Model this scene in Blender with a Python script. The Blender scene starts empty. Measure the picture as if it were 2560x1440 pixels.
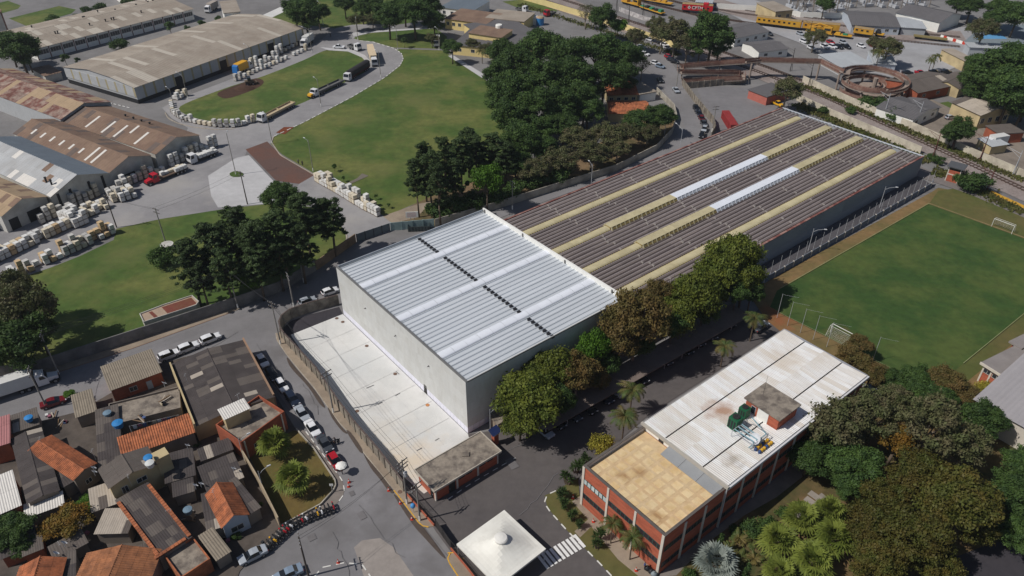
import bpy, math, random
import numpy as np
from mathutils import Vector, Matrix
R = math.radians
rnd = random.Random(7)
scene = bpy.context.scene
col = scene.collection
# ------------------------------------------------------------------ camera, sky, sun, exposure
FOC, PITCH, CAMH = 1887.4, R(35.095), 100.0
cam_d = bpy.data.cameras.new('camera'); cam = bpy.data.objects.new('camera', cam_d); col.objects.link(cam)
cam.location = (0, 0, CAMH); cam.rotation_euler = (R(90) - PITCH, 0, 0)
cam_d.sensor_width = 36; cam_d.lens = 36 * FOC / 2560; cam_d.clip_start = 1; cam_d.clip_end = 5000
scene.camera = cam
SUN_EL, SUN_AZ = R(49.5), R(17.3)          # shadows fall towards +X turned 17.3 degrees to +Y
wd = bpy.data.worlds.new('World'); scene.world = wd; wd.use_nodes = True
nt = wd.node_tree; bg = nt.nodes['Background']
sky = nt.nodes.new('ShaderNodeTexSky'); sky.sky_type = 'NISHITA'; sky.sun_disc = False
sky.sun_elevation = SUN_EL; sky.sun_rotation = R(270) - SUN_AZ; sky.altitude = 750; sky.dust_density = 2.0
nt.links.new(sky.outputs[0], bg.inputs[0]); bg.inputs[1].default_value = 0.052
sd = bpy.data.lights.new('sun', 'SUN'); sd.energy = 3.45; sd.angle = R(0.5); sd.color = (1.0, 0.955, 0.89)
sun = bpy.data.objects.new('sun', sd); col.objects.link(sun)
sdir = Vector((math.cos(SUN_EL) * math.cos(SUN_AZ), math.cos(SUN_EL) * math.sin(SUN_AZ), -math.sin(SUN_EL)))
sun.rotation_euler = sdir.to_track_quat('-Z', 'Y').to_euler(); sun.location = (-200, -50, 200)
vs = scene.view_settings; vs.view_transform = 'Standard'; vs.look = 'None'; vs.exposure = 0.0; vs.gamma = 1.0
vs.use_curve_mapping = False
try: scene.cycles.max_bounces = 5; scene.cycles.volume_bounces = 0; scene.cycles.transparent_max_bounces = 4
except Exception: pass

# ------------------------------------------------------------------ survey: picture reading -> point on the level z
SP, CP = math.sin(PITCH), math.cos(PITCH)
def G(px, py, z=0.0):
    dx = (px - 1280) / FOC; dy = -(py - 720) / FOC
    t = (z - CAMH) / (-SP + CP * dy)
    return Vector((t * dx, t * (CP + SP * dy), z))
# ------------------------------------------------------------------ materials
MATS = {}
def srgb(r, g, b):
    f = lambda c: (c / 255 / 12.92) if c / 255 <= .04045 else ((c / 255 + .055) / 1.055) ** 2.4
    return (f(r), f(g), f(b))
def M(name, c, var=.14, scale=.6, rough=.85, rv=0.0, bump=0.0, c2=None, s2=.07, amt2=.6, metal=0.0, stretch=None, spec=.3, det=5, bscale=None):
    """procedural surface: base colour c with fine mottling, optional second tone c2 in large soft stains,
    rv = lightness change from copy to copy"""
    if name in MATS: return MATS[name]
    m = bpy.data.materials.new(name); m.use_nodes = True; MATS[name] = m
    n = m.node_tree.nodes; l = m.node_tree.links; b = n['Principled BSDF']
    b.inputs['Roughness'].default_value = rough; b.inputs['Metallic'].default_value = metal
    b.inputs['Specular IOR Level'].default_value = spec
    gp = n.new('ShaderNodeNewGeometry'); vec = gp.outputs['Position']
    if stretch:                        # grain along the piece, shifted from copy to copy
        tc = n.new('ShaderNodeTexCoord'); mp = n.new('ShaderNodeMapping'); mp.inputs['Scale'].default_value = stretch; l.new(tc.outputs['Object'], mp.inputs[0])
        of_ = n.new('ShaderNodeObjectInfo'); sc_ = n.new('ShaderNodeMath'); sc_.operation = 'MULTIPLY'; sc_.inputs[1].default_value = 157.0; l.new(of_.outputs['Random'], sc_.inputs[0])
        ad = n.new('ShaderNodeVectorMath'); ad.operation = 'ADD'; l.new(mp.outputs[0], ad.inputs[0]); l.new(sc_.outputs[0], ad.inputs[1]); vec = ad.outputs[0]
    no = n.new('ShaderNodeTexNoise'); no.inputs['Scale'].default_value = scale; no.inputs['Detail'].default_value = det
    no.inputs['Roughness'].default_value = .65; l.new(vec, no.inputs['Vector'])
    mr = n.new('ShaderNodeMapRange'); mr.inputs['From Min'].default_value = .3; mr.inputs['From Max'].default_value = .7
    mr.inputs['To Min'].default_value = 1 - var; mr.inputs['To Max'].default_value = 1 + var
    l.new(no.outputs[0], mr.inputs[0]); fac = mr.outputs[0]
    if rv:
        oi = n.new('ShaderNodeObjectInfo'); m2 = n.new('ShaderNodeMapRange')
        m2.inputs['To Min'].default_value = 1 - rv; m2.inputs['To Max'].default_value = 1 + rv
        l.new(oi.outputs['Random'], m2.inputs[0])
        mu = n.new('ShaderNodeMath'); mu.operation = 'MULTIPLY'; l.new(fac, mu.inputs[0]); l.new(m2.outputs[0], mu.inputs[1]); fac = mu.outputs[0]
    base = None
    if c2:
        n2 = n.new('ShaderNodeTexNoise'); n2.inputs['Scale'].default_value = s2; n2.inputs['Detail'].default_value = 6
        n2.inputs['Roughness'].default_value = .62; l.new(vec, n2.inputs['Vector'])
        m3 = n.new('ShaderNodeMapRange'); m3.inputs['From Min'].default_value = .42; m3.inputs['From Max'].default_value = .62
        m3.inputs['To Max'].default_value = amt2; l.new(n2.outputs[0], m3.inputs[0])
        mx = n.new('ShaderNodeMix'); mx.data_type = 'RGBA'; mx.inputs['A'].default_value = (*c, 1); mx.inputs['B'].default_value = (*c2, 1)
        l.new(m3.outputs[0], mx.inputs['Factor']); base = mx.outputs['Result']
    vm = n.new('ShaderNodeVectorMath'); vm.operation = 'SCALE'
    if base: l.new(base, vm.inputs[0])
    else: vm.inputs[0].default_value = c
    l.new(fac, vm.inputs['Scale']); l.new(vm.outputs[0], b.inputs['Base Color'])
    if bump:
        nb = no
        if bscale:
            nb = n.new('ShaderNodeTexNoise'); nb.inputs['Scale'].default_value = bscale; nb.inputs['Detail'].default_value = 3; l.new(vec, nb.inputs['Vector'])
        bp = n.new('ShaderNodeBump'); bp.inputs['Strength'].default_value = 1; bp.inputs['Distance'].default_value = bump
        l.new(nb.outputs[0], bp.inputs['Height']); l.new(bp.outputs[0], b.inputs['Normal'])
    return m
def stain(m, at, r, c, amt=.8, scale=.5, sq=(1, 1, 1)):
    """a stain with its own ragged outline round a place on the surface"""
    n = m.node_tree.nodes; l = m.node_tree.links; b = n['Principled BSDF']; src = b.inputs['Base Color'].links[0].from_socket
    g = n.new('ShaderNodeNewGeometry'); s = n.new('ShaderNodeVectorMath'); s.operation = 'SUBTRACT'; s.inputs[1].default_value = at; l.new(g.outputs['Position'], s.inputs[0])
    k = n.new('ShaderNodeVectorMath'); k.operation = 'MULTIPLY'; k.inputs[1].default_value = sq; l.new(s.outputs[0], k.inputs[0])
    e = n.new('ShaderNodeVectorMath'); e.operation = 'LENGTH'; l.new(k.outputs[0], e.inputs[0])
    no = n.new('ShaderNodeTexNoise'); no.inputs['Scale'].default_value = scale; no.inputs['Detail'].default_value = 6; l.new(g.outputs['Position'], no.inputs['Vector'])
    a = n.new('ShaderNodeMath'); a.operation = 'MULTIPLY_ADD'; a.inputs[1].default_value = r * 1.6; l.new(no.outputs[0], a.inputs[0]); l.new(e.outputs['Value'], a.inputs[2])
    f = n.new('ShaderNodeMapRange'); f.inputs['From Min'].default_value = r * 1.75; f.inputs['From Max'].default_value = r * .9; f.inputs['To Max'].default_value = amt; l.new(a.outputs[0], f.inputs[0])
    x = n.new('ShaderNodeMix'); x.data_type = 'RGBA'; x.inputs['B'].default_value = (*c, 1); l.new(f.outputs[0], x.inputs['Factor']); l.new(src, x.inputs['A']); l.new(x.outputs['Result'], b.inputs['Base Color'])
def leafmat(name, c, c2, rv=.12, trans=.32):
    if name in MATS: return MATS[name]
    m = bpy.data.materials.new(name); m.use_nodes = True; MATS[name] = m
    n = m.node_tree.nodes; l = m.node_tree.links; b = n['Principled BSDF']; out = n['Material Output']
    b.inputs['Roughness'].default_value = .6; b.inputs['Specular IOR Level'].default_value = .25
    tc = n.new('ShaderNodeTexCoord'); no = n.new('ShaderNodeTexNoise'); no.inputs['Scale'].default_value = .55; no.inputs['Detail'].default_value = 4
    oi = n.new('ShaderNodeObjectInfo'); va = n.new('ShaderNodeVectorMath'); va.operation = 'ADD'
    l.new(tc.outputs['Object'], va.inputs[0]); l.new(oi.outputs['Location'], va.inputs[1]); l.new(va.outputs[0], no.inputs['Vector'])
    mr = n.new('ShaderNodeMapRange'); mr.inputs['From Min'].default_value = .38; mr.inputs['From Max'].default_value = .64; l.new(no.outputs[0], mr.inputs[0])
    mx = n.new('ShaderNodeMix'); mx.data_type = 'RGBA'; mx.inputs['A'].default_value = (*c, 1); mx.inputs['B'].default_value = (*c2, 1); l.new(mr.outputs[0], mx.inputs['Factor'])
    geo = n.new('ShaderNodeNewGeometry')
    m1 = n.new('ShaderNodeMapRange'); m1.inputs['To Min'].default_value = .82; m1.inputs['To Max'].default_value = 1.18; l.new(geo.outputs['Random Per Island'], m1.inputs[0])
    m2 = n.new('ShaderNodeMapRange'); m2.inputs['To Min'].default_value = 1 - rv; m2.inputs['To Max'].default_value = 1 + rv; l.new(oi.outputs['Random'], m2.inputs[0])
    mu = n.new('ShaderNodeMath'); mu.operation = 'MULTIPLY'; l.new(m1.outputs[0], mu.inputs[0]); l.new(m2.outputs[0], mu.inputs[1])
    vm = n.new('ShaderNodeVectorMath'); vm.operation = 'SCALE'; l.new(mx.outputs['Result'], vm.inputs[0]); l.new(mu.outputs[0], vm.inputs['Scale'])
    l.new(vm.outputs[0], b.inputs['Base Color'])
    tr = n.new('ShaderNodeBsdfTranslucent'); l.new(vm.outputs[0], tr.inputs[0])
    ms = n.new('ShaderNodeMixShader'); ms.inputs[0].default_value = trans; l.new(b.outputs[0], ms.inputs[1]); l.new(tr.outputs[0], ms.inputs[2]); l.new(ms.outputs[0], out.inputs[0])
    return m
# ------------------------------------------------------------------ mesh builder
class MB:
    def __init__(s): s.v = []; s.f = []; s.m = []
    def poly(s, pts, m=0):
        k = len(s.v); s.v += [tuple(p) for p in pts]; s.f.append(tuple(range(k, k + len(pts)))); s.m.append(m); return s
    def box(s, x0, y0, z0, x1, y1, z1, m=0, top=None):
        k = len(s.v)
        s.v += [(x0, y0, z0), (x1, y0, z0), (x1, y1, z0), (x0, y1, z0), (x0, y0, z1), (x1, y0, z1), (x1, y1, z1), (x0, y1, z1)]
        for f in ((3, 2, 1, 0), (4, 5, 6, 7), (0, 1, 5, 4), (1, 2, 6, 5), (2, 3, 7, 6), (3, 0, 4, 7)):
            s.f.append(tuple(k + i for i in f)); s.m.append(top if (top is not None and f[0] == 4) else m)
        return s
    def prism(s, pts, z0, z1, m=0, mt=None, bottom=True):
        k = len(s.v); n = len(pts)
        s.v += [(p[0], p[1], z0) for p in pts] + [(p[0], p[1], z1) for p in pts]
        if bottom: s.f.append(tuple(range(k + n - 1, k - 1, -1))); s.m.append(m)
        s.f.append(tuple(range(k + n, k + 2 * n))); s.m.append(m if mt is None else mt)
        for i in range(n):
            j = (i + 1) % n; s.f.append((k + i, k + j, k + n + j, k + n + i)); s.m.append(m)
        return s
    def hexa(s, b, t, m=0):
        """solid from 4 bottom and 4 top corners"""
        k = len(s.v); s.v += [tuple(p) for p in b] + [tuple(p) for p in t]
        for f in ((3, 2, 1, 0), (4, 5, 6, 7), (0, 1, 5, 4), (1, 2, 6, 5), (2, 3, 7, 6), (3, 0, 4, 7)):
            s.f.append(tuple(k + i for i in f)); s.m.append(m)
        return s
    def tube(s, p, q, r0, r1=None, n=6, m=0, cap=True):
        r1 = r0 if r1 is None else r1; p = Vector(p); q = Vector(q); d = q - p
        if d.length < 1e-6: return s
        z = d.normalized(); x = z.orthogonal().normalized(); y = z.cross(x); k = len(s.v)
        for c, r in ((p, r0), (q, r1)):
            for i in range(n):
                a = 2 * math.pi * i / n; s.v.append(tuple(c + x * (r * math.cos(a)) + y * (r * math.sin(a))))
        for i in range(n):
            j = (i + 1) % n; s.f.append((k + i, k + j, k + n + j, k + n + i)); s.m.append(m)
        if cap:
            s.f.append(tuple(range(k + n - 1, k - 1, -1))); s.m.append(m); s.f.append(tuple(range(k + n, k + 2 * n))); s.m.append(m)
        return s
    def path(s, pts, r, n=5, m=0, r1=None):
        for i in range(len(pts) - 1):
            if r1 is None: s.tube(pts[i], pts[i + 1], r, r, n, m)
            else:
                a = i / (len(pts) - 1); b = (i + 1) / (len(pts) - 1); s.tube(pts[i], pts[i + 1], r + (r1 - r) * a, r + (r1 - r) * b, n, m)
        return s
    def lathe(s, prof, n=14, m=0, c=(0, 0)):
        """prof: (radius, z) from bottom to top round the vertical axis at c"""
        k = len(s.v)
        for r, z in prof:
            for i in range(n):
                a = 2 * math.pi * i / n; s.v.append((c[0] + r * math.cos(a), c[1] + r * math.sin(a), z))
        for h in range(len(prof) - 1):
            for i in range(n):
                j = (i + 1) % n; s.f.append((k + h * n + i, k + h * n + j, k + (h + 1) * n + j, k + (h + 1) * n + i)); s.m.append(m)
        s.f.append(tuple(range(k + n - 1, k - 1, -1))); s.m.append(m)
        t = k + (len(prof) - 1) * n; s.f.append(tuple(range(t, t + n))); s.m.append(m)
        return s
    def mesh(s, name, mats, smooth=False):
        me = bpy.data.meshes.new(name); me.from_pydata(s.v, [], s.f)
        for mt in (mats if isinstance(mats, (list, tuple)) else [mats]): me.materials.append(mt)
        if any(s.m): me.polygons.foreach_set('material_index', s.m)
        if smooth: me.polygons.foreach_set('use_smooth', [True] * len(s.f))
        me.update(); return me
    def build(s, name, mats, parent=None, smooth=False, kind=None):
        o = bpy.data.objects.new(name, s.mesh(name, mats, smooth)); col.objects.link(o)
        if parent: o.parent = parent
        if kind: o['kind'] = kind
        return o
def inst(name, me, parent=None, loc=(0, 0, 0), rz=0.0, sc=None, mx=None, mat=None):
    o = bpy.data.objects.new(name, me); col.objects.link(o)
    if parent: o.parent = parent
    if mx is not None: o.matrix_basis = mx
    else:
        o.location = loc; o.rotation_euler = (0, 0, rz)
        if sc: o.scale = sc if isinstance(sc, (tuple, list)) else (sc, sc, sc)
    if mat: o.material_slots[0].link = 'OBJECT'; o.material_slots[0].material = mat
    return o
def tag(o, label, cat, group=None):
    o['label'] = label; o['category'] = cat
    if group: o['group'] = group
    return o
def thing(name, label, cat, loc=(0, 0, 0), rz=0.0, group=None):
    o = bpy.data.objects.new(name, None); col.objects.link(o); o.empty_display_size = .5
    o.location = loc; o.rotation_euler = (0, 0, rz); return tag(o, label, cat, group)
class Fr:
    """footprint rectangle: a->b is the u side, c tells the depth to the left of it (read at level z)"""
    def __init__(s, a, b, c, z=0.0):
        A, B, C = (Vector(p) if len(p) == 3 else G(*p, z) for p in (a, b, c))
        d = (B - A); d.z = 0; s.L = d.length; u = d / s.L; v = Vector((-u.y, u.x, 0)); w = (C - A).dot(v)
        if w < 0: A = B; u = -u; v = -v; w = -w
        s.o = Vector((A.x, A.y, 0)); s.u = u; s.v = v; s.W = w; s.yaw = math.atan2(u.y, u.x)
    def P(s, u, v, z=0): return s.o + s.u * u + s.v * v + Vector((0, 0, z))
    def loc(s, px, py, z=0):
        d = G(px, py, z) - s.o; return d.dot(s.u), d.dot(s.v)
    def thing(s, name, label, cat, group=None): return thing(name, label, cat, s.o, s.yaw, group)
def wire(a, b, sag, r=.02, n=8):
    a = Vector(a); b = Vector(b); return [a.lerp(b, i / n) + Vector((0, 0, -sag * 4 * (i / n) * (1 - i / n))) for i in range(n + 1)]
def spline(pts, n=6, closed=False):
    P = [Vector(p) for p in pts]; out = []; N = len(P)
    for i in range(N if closed else N - 1):
        if closed: p0, p1, p2, p3 = P[i - 1], P[i], P[(i + 1) % N], P[(i + 2) % N]
        else: p0, p1, p2, p3 = P[max(i - 1, 0)], P[i], P[i + 1], P[min(i + 2, N - 1)]
        for k in range(n):
            t = k / n; out.append(.5 * ((2 * p1) + (p2 - p0) * t + (2 * p0 - 5 * p1 + 4 * p2 - p3) * t * t + (3 * p1 - p0 - 3 * p2 + p3) * t ** 3))
    if not closed: out.append(P[-1])
    return out
def offset(pts, d):
    """polyline moved sideways (to the left) by d"""
    P = [Vector((p[0], p[1], 0)) for p in pts]; out = []
    for i in range(len(P)):
        a = P[max(i - 1, 0)]; b = P[min(i + 1, len(P) - 1)]; t = (b - a).normalized(); out.append(P[i] + Vector((-t.y, t.x, 0)) * d)
    return out
# ------------------------------------------------------------------ ground, lawns, roads
m_ground = M('ground_pavement', srgb(126, 124, 124), .10, .25, .9, c2=srgb(106, 104, 104), s2=.03, amt2=.7)
m_asph = M('asphalt', srgb(130, 128, 130), .09, .8, .9, c2=srgb(114, 112, 113), s2=.05, amt2=.8)
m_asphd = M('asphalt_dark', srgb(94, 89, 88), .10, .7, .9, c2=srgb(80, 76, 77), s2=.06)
m_asphn = M('asphalt_new', srgb(62, 59, 64), .10, .9, .9, c2=srgb(54, 52, 58), s2=.12)
m_conc = M('concrete_yard', srgb(212, 211, 208), .045, .5, .85, c2=srgb(200, 200, 198), s2=.10, amt2=.8)
m_concw = M('concrete_worn', srgb(186, 185, 186), .07, .5, .88, c2=srgb(168, 167, 168), s2=.08)
m_dust = M('yard_dust', srgb(148, 146, 147), .08, .35, .9, c2=srgb(128, 126, 128), s2=.04, amt2=.9)
m_lawn = M('lawn', srgb(70, 91, 40), .22, .4, .95, c2=srgb(108, 110, 60), s2=.055, amt2=.8, bump=.05, det=8)
m_lawn2 = M('lawn_dry', srgb(98, 91, 54), .15, .5, .95, c2=srgb(80, 88, 44), s2=.05, amt2=.9, bump=.05, det=8)
m_field = M('football_turf', srgb(54, 78, 35), .2, .5, .95, c2=srgb(82, 94, 46), s2=.08, amt2=.75, bump=.04, det=8)
m_palmlawn = M('brown_lawn', srgb(104, 88, 50), .16, .8, .95, c2=srgb(88, 88, 44), s2=.13, amt2=.7, bump=.04, det=8)
m_dirt = M('dirt', srgb(128, 104, 70), .14, .6, .95, c2=srgb(100, 92, 56), s2=.08, amt2=.8)
m_soil = M('dark_soil', srgb(74, 54, 44), .2, .8, .95)
m_soilr = M('red_soil', srgb(112, 60, 38), .2, .8, .95)
m_ballast = M('ballast', srgb(146, 136, 132), .2, 1.6, .95, c2=srgb(122, 108, 102), s2=.15)
m_walk = M('sidewalk', srgb(152, 138, 122), .1, .9, .9, c2=srgb(126, 114, 102), s2=.2)
m_walkg = M('sidewalk_grey', srgb(128, 120, 114), .1, .9, .9, c2=srgb(106, 100, 96), s2=.2)
m_kerb = M('kerb', srgb(166, 156, 142), .12, 1.5, .9, rv=.1)
m_kerbw = M('kerb_white', srgb(214, 212, 206), .1, 1.5, .85)
m_paintw = M('road_paint_white', srgb(224, 224, 222), .1, 2, .7)
m_painty = M('road_paint_yellow', srgb(206, 160, 62), .12, 2, .7)
m_brickred = M('cobble_red', srgb(96, 76, 70), .16, 2.2, .9, c2=srgb(112, 74, 60), s2=.08)
LV = [0]; B0j = Vector((-7.95, 96.504, 0)); Uj = Vector((math.cos(R(39.065)), math.sin(R(39.065)), 0)); Vj = Vector((-Uj.y, Uj.x, 0))
def sheet(name, pts, mat, spl=0, lv=None):
    LV[0] += 1; z = .004 * (lv or LV[0])
    P = [G(*p) if len(p) == 2 else Vector(p) for p in pts]
    if spl: P = spline(P, spl, True)
    o = MB().poly([(p.x, p.y, z) for p in P]).build(name, mat); o['kind'] = 'structure'; return o
def ccw(pts):
    a = sum(pts[i][0] * pts[(i + 1) % len(pts)][1] - pts[(i + 1) % len(pts)][0] * pts[i][1] for i in range(len(pts)))
    return pts if a > 0 else pts[::-1]
def slab(name, pts, z1, mat, spl=0):
    P = [G(*p) if len(p) == 2 else Vector(p) for p in pts]
    if spl: P = spline(P, spl, True)
    o = MB().prism(ccw([(p.x, p.y) for p in P]), -.05, z1, 0).build(name, mat); o['kind'] = 'structure'; return o
o = MB().poly([(-1200, -200, 0), (1200, -200, 0), (1200, 1600, 0), (-1200, 1600, 0)]).build('ground', m_ground); o['kind'] = 'structure'

# factory side
lawn_big = sheet('lawn', [(683, 340), (760, 303), (880, 240), (960, 192), (997, 163), (1005, 148), (998, 133), (985, 122), (1105, 126), (1140, 146), (1265, 232), (1360, 330), (1300, 425), (1130, 478), (1045, 506), (962, 541), (786, 434), (705, 386), (678, 360)], m_lawn)
sheet('lawn', [(447, 272), (482, 251), (580, 215), (660, 190), (760, 150), (800, 131), (830, 123), (872, 125), (907, 139), (924, 156), (918, 176), (880, 197), (800, 237), (745, 262), (690, 278), (645, 298), (600, 309), (540, 305), (480, 293)], m_lawn, 3)
sheet('lawn', [(284, 600), (292, 569), (400, 546), (540, 524), (690, 508), (800, 520), (858, 565), (866, 592), (856, 624), (790, 672), (700, 728), (590, 768), (320, 856), (-60, 965), (-200, 800), (20, 706), (130, 668), (200, 640)], m_lawn)
sheet('lawn', [(882, 95), (922, 82), (1090, 71), (1118, 92), (1108, 122), (985, 119), (930, 104), (898, 101)], m_lawn)
sheet('lawn', [(664, 52), (720, 24), (800, -6), (1010, -10), (1060, 20), (1040, 55), (990, 62), (930, 60), (850, 72), (775, 64), (720, 63)], m_lawn)
sheet('lawn', [(22, 46), (148, 15), (190, 24), (178, 34), (68, 66)], m_lawn)
sheet('lawn', [(-60, 20), (20, 2), (52, 14), (45, 22), (-20, 40)], m_lawn)
sheet('lawn', [(1256, 4), (1330, -4), (1395, 28), (1370, 32), (1300, 22)], m_lawn)
sheet('dirt', [(1045, 506), (1130, 470), (1350, 410), (1545, 340), (1620, 290), (1690, 300), (1660, 360), (1500, 440), (1250, 520), (1085, 566), (1000, 575), (960, 548)], M('grove_soil', srgb(120, 100, 76), .2, .4, .95, c2=srgb(72, 72, 42), s2=.06, amt2=1.0))
sheet('road_surface', [(-160, 640), (-160, 560), (100, 470), (300, 400), (420, 372), (460, 346), (470, 320), (430, 296), (405, 270), (440, 250), (560, 205), (700, 150), (790, 110), (840, 70), (880, 62), (930, 60), (905, 84), (882, 95), (898, 101), (932, 104), (985, 120), (1004, 134), (1008, 148), (1000, 165), (962, 194), (882, 242), (762, 305), (684, 342), (680, 358), (620, 372), (600, 420), (660, 470), (700, 500), (540, 526), (400, 548), (290, 572), (250, 600), (130, 668), (20, 706), (-160, 790)], m_dust)
sheet('lawn', [(447, 272), (482, 251), (580, 215), (660, 190), (760, 150), (800, 131), (830, 123), (872, 125), (907, 139), (924, 156), (918, 176), (880, 197), (800, 237), (745, 262), (690, 278), (645, 298), (600, 309), (540, 305), (480, 293)], m_lawn, 3)
sheet('concrete_pad', [(520, 440), (590, 395), (622, 388), (700, 470), (690, 508), (545, 519), (528, 490)], m_concw)
sheet('concrete_pad', [(648, 42), (700, 18), (722, 24), (676, 46), (664, 54)], m_conc)
sheet('concrete_pad', [(1115, 498), (1080, 505), (1040, 545), (975, 560), (950, 543), (1010, 522), (1045, 510)], m_walk)
sheet('cobble_paving', [(614, 374), (668, 354), (700, 386), (786, 436), (780, 446), (748, 460), (690, 452)], m_brickred)
sheet('road_surface', [(748, 460), (786, 438), (960, 543), (1000, 575), (976, 580), (890, 606), (866, 600), (862, 575), (800, 520), (735, 480)], m_dust)
sheet('soil_patch', [(690, 332), (710, 318), (735, 318), (712, 336)], m_soilr)
sheet('soil_patch', [(545, 232), (600, 210), (640, 196), (660, 205), (640, 222), (580, 244), (555, 245)], m_soil, 3)
sheet('concrete_pad', [(800, 118), (830, 121), (875, 122), (912, 138), (930, 156), (922, 162), (905, 144), (870, 129), (820, 126)], m_concw)
sheet('path', [(1120, 140), (1132, 138), (1262, 218), (1268, 236)], m_concw)
sheet('path', [(880, 82), (1000, 73), (1090, 68), (1090, 71), (930, 82), (884, 92)], m_concw)
sheet('path', [(860, 462), (893, 446), (905, 434), (922, 440), (905, 448), (868, 464)], M('slab_stone', srgb(112, 106, 96), .15, 1, .9))
# streets
sheet('road_surface', [(-200, 1130), (-160, 990), (100, 946), (335, 871), (587, 778), (700, 742), (800, 690), (905, 616), (1090, 572), (1250, 524), (1540, 432), (1660, 372), (1712, 320), (1690, 270), (1640, 195), (1560, 130), (1480, 70), (1520, 60), (1640, 110), (1700, 185), (1745, 262), (1770, 320), (1760, 360), (1250, 545), (857, 785), (703, 818), (690, 850), (760, 925), (870, 1075), (1010, 1255), (1060, 1318), (1290, 1600), (980, 1700), (560, 1500), (600, 1428), (727, 1312), (840, 1262), (862, 1225), (852, 1198), (765, 1080), (620, 880), (590, 860), (400, 915), (200, 1030), (0, 1080)], m_asph)
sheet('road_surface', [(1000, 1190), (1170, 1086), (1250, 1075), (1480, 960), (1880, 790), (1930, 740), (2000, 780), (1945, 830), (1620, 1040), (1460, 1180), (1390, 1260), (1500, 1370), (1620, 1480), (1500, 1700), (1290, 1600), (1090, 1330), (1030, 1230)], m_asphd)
sheet('patch', [(885, 1370), (905, 1352), (950, 1346), (985, 1370), (1075, 1500), (930, 1500)], m_asphn if False else M('asphalt_patch', srgb(152, 144, 138), .1, .8, .9, c2=srgb(134, 127, 122), s2=.15))
sheet('yard_concrete', [(727, 838), (857, 786), (1170, 1086), (1172, 1094), (1240, 1120), (1060, 1235), (1000, 1186), (960, 1150), (895, 1068), (850, 1010), (805, 950), (760, 888)], m_conc)
sheet('yard_asphalt', [(848, 768), (775, 787), (728, 803), (709, 820), (710, 838), (727, 838), (857, 786)], m_asphn)
# joints and stains of the concrete yard are thin recessed grooves
# football ground
sheet('dirt', [(2345, 470), (2330, 480), (1935, 695), (1870, 735), (1915, 800), (1975, 850), (2190, 975), (2420, 1010), (2600, 900), (2750, 800), (2750, 620), (2560, 552), (2400, 480)], m_dirt)
sheet('lawn', [(2345, 478), (2324, 508), (2565, 595), (2700, 648), (2750, 600), (2560, 545), (2400, 470)], m_lawn2)
sheet('lawn', [(2560, 835), (2460, 920), (2400, 970), (2350, 1000), (2260, 950), (2407, 911), (2440, 880), (2560, 782), (2640, 720), (2700, 740)], m_lawn2)
sheet('yard_asphalt', [(1878, 724), (1935, 693), (2330, 464), tuple(B0j + Uj * 163), tuple(B0j + Uj * 70)], M('asphalt_painted_shade', srgb(84, 82, 86), .12, .7, .9, c2=srgb(70, 68, 72), s2=.1))  # darkened sheet: the shade between warehouse and pitch wall is painted into its colour
sheet('football_pitch', [(2321, 511), (1942, 728), (1925, 768), (2010, 815), (2250, 935), (2340, 965), (2407, 911), (2560, 782), (2720, 655)], m_field)
sheet('road_surface', [(2290, 440), (2330, 455), (2420, 485), (2560, 545), (2750, 625), (2750, 590), (2560, 515), (2400, 462), (2318, 425), (2255, 395)], M('asphalt_path', srgb(118, 112, 110), .1, .8, .9))
# palm lawn, verges and gardens
slab('sidewalk', [(722, 1060), (765, 1080), (815, 1147), (855, 1200), (862, 1225), (856, 1246), (838, 1263), (727, 1313), (600, 1428), (560, 1440), (640, 1345), (700, 1318), (802, 1262), (834, 1229), (838, 1200), (785, 1124), (748, 1078)], .13, m_walkg)
sheet('lawn', [(610, 1135), (700, 1075), (745, 1078), (785, 1124), (838, 1202), (834, 1229), (802, 1264), (702, 1318), (650, 1215)], m_palmlawn)
slab('sidewalk', [(690, 834), (703, 830), (716, 858), (796, 944), (851, 1026), (892, 1080), (952, 1150), (1014, 1232), (1086, 1317), (1062, 1319), (1050, 1312), (1007, 1255), (960, 1195), (905, 1127), (870, 1080), (850, 1060), (815, 1012), (787, 972), (747, 925), (715, 885), (692, 850)], .13, m_walk)
slab('sidewalk', [(-160, 984), (-160, 962), (100, 928), (320, 856), (590, 768), (600, 772), (587, 779), (335, 871), (100, 946)], .12, m_walk)
slab('sidewalk', [(1128, 1385), (1140, 1376), (1160, 1400), (1290, 1570), (1250, 1600), (1170, 1480), (1118, 1400)], .13, m_walk)
sheet('garden_soil', [(1362, 1240), (1390, 1228), (1445, 1195), (1450, 1255), (1640, 1420), (1660, 1480), (1560, 1480), (1500, 1410), (1420, 1330), (1368, 1270)], m_lawn2)
sheet('path', [(1430, 1255), (1452, 1240), (1500, 1290), (1640, 1425), (1650, 1470), (1600, 1445), (1545, 1400), (1478, 1318), (1450, 1345), (1436, 1330), (1470, 1300)], m_walk)
sheet('garden_soil', [(1652, 1440), (1990, 1170), (2180, 980), (2260, 940), (2420, 1000), (2600, 1180), (2700, 1400), (2200, 1620), (1700, 1700)], M('garden_bed', srgb(110, 90, 62), .2, .6, .95, c2=srgb(66, 70, 38), s2=.09, amt2=1.0))
sheet('path', [(1640, 1445), (1990, 1160), (2060, 1110), (2080, 1130), (2010, 1190), (1940, 1245), (1860, 1290), (1780, 1350), (1690, 1440)], m_walkg)
sheet('road_surface', [(2280, 1700), (2320, 1420), (2450, 1370), (2620, 1320), (2900, 1400), (2800, 1700)], m_asphn)
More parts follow.
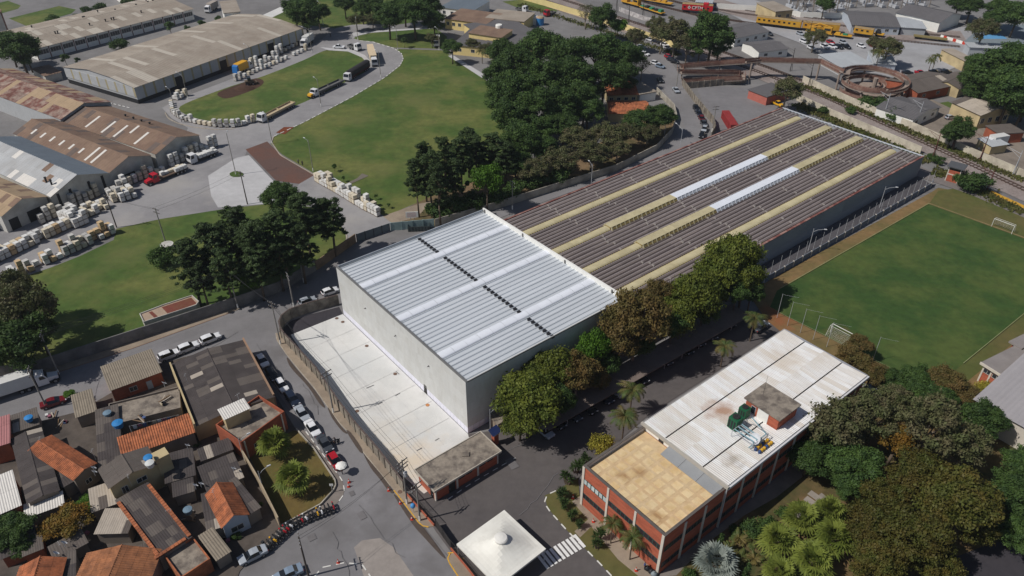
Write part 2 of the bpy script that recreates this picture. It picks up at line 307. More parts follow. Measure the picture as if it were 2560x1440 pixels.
# rail side
sheet('ballast_bed', [(1180, -60), (1300, -60), (1480, 20), (1700, 95), (1900, 165), (2060, 225), (2300, 322), (2560, 432), (2800, 540), (2800, 600), (2560, 505), (2420, 440), (2240, 345), (2040, 262), (1900, 200), (1700, 130), (1500, 62), (1330, 5)], m_ballast)
sheet('yard_concrete', [(1700, -30), (1870, 60), (2000, 108), (2150, 190), (2230, 215), (2340, 190), (2480, 130), (2560, 110), (2560, 60), (2380, 70), (2250, 60), (2020, 40), (1850, -10)], M('yard_grey', srgb(160, 160, 163), .08, .3, .9, c2=srgb(138, 137, 138), s2=.05))
sheet('ballast_bed', [(1480, -60), (1700, 0), (1880, 52), (2080, 88), (2250, 102), (2420, 108), (2400, 78), (2250, 72), (2060, 52), (1880, 22), (1740, -20), (1640, -60)], m_ballast)
sheet('yard_asphalt', [(1742, 222), (1800, 216), (1868, 222), (1880, 240), (1950, 265), (1910, 300), (1830, 345), (1790, 320), (1760, 262)], M('asphalt_court', srgb(124, 122, 124), .08, .5, .9, c2=srgb(112, 110, 112), s2=.08))
sheet('sports_court', [(2410, 105), (2460, 60), (2560, 62), (2640, 60), (2640, 112), (2480, 112)], M('court_grey', srgb(122, 132, 138), .1, .5, .8))
sheet('sports_court', [(2440, 98), (2482, 72), (2518, 98)], M('court_blue', srgb(92, 150, 196), .08, .5, .8))
sheet('lawn', [(2325, 262), (2370, 255), (2430, 285), (2440, 300), (2400, 312), (2350, 285)], m_lawn)
sheet('dirt', [(2240, 330), (2560, 455), (2800, 560), (2800, 380), (2560, 300), (2480, 320), (2330, 250), (2200, 260)], M('lot_dirt', srgb(134, 124, 114), .14, .4, .95, c2=srgb(112, 104, 96), s2=.08))
# slum block ground
sheet('yard_concrete', [(-200, 1130), (0, 1080), (200, 1030), (400, 912), (590, 858), (625, 882), (740, 1075), (620, 1130), (700, 1320), (600, 1430), (500, 1700), (-300, 1700)], M('slab_dark', srgb(92, 84, 78), .2, .5, .92, c2=srgb(62, 57, 54), s2=.15))

for p, r, c, a in (((1010, 1160), 9, (212, 194, 168), .7), ((960, 1075), 6, (204, 198, 188), .6), ((870, 990), 7, (204, 202, 198), .6), ((900, 900), 8, (200, 202, 202), .6), ((930, 1010), 5, (196, 192, 186), .5)): stain(m_conc, G(*p), r, srgb(*c), a, .35)
stain(m_dirt, G(1945, 795), 6, srgb(140, 84, 54), .8, .4); stain(m_field, G(2110, 850), 5, srgb(104, 92, 54), .8, .5)
for p in ((790, 1000), (700, 880), (950, 1330), (830, 1320), (620, 1410), (1080, 1420), (450, 890), (980, 1240)): stain(m_asph, G(*p), 4.5, srgb(102, 99, 99), .6, .5)
for p in ((560, 480), (430, 460), (480, 340), (300, 560), (700, 260), (850, 560)): stain(m_dust, G(*p), 8, srgb(162, 158, 154), .7, .25)
for p, r in (((900, 300), 9), ((1050, 250), 12), ((820, 350), 8), ((1150, 200), 9), ((950, 420), 8), ((200, 700), 7), ((300, 640), 8), ((1000, 190), 8), ((600, 250), 7)): stain(m_lawn, G(*p), r, srgb(104, 106, 62), .55, .18)
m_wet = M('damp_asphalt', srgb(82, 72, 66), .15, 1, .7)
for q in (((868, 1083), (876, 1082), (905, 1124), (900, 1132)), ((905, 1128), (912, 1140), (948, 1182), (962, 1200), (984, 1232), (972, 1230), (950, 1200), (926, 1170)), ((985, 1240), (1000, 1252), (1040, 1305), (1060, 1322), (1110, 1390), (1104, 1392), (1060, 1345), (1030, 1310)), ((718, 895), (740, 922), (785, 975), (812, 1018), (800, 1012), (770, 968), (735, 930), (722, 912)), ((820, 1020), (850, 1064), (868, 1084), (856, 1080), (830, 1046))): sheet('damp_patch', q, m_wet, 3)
# painted markings and kerb stones
def dash(pts, step, on, w, mat, name, h=.008, parent=None, off=0, z0=None):
    """dashes of length `on` every `step` along a polyline, children of one marking object"""
    P = [G(*p) if len(p) == 2 else Vector(p) for p in pts]; i = 0; out = []
    t = off; L = [0]
    for a, b in zip(P, P[1:]): L.append(L[-1] + (b - a).length)
    def at(d):
        for k in range(len(P) - 1):
            if d <= L[k + 1] or k == len(P) - 2: return P[k].lerp(P[k + 1], (d - L[k]) / max(1e-6, L[k + 1] - L[k]))
    z = .004 * 95 * .1
    me = MB().box(0, -w / 2, 0, on, w / 2, h).mesh(name, mat)
    while t + on <= L[-1]:
        a = at(t); b = at(t + on); d = b - a
        out.append(inst(name, me, parent, (a.x, a.y, z0 if z0 is not None else .17), math.atan2(d.y, d.x))); t += step
    return out
def root(name):
    o = bpy.data.objects.new(name, None); col.objects.link(o); o['kind'] = 'structure'; return o
rk = root('kerb')
def kerb(pts, step, on, mat, h=.16, w=.22): dash(pts, step, on, w, mat, 'kerb_stone', h, rk, 0, 0.0)
dkw = [(684, 342), (762, 305), (882, 242), (962, 194), (1000, 164), (1008, 148), (1004, 134), (985, 121), (932, 105), (898, 102)]
kerb([(p[0], p[1]) for p in dkw], 3.0, 1.6, m_kerbw, .14, .3)
kerb([(882, 96), (905, 85), (925, 82)], 3.0, 1.6, m_kerbw, .14, .3)
kerb([(413, 282), (420, 296), (440, 307), (480, 318), (540, 325), (600, 322)], 2.4, 2.3, m_kerb, .14, .3)
kerb([(684, 342), (679, 356), (700, 388), (786, 438)], 2.0, 1.95, m_kerb, .14, .3)
kerb([(866, 606), (868, 592), (861, 572)], 1.6, 1.55, m_kerb, .14, .25)
kerb([(765, 1080), (815, 1147), (855, 1200), (862, 1225), (856, 1246), (838, 1263), (727, 1313), (600, 1428)], 2.2, 1.15, m_kerbw, .155, .18)
kerb([(870, 1080), (905, 1127), (960, 1195), (985, 1227)], 1.2, 1.17, m_kerb, .155, .18)
kerb([(985, 1227), (1007, 1255), (1050, 1312), (1062, 1319), (1085, 1317)], 1.0, .97, m_painty, .155, .18)
kerb([(1160, 1400), (1128, 1378), (1118, 1400), (1170, 1480), (1250, 1600)], 1.0, .97, m_painty, .155, .18)
kerb([(690, 834), (692, 850), (715, 885), (747, 925), (787, 972), (815, 1012), (850, 1060), (870, 1080)], 1.2, 1.17, m_kerb, .155, .18)
kerb([(100, 946), (335, 871), (587, 779)], 1.3, 1.27, M('kerb_brown', srgb(132, 104, 88), .1, 1, .9), .15, .16)
kerb([(1390, 1228), (1372, 1236), (1360, 1250), (1368, 1272), (1420, 1330), (1500, 1410), (1560, 1475)], 2.1, 1.15, m_kerbw, .15, .2)
kerb([(2340, 448), (2420, 480), (2560, 540), (2700, 600)], 2.0, 1.2, m_kerb, .12, .2)
kerb([(2330, 1430), (2450, 1372), (2620, 1322)], 2.2, 1.2, m_kerbw, .14, .2)
kerb([(785, 1445), (805, 1420), (860, 1408), (905, 1412), (925, 1440), (960, 1500)], 2.0, 1.2, m_kerbw, .14, .2)
yj = root('yard_joint'); m_joint = M('joint_filler', srgb(205, 204, 202), .1, 1, .9)
for k in range(1, 8): a = B0j + Vj * (k * 5.75 - .4); jm = MB().box(-13.5 + k * .2, -.035, 0, -.4, .035, .004).build('joint', m_joint, yj); jm.location = (a.x, a.y, .166); jm.rotation_euler = (0, 0, R(39.065))
for q in (5, 10): a = B0j + Uj * -q; jm = MB().box(.5, -.035, 0, 41, .035, .004).build('joint', m_joint, yj); jm.location = (a.x, a.y, .163); jm.rotation_euler = (0, 0, R(129.065))
m_seal = M('crack_seal', srgb(110, 108, 109), .15, 2, .8); m_pt = M('road_patch', srgb(112, 109, 110), .1, 1.5, .9, rv=.12)
rp_ = root('road_repair')
for a, b, w in (((900, 1260), (1010, 1400), .1), ((830, 1330), (880, 1440), .1), ((640, 860), (720, 960), .08), ((760, 960), (800, 1040), .08), ((420, 940), (600, 830), .08), ((1160, 1180), (1330, 1100), .1), ((1300, 1290), (1400, 1180), .1)):
    P_ = [G(*a), G(*b)]; pts = [P_[0].lerp(P_[1], k / 8) + Vector((rnd.uniform(-.4, .4), rnd.uniform(-.4, .4), 0)) for k in range(9)]
    for p, q in zip(pts, pts[1:]): d = q - p; o = MB().box(0, -w / 2, 0, d.length, w / 2, .004).build('crack_seal', m_seal, rp_); o.location = (p.x, p.y, .168); o.rotation_euler = (0, 0, math.atan2(d.y, d.x))
for p, l, w in (((905, 1290), 1.6, 1.1), ((745, 1020), 2.2, 1.2), ((520, 905), 3.0, 1.4), ((880, 1235), 1.0, .8), ((1280, 1160), 2.5, 1.5), ((780, 1345), 1.2, 1.2), ((1090, 1470), 2, 1.5), ((690, 930), 1.4, 1.0)): q = G(*p); o = MB().box(-l / 2, -w / 2, 0, l / 2, w / 2, .004).build('asphalt_patch', m_pt, rp_); o.location = (q.x, q.y, .170); o.rotation_euler = (0, 0, R(rnd.uniform(-60, -40)))
rm = root('road_marking')
dash([(1120, 1250), (1170, 1215), (1255, 1165), (1300, 1140)], 1.9, 1.0, .13, m_paintw, 'painted_dash', .006, rm, 0, .165)
dash([(170, 232), (330, 272)], 2.2, 1.3, .35, m_paintw, 'painted_dash', .006, rm, 0, .165)
cw0, cw1 = G(1452, 1352), G(1355, 1408)
m_line = M('faded_lime_line', srgb(132, 138, 96), .2, 1, .9)
for q in (((2321, 511), (1942, 728)), ((2321, 511), (2720, 655)), ((1945, 783), (2250, 935)), ((2407, 911), (2720, 655))): dash(q, 2.0, 2.0, .14, m_line, 'pitch_line', .004, rm, 0, .36)
mw = MB().box(-.25, -1.35, 0, .25, 1.35, .006).mesh('crossing_stripe', m_paintw)
d = (cw1 - cw0); a = math.atan2(d.y, d.x)
for i in range(10): inst('crossing_stripe', mw, rm, tuple(cw0 + d * ((i + .35) / 9.6) + Vector((0, 0, .165))), a)
# ------------------------------------------------------------------ the white warehouse
YAW = R(39.065); U = Vector((math.cos(YAW), math.sin(YAW), 0)); V = Vector((-U.y, U.x, 0)); B0 = Vector((-7.95, 96.504, 0))
m_wall = M('precast_wall', srgb(202, 203, 201), .06, 1.2, .85, rv=.015, c2=srgb(188, 187, 182), s2=.35, amt2=.5, stretch=(1, 1, .18))
m_panelw = M('white_panel', srgb(228, 228, 240), .04, 1, .5, rv=.03)
m_roofw = M('white_roof', srgb(200, 205, 211), .05, 1.4, .5, rv=.04, c2=srgb(184, 190, 196), s2=.35, amt2=.6, stretch=(.15, 1, 1))
m_sky = M('skylight_white', srgb(226, 230, 238), .03, 1, .35, rv=.02)
m_cop = M('coping_grey', srgb(112, 112, 112), .1, 1, .7)
m_white = M('white_paint', srgb(232, 231, 226), .05, 1, .7)
m_black = M('black_vent', srgb(38, 38, 42), .1, 3, .6)
m_dark = M('dark_metal', srgb(52, 50, 50), .12, 2, .6)
WL, WW, WH_ = 39.0, 46.0, 12.43
wh = thing('warehouse', 'tall white flat-roofed warehouse with black roof vents behind the concrete yard', 'warehouse', B0, YAW)
# wall slabs: horizontal courses of precast panels with 12 mm joints
mc = {}
rows = 6; z0 = 1.5; rh = (WH_ - z0) / rows
for r in range(rows):
    for face in range(4):
        n = {0: 6, 1: 5, 2: 6, 3: 5}[face]; Lf = WW if face in (0, 2) else WL; w = Lf / n
        key = face % 2
        if key not in mc: mc[key] = MB().box(.006, 0, .006, w - .006, .25, rh - .006).mesh('wall_panel', m_wall)
        for i in range(n):
            if face == 0: lo, rz = (0, WW - i * w, z0 + r * rh), -math.pi / 2
            elif face == 1: lo, rz = (i * w, 0, z0 + r * rh), 0
            elif face == 2: lo, rz = (WL, i * w, z0 + r * rh), math.pi / 2
            else: lo, rz = (WL - i * w, WW, z0 + r * rh), math.pi
            inst('wall_panel', mc[key], wh, lo, rz)
MB().box(.03, .03, 0, WL - .03, WW - .03, WH_ - .55).build('core_wall', M('wall_core', srgb(150, 150, 148)), wh)
pw = WW / 42; mp = MB().box(0, 0, .08, pw - .05, .06, 1.46).mesh('base_panel', m_panelw)
for i in range(42):
    if i != 29: inst('base_panel', mp, wh, (.0, WW - i * pw - .02, 0), -math.pi / 2)
    else:
        d = MB().box(.0, WW - i * pw - pw + .02, 0, .12, WW - i * pw - .02, 2.1).build('door', m_dark, wh)
        MB().box(-.03, WW - i * pw - .2, .95, .0, WW - i * pw - .12, 1.1).build('handle', m_white, d)
mp2 = MB().box(0, 0, .08, 1.24, .06, 1.46).mesh('base_panel', m_panelw)
for i in range(30): inst('base_panel', mp2, wh, (i * 1.3 + .02, .0, 0), 0)
# roof: sloping-sided beams along u, three vaulted skylights, a row of vents
RZ = 11.95; Rf = Fr((0, 0, 0), (1, 0, 0), (0, 1, 0)); Rf.o = B0; Rf.u = U; Rf.v = V
vb = [Rf.loc(*p, WH_)[1] for p in ((897, 716), (990, 797), (1094, 889))]
bw = 1.95; bands = [(v - bw / 2, v + bw / 2) for v in vb]
edges = [0.1] + [e for b in sorted(bands) for e in b] + [WW - .25]
beamc = {}
uv = 20.0
mv = MB().box(-.3, -.24, 0, .3, .24, .36).hexa([(-.36, -.3, .32), (.36, -.3, .32), (.36, .3, .36), (-.36, .3, .36)], [(-.36, -.3, .38), (.36, -.3, .38), (.36, .3, .44), (-.36, .3, .44)]).mesh('roof_vent', m_black)
for k in range(0, len(edges), 2):
    a, b = edges[k], edges[k + 1]; n = max(1, round((b - a) / 1.2)); p = (b - a) / n
    key = round(p, 3)
    if key not in beamc:
        m = MB(); prof = [(0, .05), (.30 * p, .02), (.58 * p, .06), (.66 * p, .22), (.78 * p, .24), (.86 * p, .05), (p - .015, .05)]
        for (y0, h0), (y1, h1) in zip(prof, prof[1:]): m.poly([(.5, y0, h0), (WL - .3, y0, h0), (WL - .3, y1, h1), (.5, y1, h1)])
        m.poly([(.5, y, h) for y, h in prof][::-1]); m.poly([(WL - .3, y, h) for y, h in prof])
        beamc[key] = m.mesh('roof_beam', m_roofw)
    for i in range(n):
        inst('roof_beam', beamc[key], wh, (0, a + i * p, RZ))
        inst('roof_vent', mv, wh, (uv, a + i * p + p * .03, RZ + .06))
ms = MB()
for i in range(6):
    a0, a1 = math.pi * i / 6, math.pi * (i + 1) / 6
    y0, h0, y1, h1 = -math.cos(a0) * bw / 2, math.sin(a0) * .34, -math.cos(a1) * bw / 2, math.sin(a1) * .34
    ms.poly([(0, y0, h0), (2.9, y0, h0), (2.9, y1, h1), (0, y1, h1)])
me_s = ms.mesh('skylight_cap', m_sky)
for v in vb:
    for i in range(13): inst('skylight_cap', me_s, wh, (.55 + i * 2.935, v, RZ + .12 + (i % 2) * .012))
MB().box(-.03, -.03, WH_, .42, WW + .03, WH_ + .1).build('coping', m_cop, wh)
MB().box(.42, WW - .22, RZ - .2, WL, WW + .02, WH_ + .25).build('parapet', M('parapet_grey', srgb(150, 156, 164), .06, 1, .8), wh)
MB().box(WL - .32, -.05, RZ - .2, WL + .05, WW + .03, WH_ + .55).build('parapet', m_white, wh)
MB().box(.42, -.04, WH_ - .25, WL - .32, .09, WH_ + .0).build('roof_edge', m_cop, wh)
for v in np.linspace(3, WW - 1, 4): MB().box(WL - .5, v, RZ + .2, WL - .33, v + .35, WH_ + .5).build('bracket', m_cop, wh)
for v in (11.5, 23, 34.5): MB().box(-.06, v, 8.2, 0, v + .35, 8.35).box(-.35, v + .1, 8.2, -.06, v + .25, 8.28).build('wall_spout', m_dark, wh)
# ------------------------------------------------------------------ the long old warehouse behind it
LL, LW, LH = 162.7 - 39.3, 47.5, 6.3
lo = B0 + U * 39.3 + V * .2
lw = thing('long_warehouse', 'very long low warehouse with brown ribbed roof and cream skylight strips', 'warehouse', lo, YAW)
m_lwall = M('grey_block_wall', srgb(146, 149, 152), .08, .8, .9, c2=srgb(126, 129, 133), s2=.1, stretch=(.25, 1, 1.2))
m_rib = M('brown_rib', srgb(124, 113, 109), .16, .7, .9, rv=.15, c2=srgb(98, 88, 88), s2=.12, amt2=.8, stretch=(.2, 1, 1))
m_cream = M('cream_skylight', srgb(190, 180, 146), .08, .9, .7, rv=.06, c2=srgb(172, 161, 126), s2=.3)
m_creamd = M('cream_side', srgb(150, 132, 84), .15, 1, .8)
m_sidew = M('white_side', srgb(206, 210, 216), .08, 1, .6)
m_red = M('red_flashing', srgb(118, 72, 66), .2, .5, .8, c2=srgb(176, 150, 140), s2=.5, amt2=.5)
m_gut = M('gutter_grey', srgb(186, 190, 196), .08, .6, .7)
MB().box(0, 0, 0, LL, LW, LH - .5).build('wall', m_lwall, lw)
nb = 12; mpn = MB().box(.01, -.08, 2.4, LL / nb - .01, .0, LH - .06).mesh('wall_panel', m_lwall)
for i in range(nb): inst('wall_panel', mpn, lw, (i * LL / nb, -.005, 0))
Lf = Fr((0, 0, 0), (1, 0, 0), (0, 1, 0)); Lf.o = lo; Lf.u = U; Lf.v = V
sv = [Lf.loc(*p, LH)[1] for p in ((2007, 289), (2079, 316), (2155, 343), (2240, 372))]
sw = 2.2
edges = [.5] + [e for v in sorted(sv) for e in (v - sw / 2, v + sw / 2)] + [LW - .4]
ribc = {}; nseg = 8; sl = (LL - .8) / nseg
straps = MB()
for k in range(0, len(edges), 2):
    a, b = edges[k], edges[k + 1]; n = max(1, round((b - a) / 1.27)); p = (b - a) / n; key = round(p, 3)
    if key not in ribc:
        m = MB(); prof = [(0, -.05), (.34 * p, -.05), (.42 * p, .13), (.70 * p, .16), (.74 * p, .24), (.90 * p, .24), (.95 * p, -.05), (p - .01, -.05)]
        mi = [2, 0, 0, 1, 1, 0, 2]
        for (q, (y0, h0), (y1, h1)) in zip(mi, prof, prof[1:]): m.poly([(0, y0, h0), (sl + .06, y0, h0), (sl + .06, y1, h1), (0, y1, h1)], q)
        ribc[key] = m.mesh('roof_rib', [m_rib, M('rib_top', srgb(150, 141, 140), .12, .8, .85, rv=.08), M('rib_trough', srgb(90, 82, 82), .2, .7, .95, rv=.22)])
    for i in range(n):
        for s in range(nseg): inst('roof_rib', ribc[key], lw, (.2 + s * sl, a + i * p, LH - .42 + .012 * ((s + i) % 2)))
        for s in range(9):
            if rnd.random() < .75:
                uu = 6 + s * 13.8 + (i % 3) * .5 + rnd.uniform(-.3, .3); straps.box(uu, a + i * p + .1 * p, LH - .36, uu + .14, a + i * p + .7 * p, LH + .03)
straps.build('roof_straps', M('strap_pale', srgb(150, 144, 140)), lw, kind='stuff')
# skylight strips: scalloped cream caps; strips two and three carry raised louvred lanterns
def capmesh(L, n, w, h, mats):
    m = MB(); st = L / n
    for j in range(n):
        for i in range(5):
            a0, a1 = math.pi * (.08 + .84 * i / 5), math.pi * (.08 + .84 * (i + 1) / 5)
            y0, h0, y1, h1 = -math.cos(a0) * w / 2, math.sin(a0) * h, -math.cos(a1) * w / 2, math.sin(a1) * h
            x0, x1 = j * st, (j + 1) * st - .04
            m.poly([(x0, y0, h0 - .06), (x1, y0, h0), (x1, y1, h1), (x0, y1, h1 - .06)])
            m.poly([(x1, y0, h0), (x1 + .05, y0, h0 - .1), (x1 + .05, y1, h1 - .1), (x1, y1, h1)])
        x = (j + .5) * st
        for s in (-1, 1): m.box(x - .08, s * w / 2 - .14, -.25, x + .08, s * w / 2 + .14, .12, 1)
    m.box(0, -w / 2 + .1, -.3, L - .01, w / 2 - .1, .02, 1)
    return m.mesh('skylight_cap', mats)
CL = 3.0
cap = capmesh(CL, 4, sw, .42, [m_cream, m_creamd])
def lantern(mats):
    m = MB(); w = 2.3
    for j in range(4):
        x0, x1 = j * .75, j * .75 + .71
        m.box(x0, -w / 2, .62, x1, w / 2, .70).box(x1, -w / 2, .6, x1 + .04, w / 2, .64)
    m.box(0, -w / 2 + .25, -.2, 2.99, w / 2 - .25, .6, 1)
    for s in (-1, 1):
        for j in range(2):
            x = j * 1.5 + .1; y = s * w / 2
            m.hexa([(x, y - s * .1, -.1), (x + .3, y - s * .1, -.1), (x + .3, y + s * .55, -.1), (x, y + s * .55, -.1)], [(x, y - s * .1, .75), (x + .3, y - s * .1, .75), (x + .3, y + s * .1, .6), (x, y + s * .1, .6)])
            for q in range(3):
                xx = x + .42 + q * .33; m.poly([(xx, y, .55), (xx + .26, y, .55), (xx + .26, y + s * .45, .05), (xx, y + s * .45, .05)], 1)
    return m.mesh('lantern', mats)
lan_c = lantern([m_cream, m_creamd]); lan_w = lantern([m_sky, m_sidew])
ranges = {}
for k, pts in ((1, ((1500, 560), (1672, 490), (1912, 397), (2085, 318))), (2, ((1580, 605), (1768, 520), (1990, 428), (2165, 345)))):
    ranges[k] = [Lf.loc(*p, LH)[0] for p in pts]
for k, v in enumerate(sorted(sv, reverse=True)):
    for i in range(int((LL - .6) / CL)):
        u = .3 + i * CL; me = cap; nm = 'skylight_cap'
        if k in ranges:
            a, b, c, d = ranges[k]
            if a - 1 < u < d: me = lan_w if b - 1.5 < u < c - 1.5 else lan_c; nm = 'lantern'
        inst(nm, me, lw, (u, v, LH - .15))
MB().box(0, LW - .4, LH - .3, LL, LW + .1, LH + .05).build('flashing', m_red, lw)
MB().box(-.2, -.12, LH - .1, LL, .46, LH + .06).build('flashing', m_red, lw)
g = MB().box(LL - .1, 0, LH - .25, LL + .5, LW, LH - .02)
for i in range(36): g.poly([(LL - .35, i * LW / 36 + .3, LH + .02), (LL + .2, i * LW / 36 + .75, LH), (LL - .35, i * LW / 36 + 1.2, LH + .02)])
g.build('gutter', m_gut, lw)
# ------------------------------------------------------------------ building kit
SHM = {}
def sheet_mesh(w, l, pitch, amp, mat, th=.02):
    key = (round(w, 2), round(l, 2), pitch, amp, mat.name)
    if key in SHM: return SHM[key]
    n = max(1, round(w / pitch)); m = MB(); s = w / n
    for i in range(n):
        x0, x1, x2, x3 = i * s, i * s + s * .35, i * s + s * .5, i * s + s * .85
        pr = [(x0, 0), (x1, amp), (x2 + s * .05, amp), (x3, 0), ((i + 1) * s, 0)]
        for (a, h), (b, g) in zip(pr, pr[1:]): m.poly([(a, 0, h), (b, 0, g), (b, l, g), (a, l, h)])
        m.poly([(x0, 0, -th), (x0 + s, 0, -th), (x0 + s, 0, 0), (x3, 0, 0), (x2 + s * .05, 0, amp), (x1, 0, amp), (x0, 0, 0)])
    SHM[key] = m.mesh('roof_sheet', mat); return SHM[key]
def roof_plane(par, P0, P1, P2, mats, su=1.1, sv=2.4, pitch=.36, amp=.05, wts=None, name='roof_sheet', skew=.0):
    """sloping plane P0-P1 (eave) to P2 (above P0) laid with separate overlapping sheets"""
    P0, P1, P2 = Vector(P0), Vector(P1), Vector(P2); eu = P1 - P0; ev = P2 - P0; Lu, Lv = eu.length, ev.length
    eu /= Lu; ev /= Lv; nrm = eu.cross(ev)
    if nrm.z < 0:                      # keep the outer side up
        P0 = P0 + eu * Lu; eu = -eu; nrm = eu.cross(ev)
    nu, nv = max(1, round(Lu / su)), max(1, round(Lv / sv)); w, l = Lu / nu, Lv / nv
    mats = mats if isinstance(mats, (list, tuple)) else [mats]
    for j in range(nv):
        for i in range(nu):
            mt = rnd.choices(mats, wts)[0] if len(mats) > 1 else mats[0]
            me = sheet_mesh(w - .012, l + .1, pitch, amp, mt)
            p = P0 + eu * (i * w) + ev * (j * l - .05) + nrm * (.02 + .022 * ((j + 1) % 2) + .004 * (i % 2))
            mx = Matrix((eu.to_4d(), ev.to_4d(), nrm.to_4d(), Vector((0, 0, 0, 1)))).transposed()
            mx[0][3], mx[1][3], mx[2][3] = p; mx[3][0] = mx[3][1] = mx[3][2] = 0
            inst(name, me, par, mx=mx)
m_glass = M('window_glass', srgb(44, 50, 58), .15, 1, .15, spec=.6)
m_frame = M('window_frame', srgb(196, 194, 188), .08, 2, .7)
WM = {}
def win(th, L, W, face, pos, z, w, h, fm=None, gm=None, name='window', bars=1):
    fm = fm or m_frame; gm = gm or m_glass; key = (round(w, 2), round(h, 2), fm.name, gm.name, bars)
    if key not in WM:
        f = MB(); t = .07
        f.box(-w / 2, -.06, 0, w / 2, .0, t).box(-w / 2, -.06, h - t, w / 2, 0, h).box(-w / 2, -.06, t, -w / 2 + t, 0, h - t).box(w / 2 - t, -.06, t, w / 2, 0, h - t)
        for b in range(bars):
            x = -w / 2 + w * (b + 1) / (bars + 1); f.box(x - .03, -.05, t, x + .03, 0, h - t)
        WM[key] = (f.mesh(name + '_frame', fm), MB().box(-w / 2 + t, -.025, t, w / 2 - t, .0, h - t).mesh('pane', gm))
    lo, rz = {0: ((pos, 0, z), 0), 1: ((L, pos, z), math.pi / 2), 2: ((L - pos, W, z), math.pi), 3: ((0, W - pos, z), -math.pi / 2)}[face]
    o = inst(name, WM[key][0], th, lo, rz); inst('pane', WM[key][1], o); return o
def gable_walls(th, L, W, eave, rise, mat, ridge='u', rp=.5, name='wall'):
    m = MB()
    if ridge == 'u':
        r = W * rp; e0 = [(0, 0, 0), (0, 0, eave), (0, r, eave + rise), (0, W, eave), (0, W, 0)]
        m.poly(e0); m.poly([(L, y, z) for _, y, z in e0][::-1]); m.poly([(0, 0, 0), (L, 0, 0), (L, 0, eave), (0, 0, eave)]); m.poly([(L, W, 0), (0, W, 0), (0, W, eave), (L, W, eave)])
    else:
        r = L * rp; e0 = [(0, 0, 0), (L, 0, 0), (L, 0, eave), (r, 0, eave + rise), (0, 0, eave)]
        m.poly(e0); m.poly([(x, W, z) for x, _, z in e0][::-1]); m.poly([(0, W, 0), (0, 0, 0), (0, 0, eave), (0, W, eave)]); m.poly([(L, 0, 0), (L, W, 0), (L, W, eave), (L, 0, eave)])
    return m.build(name, mat, th)
def gable_roof(th, L, W, eave, rise, mats, ridge='u', rp=.5, ov=.4, oe=.3, su=1.1, sv=2.4, pitch=.36, amp=.05, wts=None, cap=None):
    def plane(a, b, c): roof_plane(th, a, b, c, mats, su, sv, pitch, amp, wts)
    if ridge == 'u':
        r = W * rp; k1 = rise / r; k2 = rise / (W - r); z = eave + .06
        plane((-oe, -ov, z - ov * k1), (L + oe, -ov, z - ov * k1), (-oe, r, z + rise))
        plane((-oe, W + ov, z - ov * k2), (L + oe, W + ov, z - ov * k2), (-oe, r, z + rise))
        if cap: MB().hexa([(-oe, r - .2, z + rise - .02), (L + oe, r - .2, z + rise - .02), (L + oe, r + .2, z + rise - .02), (-oe, r + .2, z + rise - .02)], [(-oe, r - .04, z + rise + .14), (L + oe, r - .04, z + rise + .14), (L + oe, r + .04, z + rise + .14), (-oe, r + .04, z + rise + .14)]).build('ridge_cap', cap, th)
    else:
        r = L * rp; k1 = rise / r; k2 = rise / (L - r); z = eave + .06
        plane((-ov, -oe, z - ov * k1), (-ov, W + oe, z - ov * k1), (r, -oe, z + rise))
        plane((L + ov, -oe, z - ov * k2), (L + ov, W + oe, z - ov * k2), (r, -oe, z + rise))
        if cap: MB().hexa([(r - .2, -oe, z + rise - .02), (r + .2, -oe, z + rise - .02), (r + .2, W + oe, z + rise - .02), (r - .2, W + oe, z + rise - .02)], [(r - .04, -oe, z + rise + .14), (r + .04, -oe, z + rise + .14), (r + .04, W + oe, z + rise + .14), (r - .04, W + oe, z + rise + .14)]).build('ridge_cap', cap, th)
def polywall(name, label, cat, pts, h, t, mat, post=None, step=2.5, pm=None, group=None, z0=0, cap=None):
    """free-standing wall along surveyed points: separate panels between posts"""
    P = [G(*p) if len(p) == 2 else Vector(p) for p in pts]; o = P[0]
    th = thing(name, label, cat, (o.x, o.y, 0), 0, group); pmesh = {}
    for a, b in zip(P, P[1:]):
        d = b - a; L = d.length; n = max(1, round(L / step)); w = L / n; rz = math.atan2(d.y, d.x); key = round(w, 2)
        if key not in pmesh:
            m = MB().box(.01, -t / 2, z0, w - .01, t / 2, h)
            if cap: m.box(0, -t / 2 - .06, h, w, t / 2 + .06, h + .1, 1)
            pmesh[key] = m.mesh('wall_panel', [mat, cap] if cap else mat)
            if post: pmesh['p'] = MB().box(-post / 2, -post / 2 - t / 2, 0, post / 2, post / 2 + t / 2, h + .08).mesh('post', pm or mat)
        for i in range(n):
            q = a.lerp(b, i / n) - o; inst('wall_panel', pmesh[key], th, (q.x, q.y, 0), rz)
            if post: inst('post', pmesh['p'], th, (q.x, q.y, 0), rz)
    return th
# ------------------------------------------------------------------ vehicles
m_tyre = M('tyre', srgb(30, 30, 32), .1, 4, .9)
m_rim = M('rim', srgb(150, 152, 156), .05, 4, .4, metal=.6)
m_cglass = M('car_glass', srgb(22, 25, 30), .1, 1, .08, spec=.7)
m_lamp = M('headlamp', srgb(210, 214, 220), .05, 4, .2, spec=.6)
m_tail = M('tail_lamp', srgb(140, 22, 22), .05, 4, .3, spec=.6)
m_plast = M('dark_plastic', srgb(40, 41, 44), .1, 3, .7)
def paint(n, r, g, b, rough=.25): return M('paint_' + n, srgb(r, g, b), .03, 2, rough, spec=.5)
PAINT = {'white': paint('white', 226, 227, 230), 'silver': paint('silver', 164, 170, 178), 'black': paint('black', 32, 34, 38), 'graphite': paint('graphite', 66, 70, 76), 'navy': paint('navy', 34, 42, 58), 'red': paint('red', 168, 28, 40), 'dark_red': paint('dark_red', 108, 30, 38), 'blue_grey': paint('blue_grey', 128, 144, 162)}
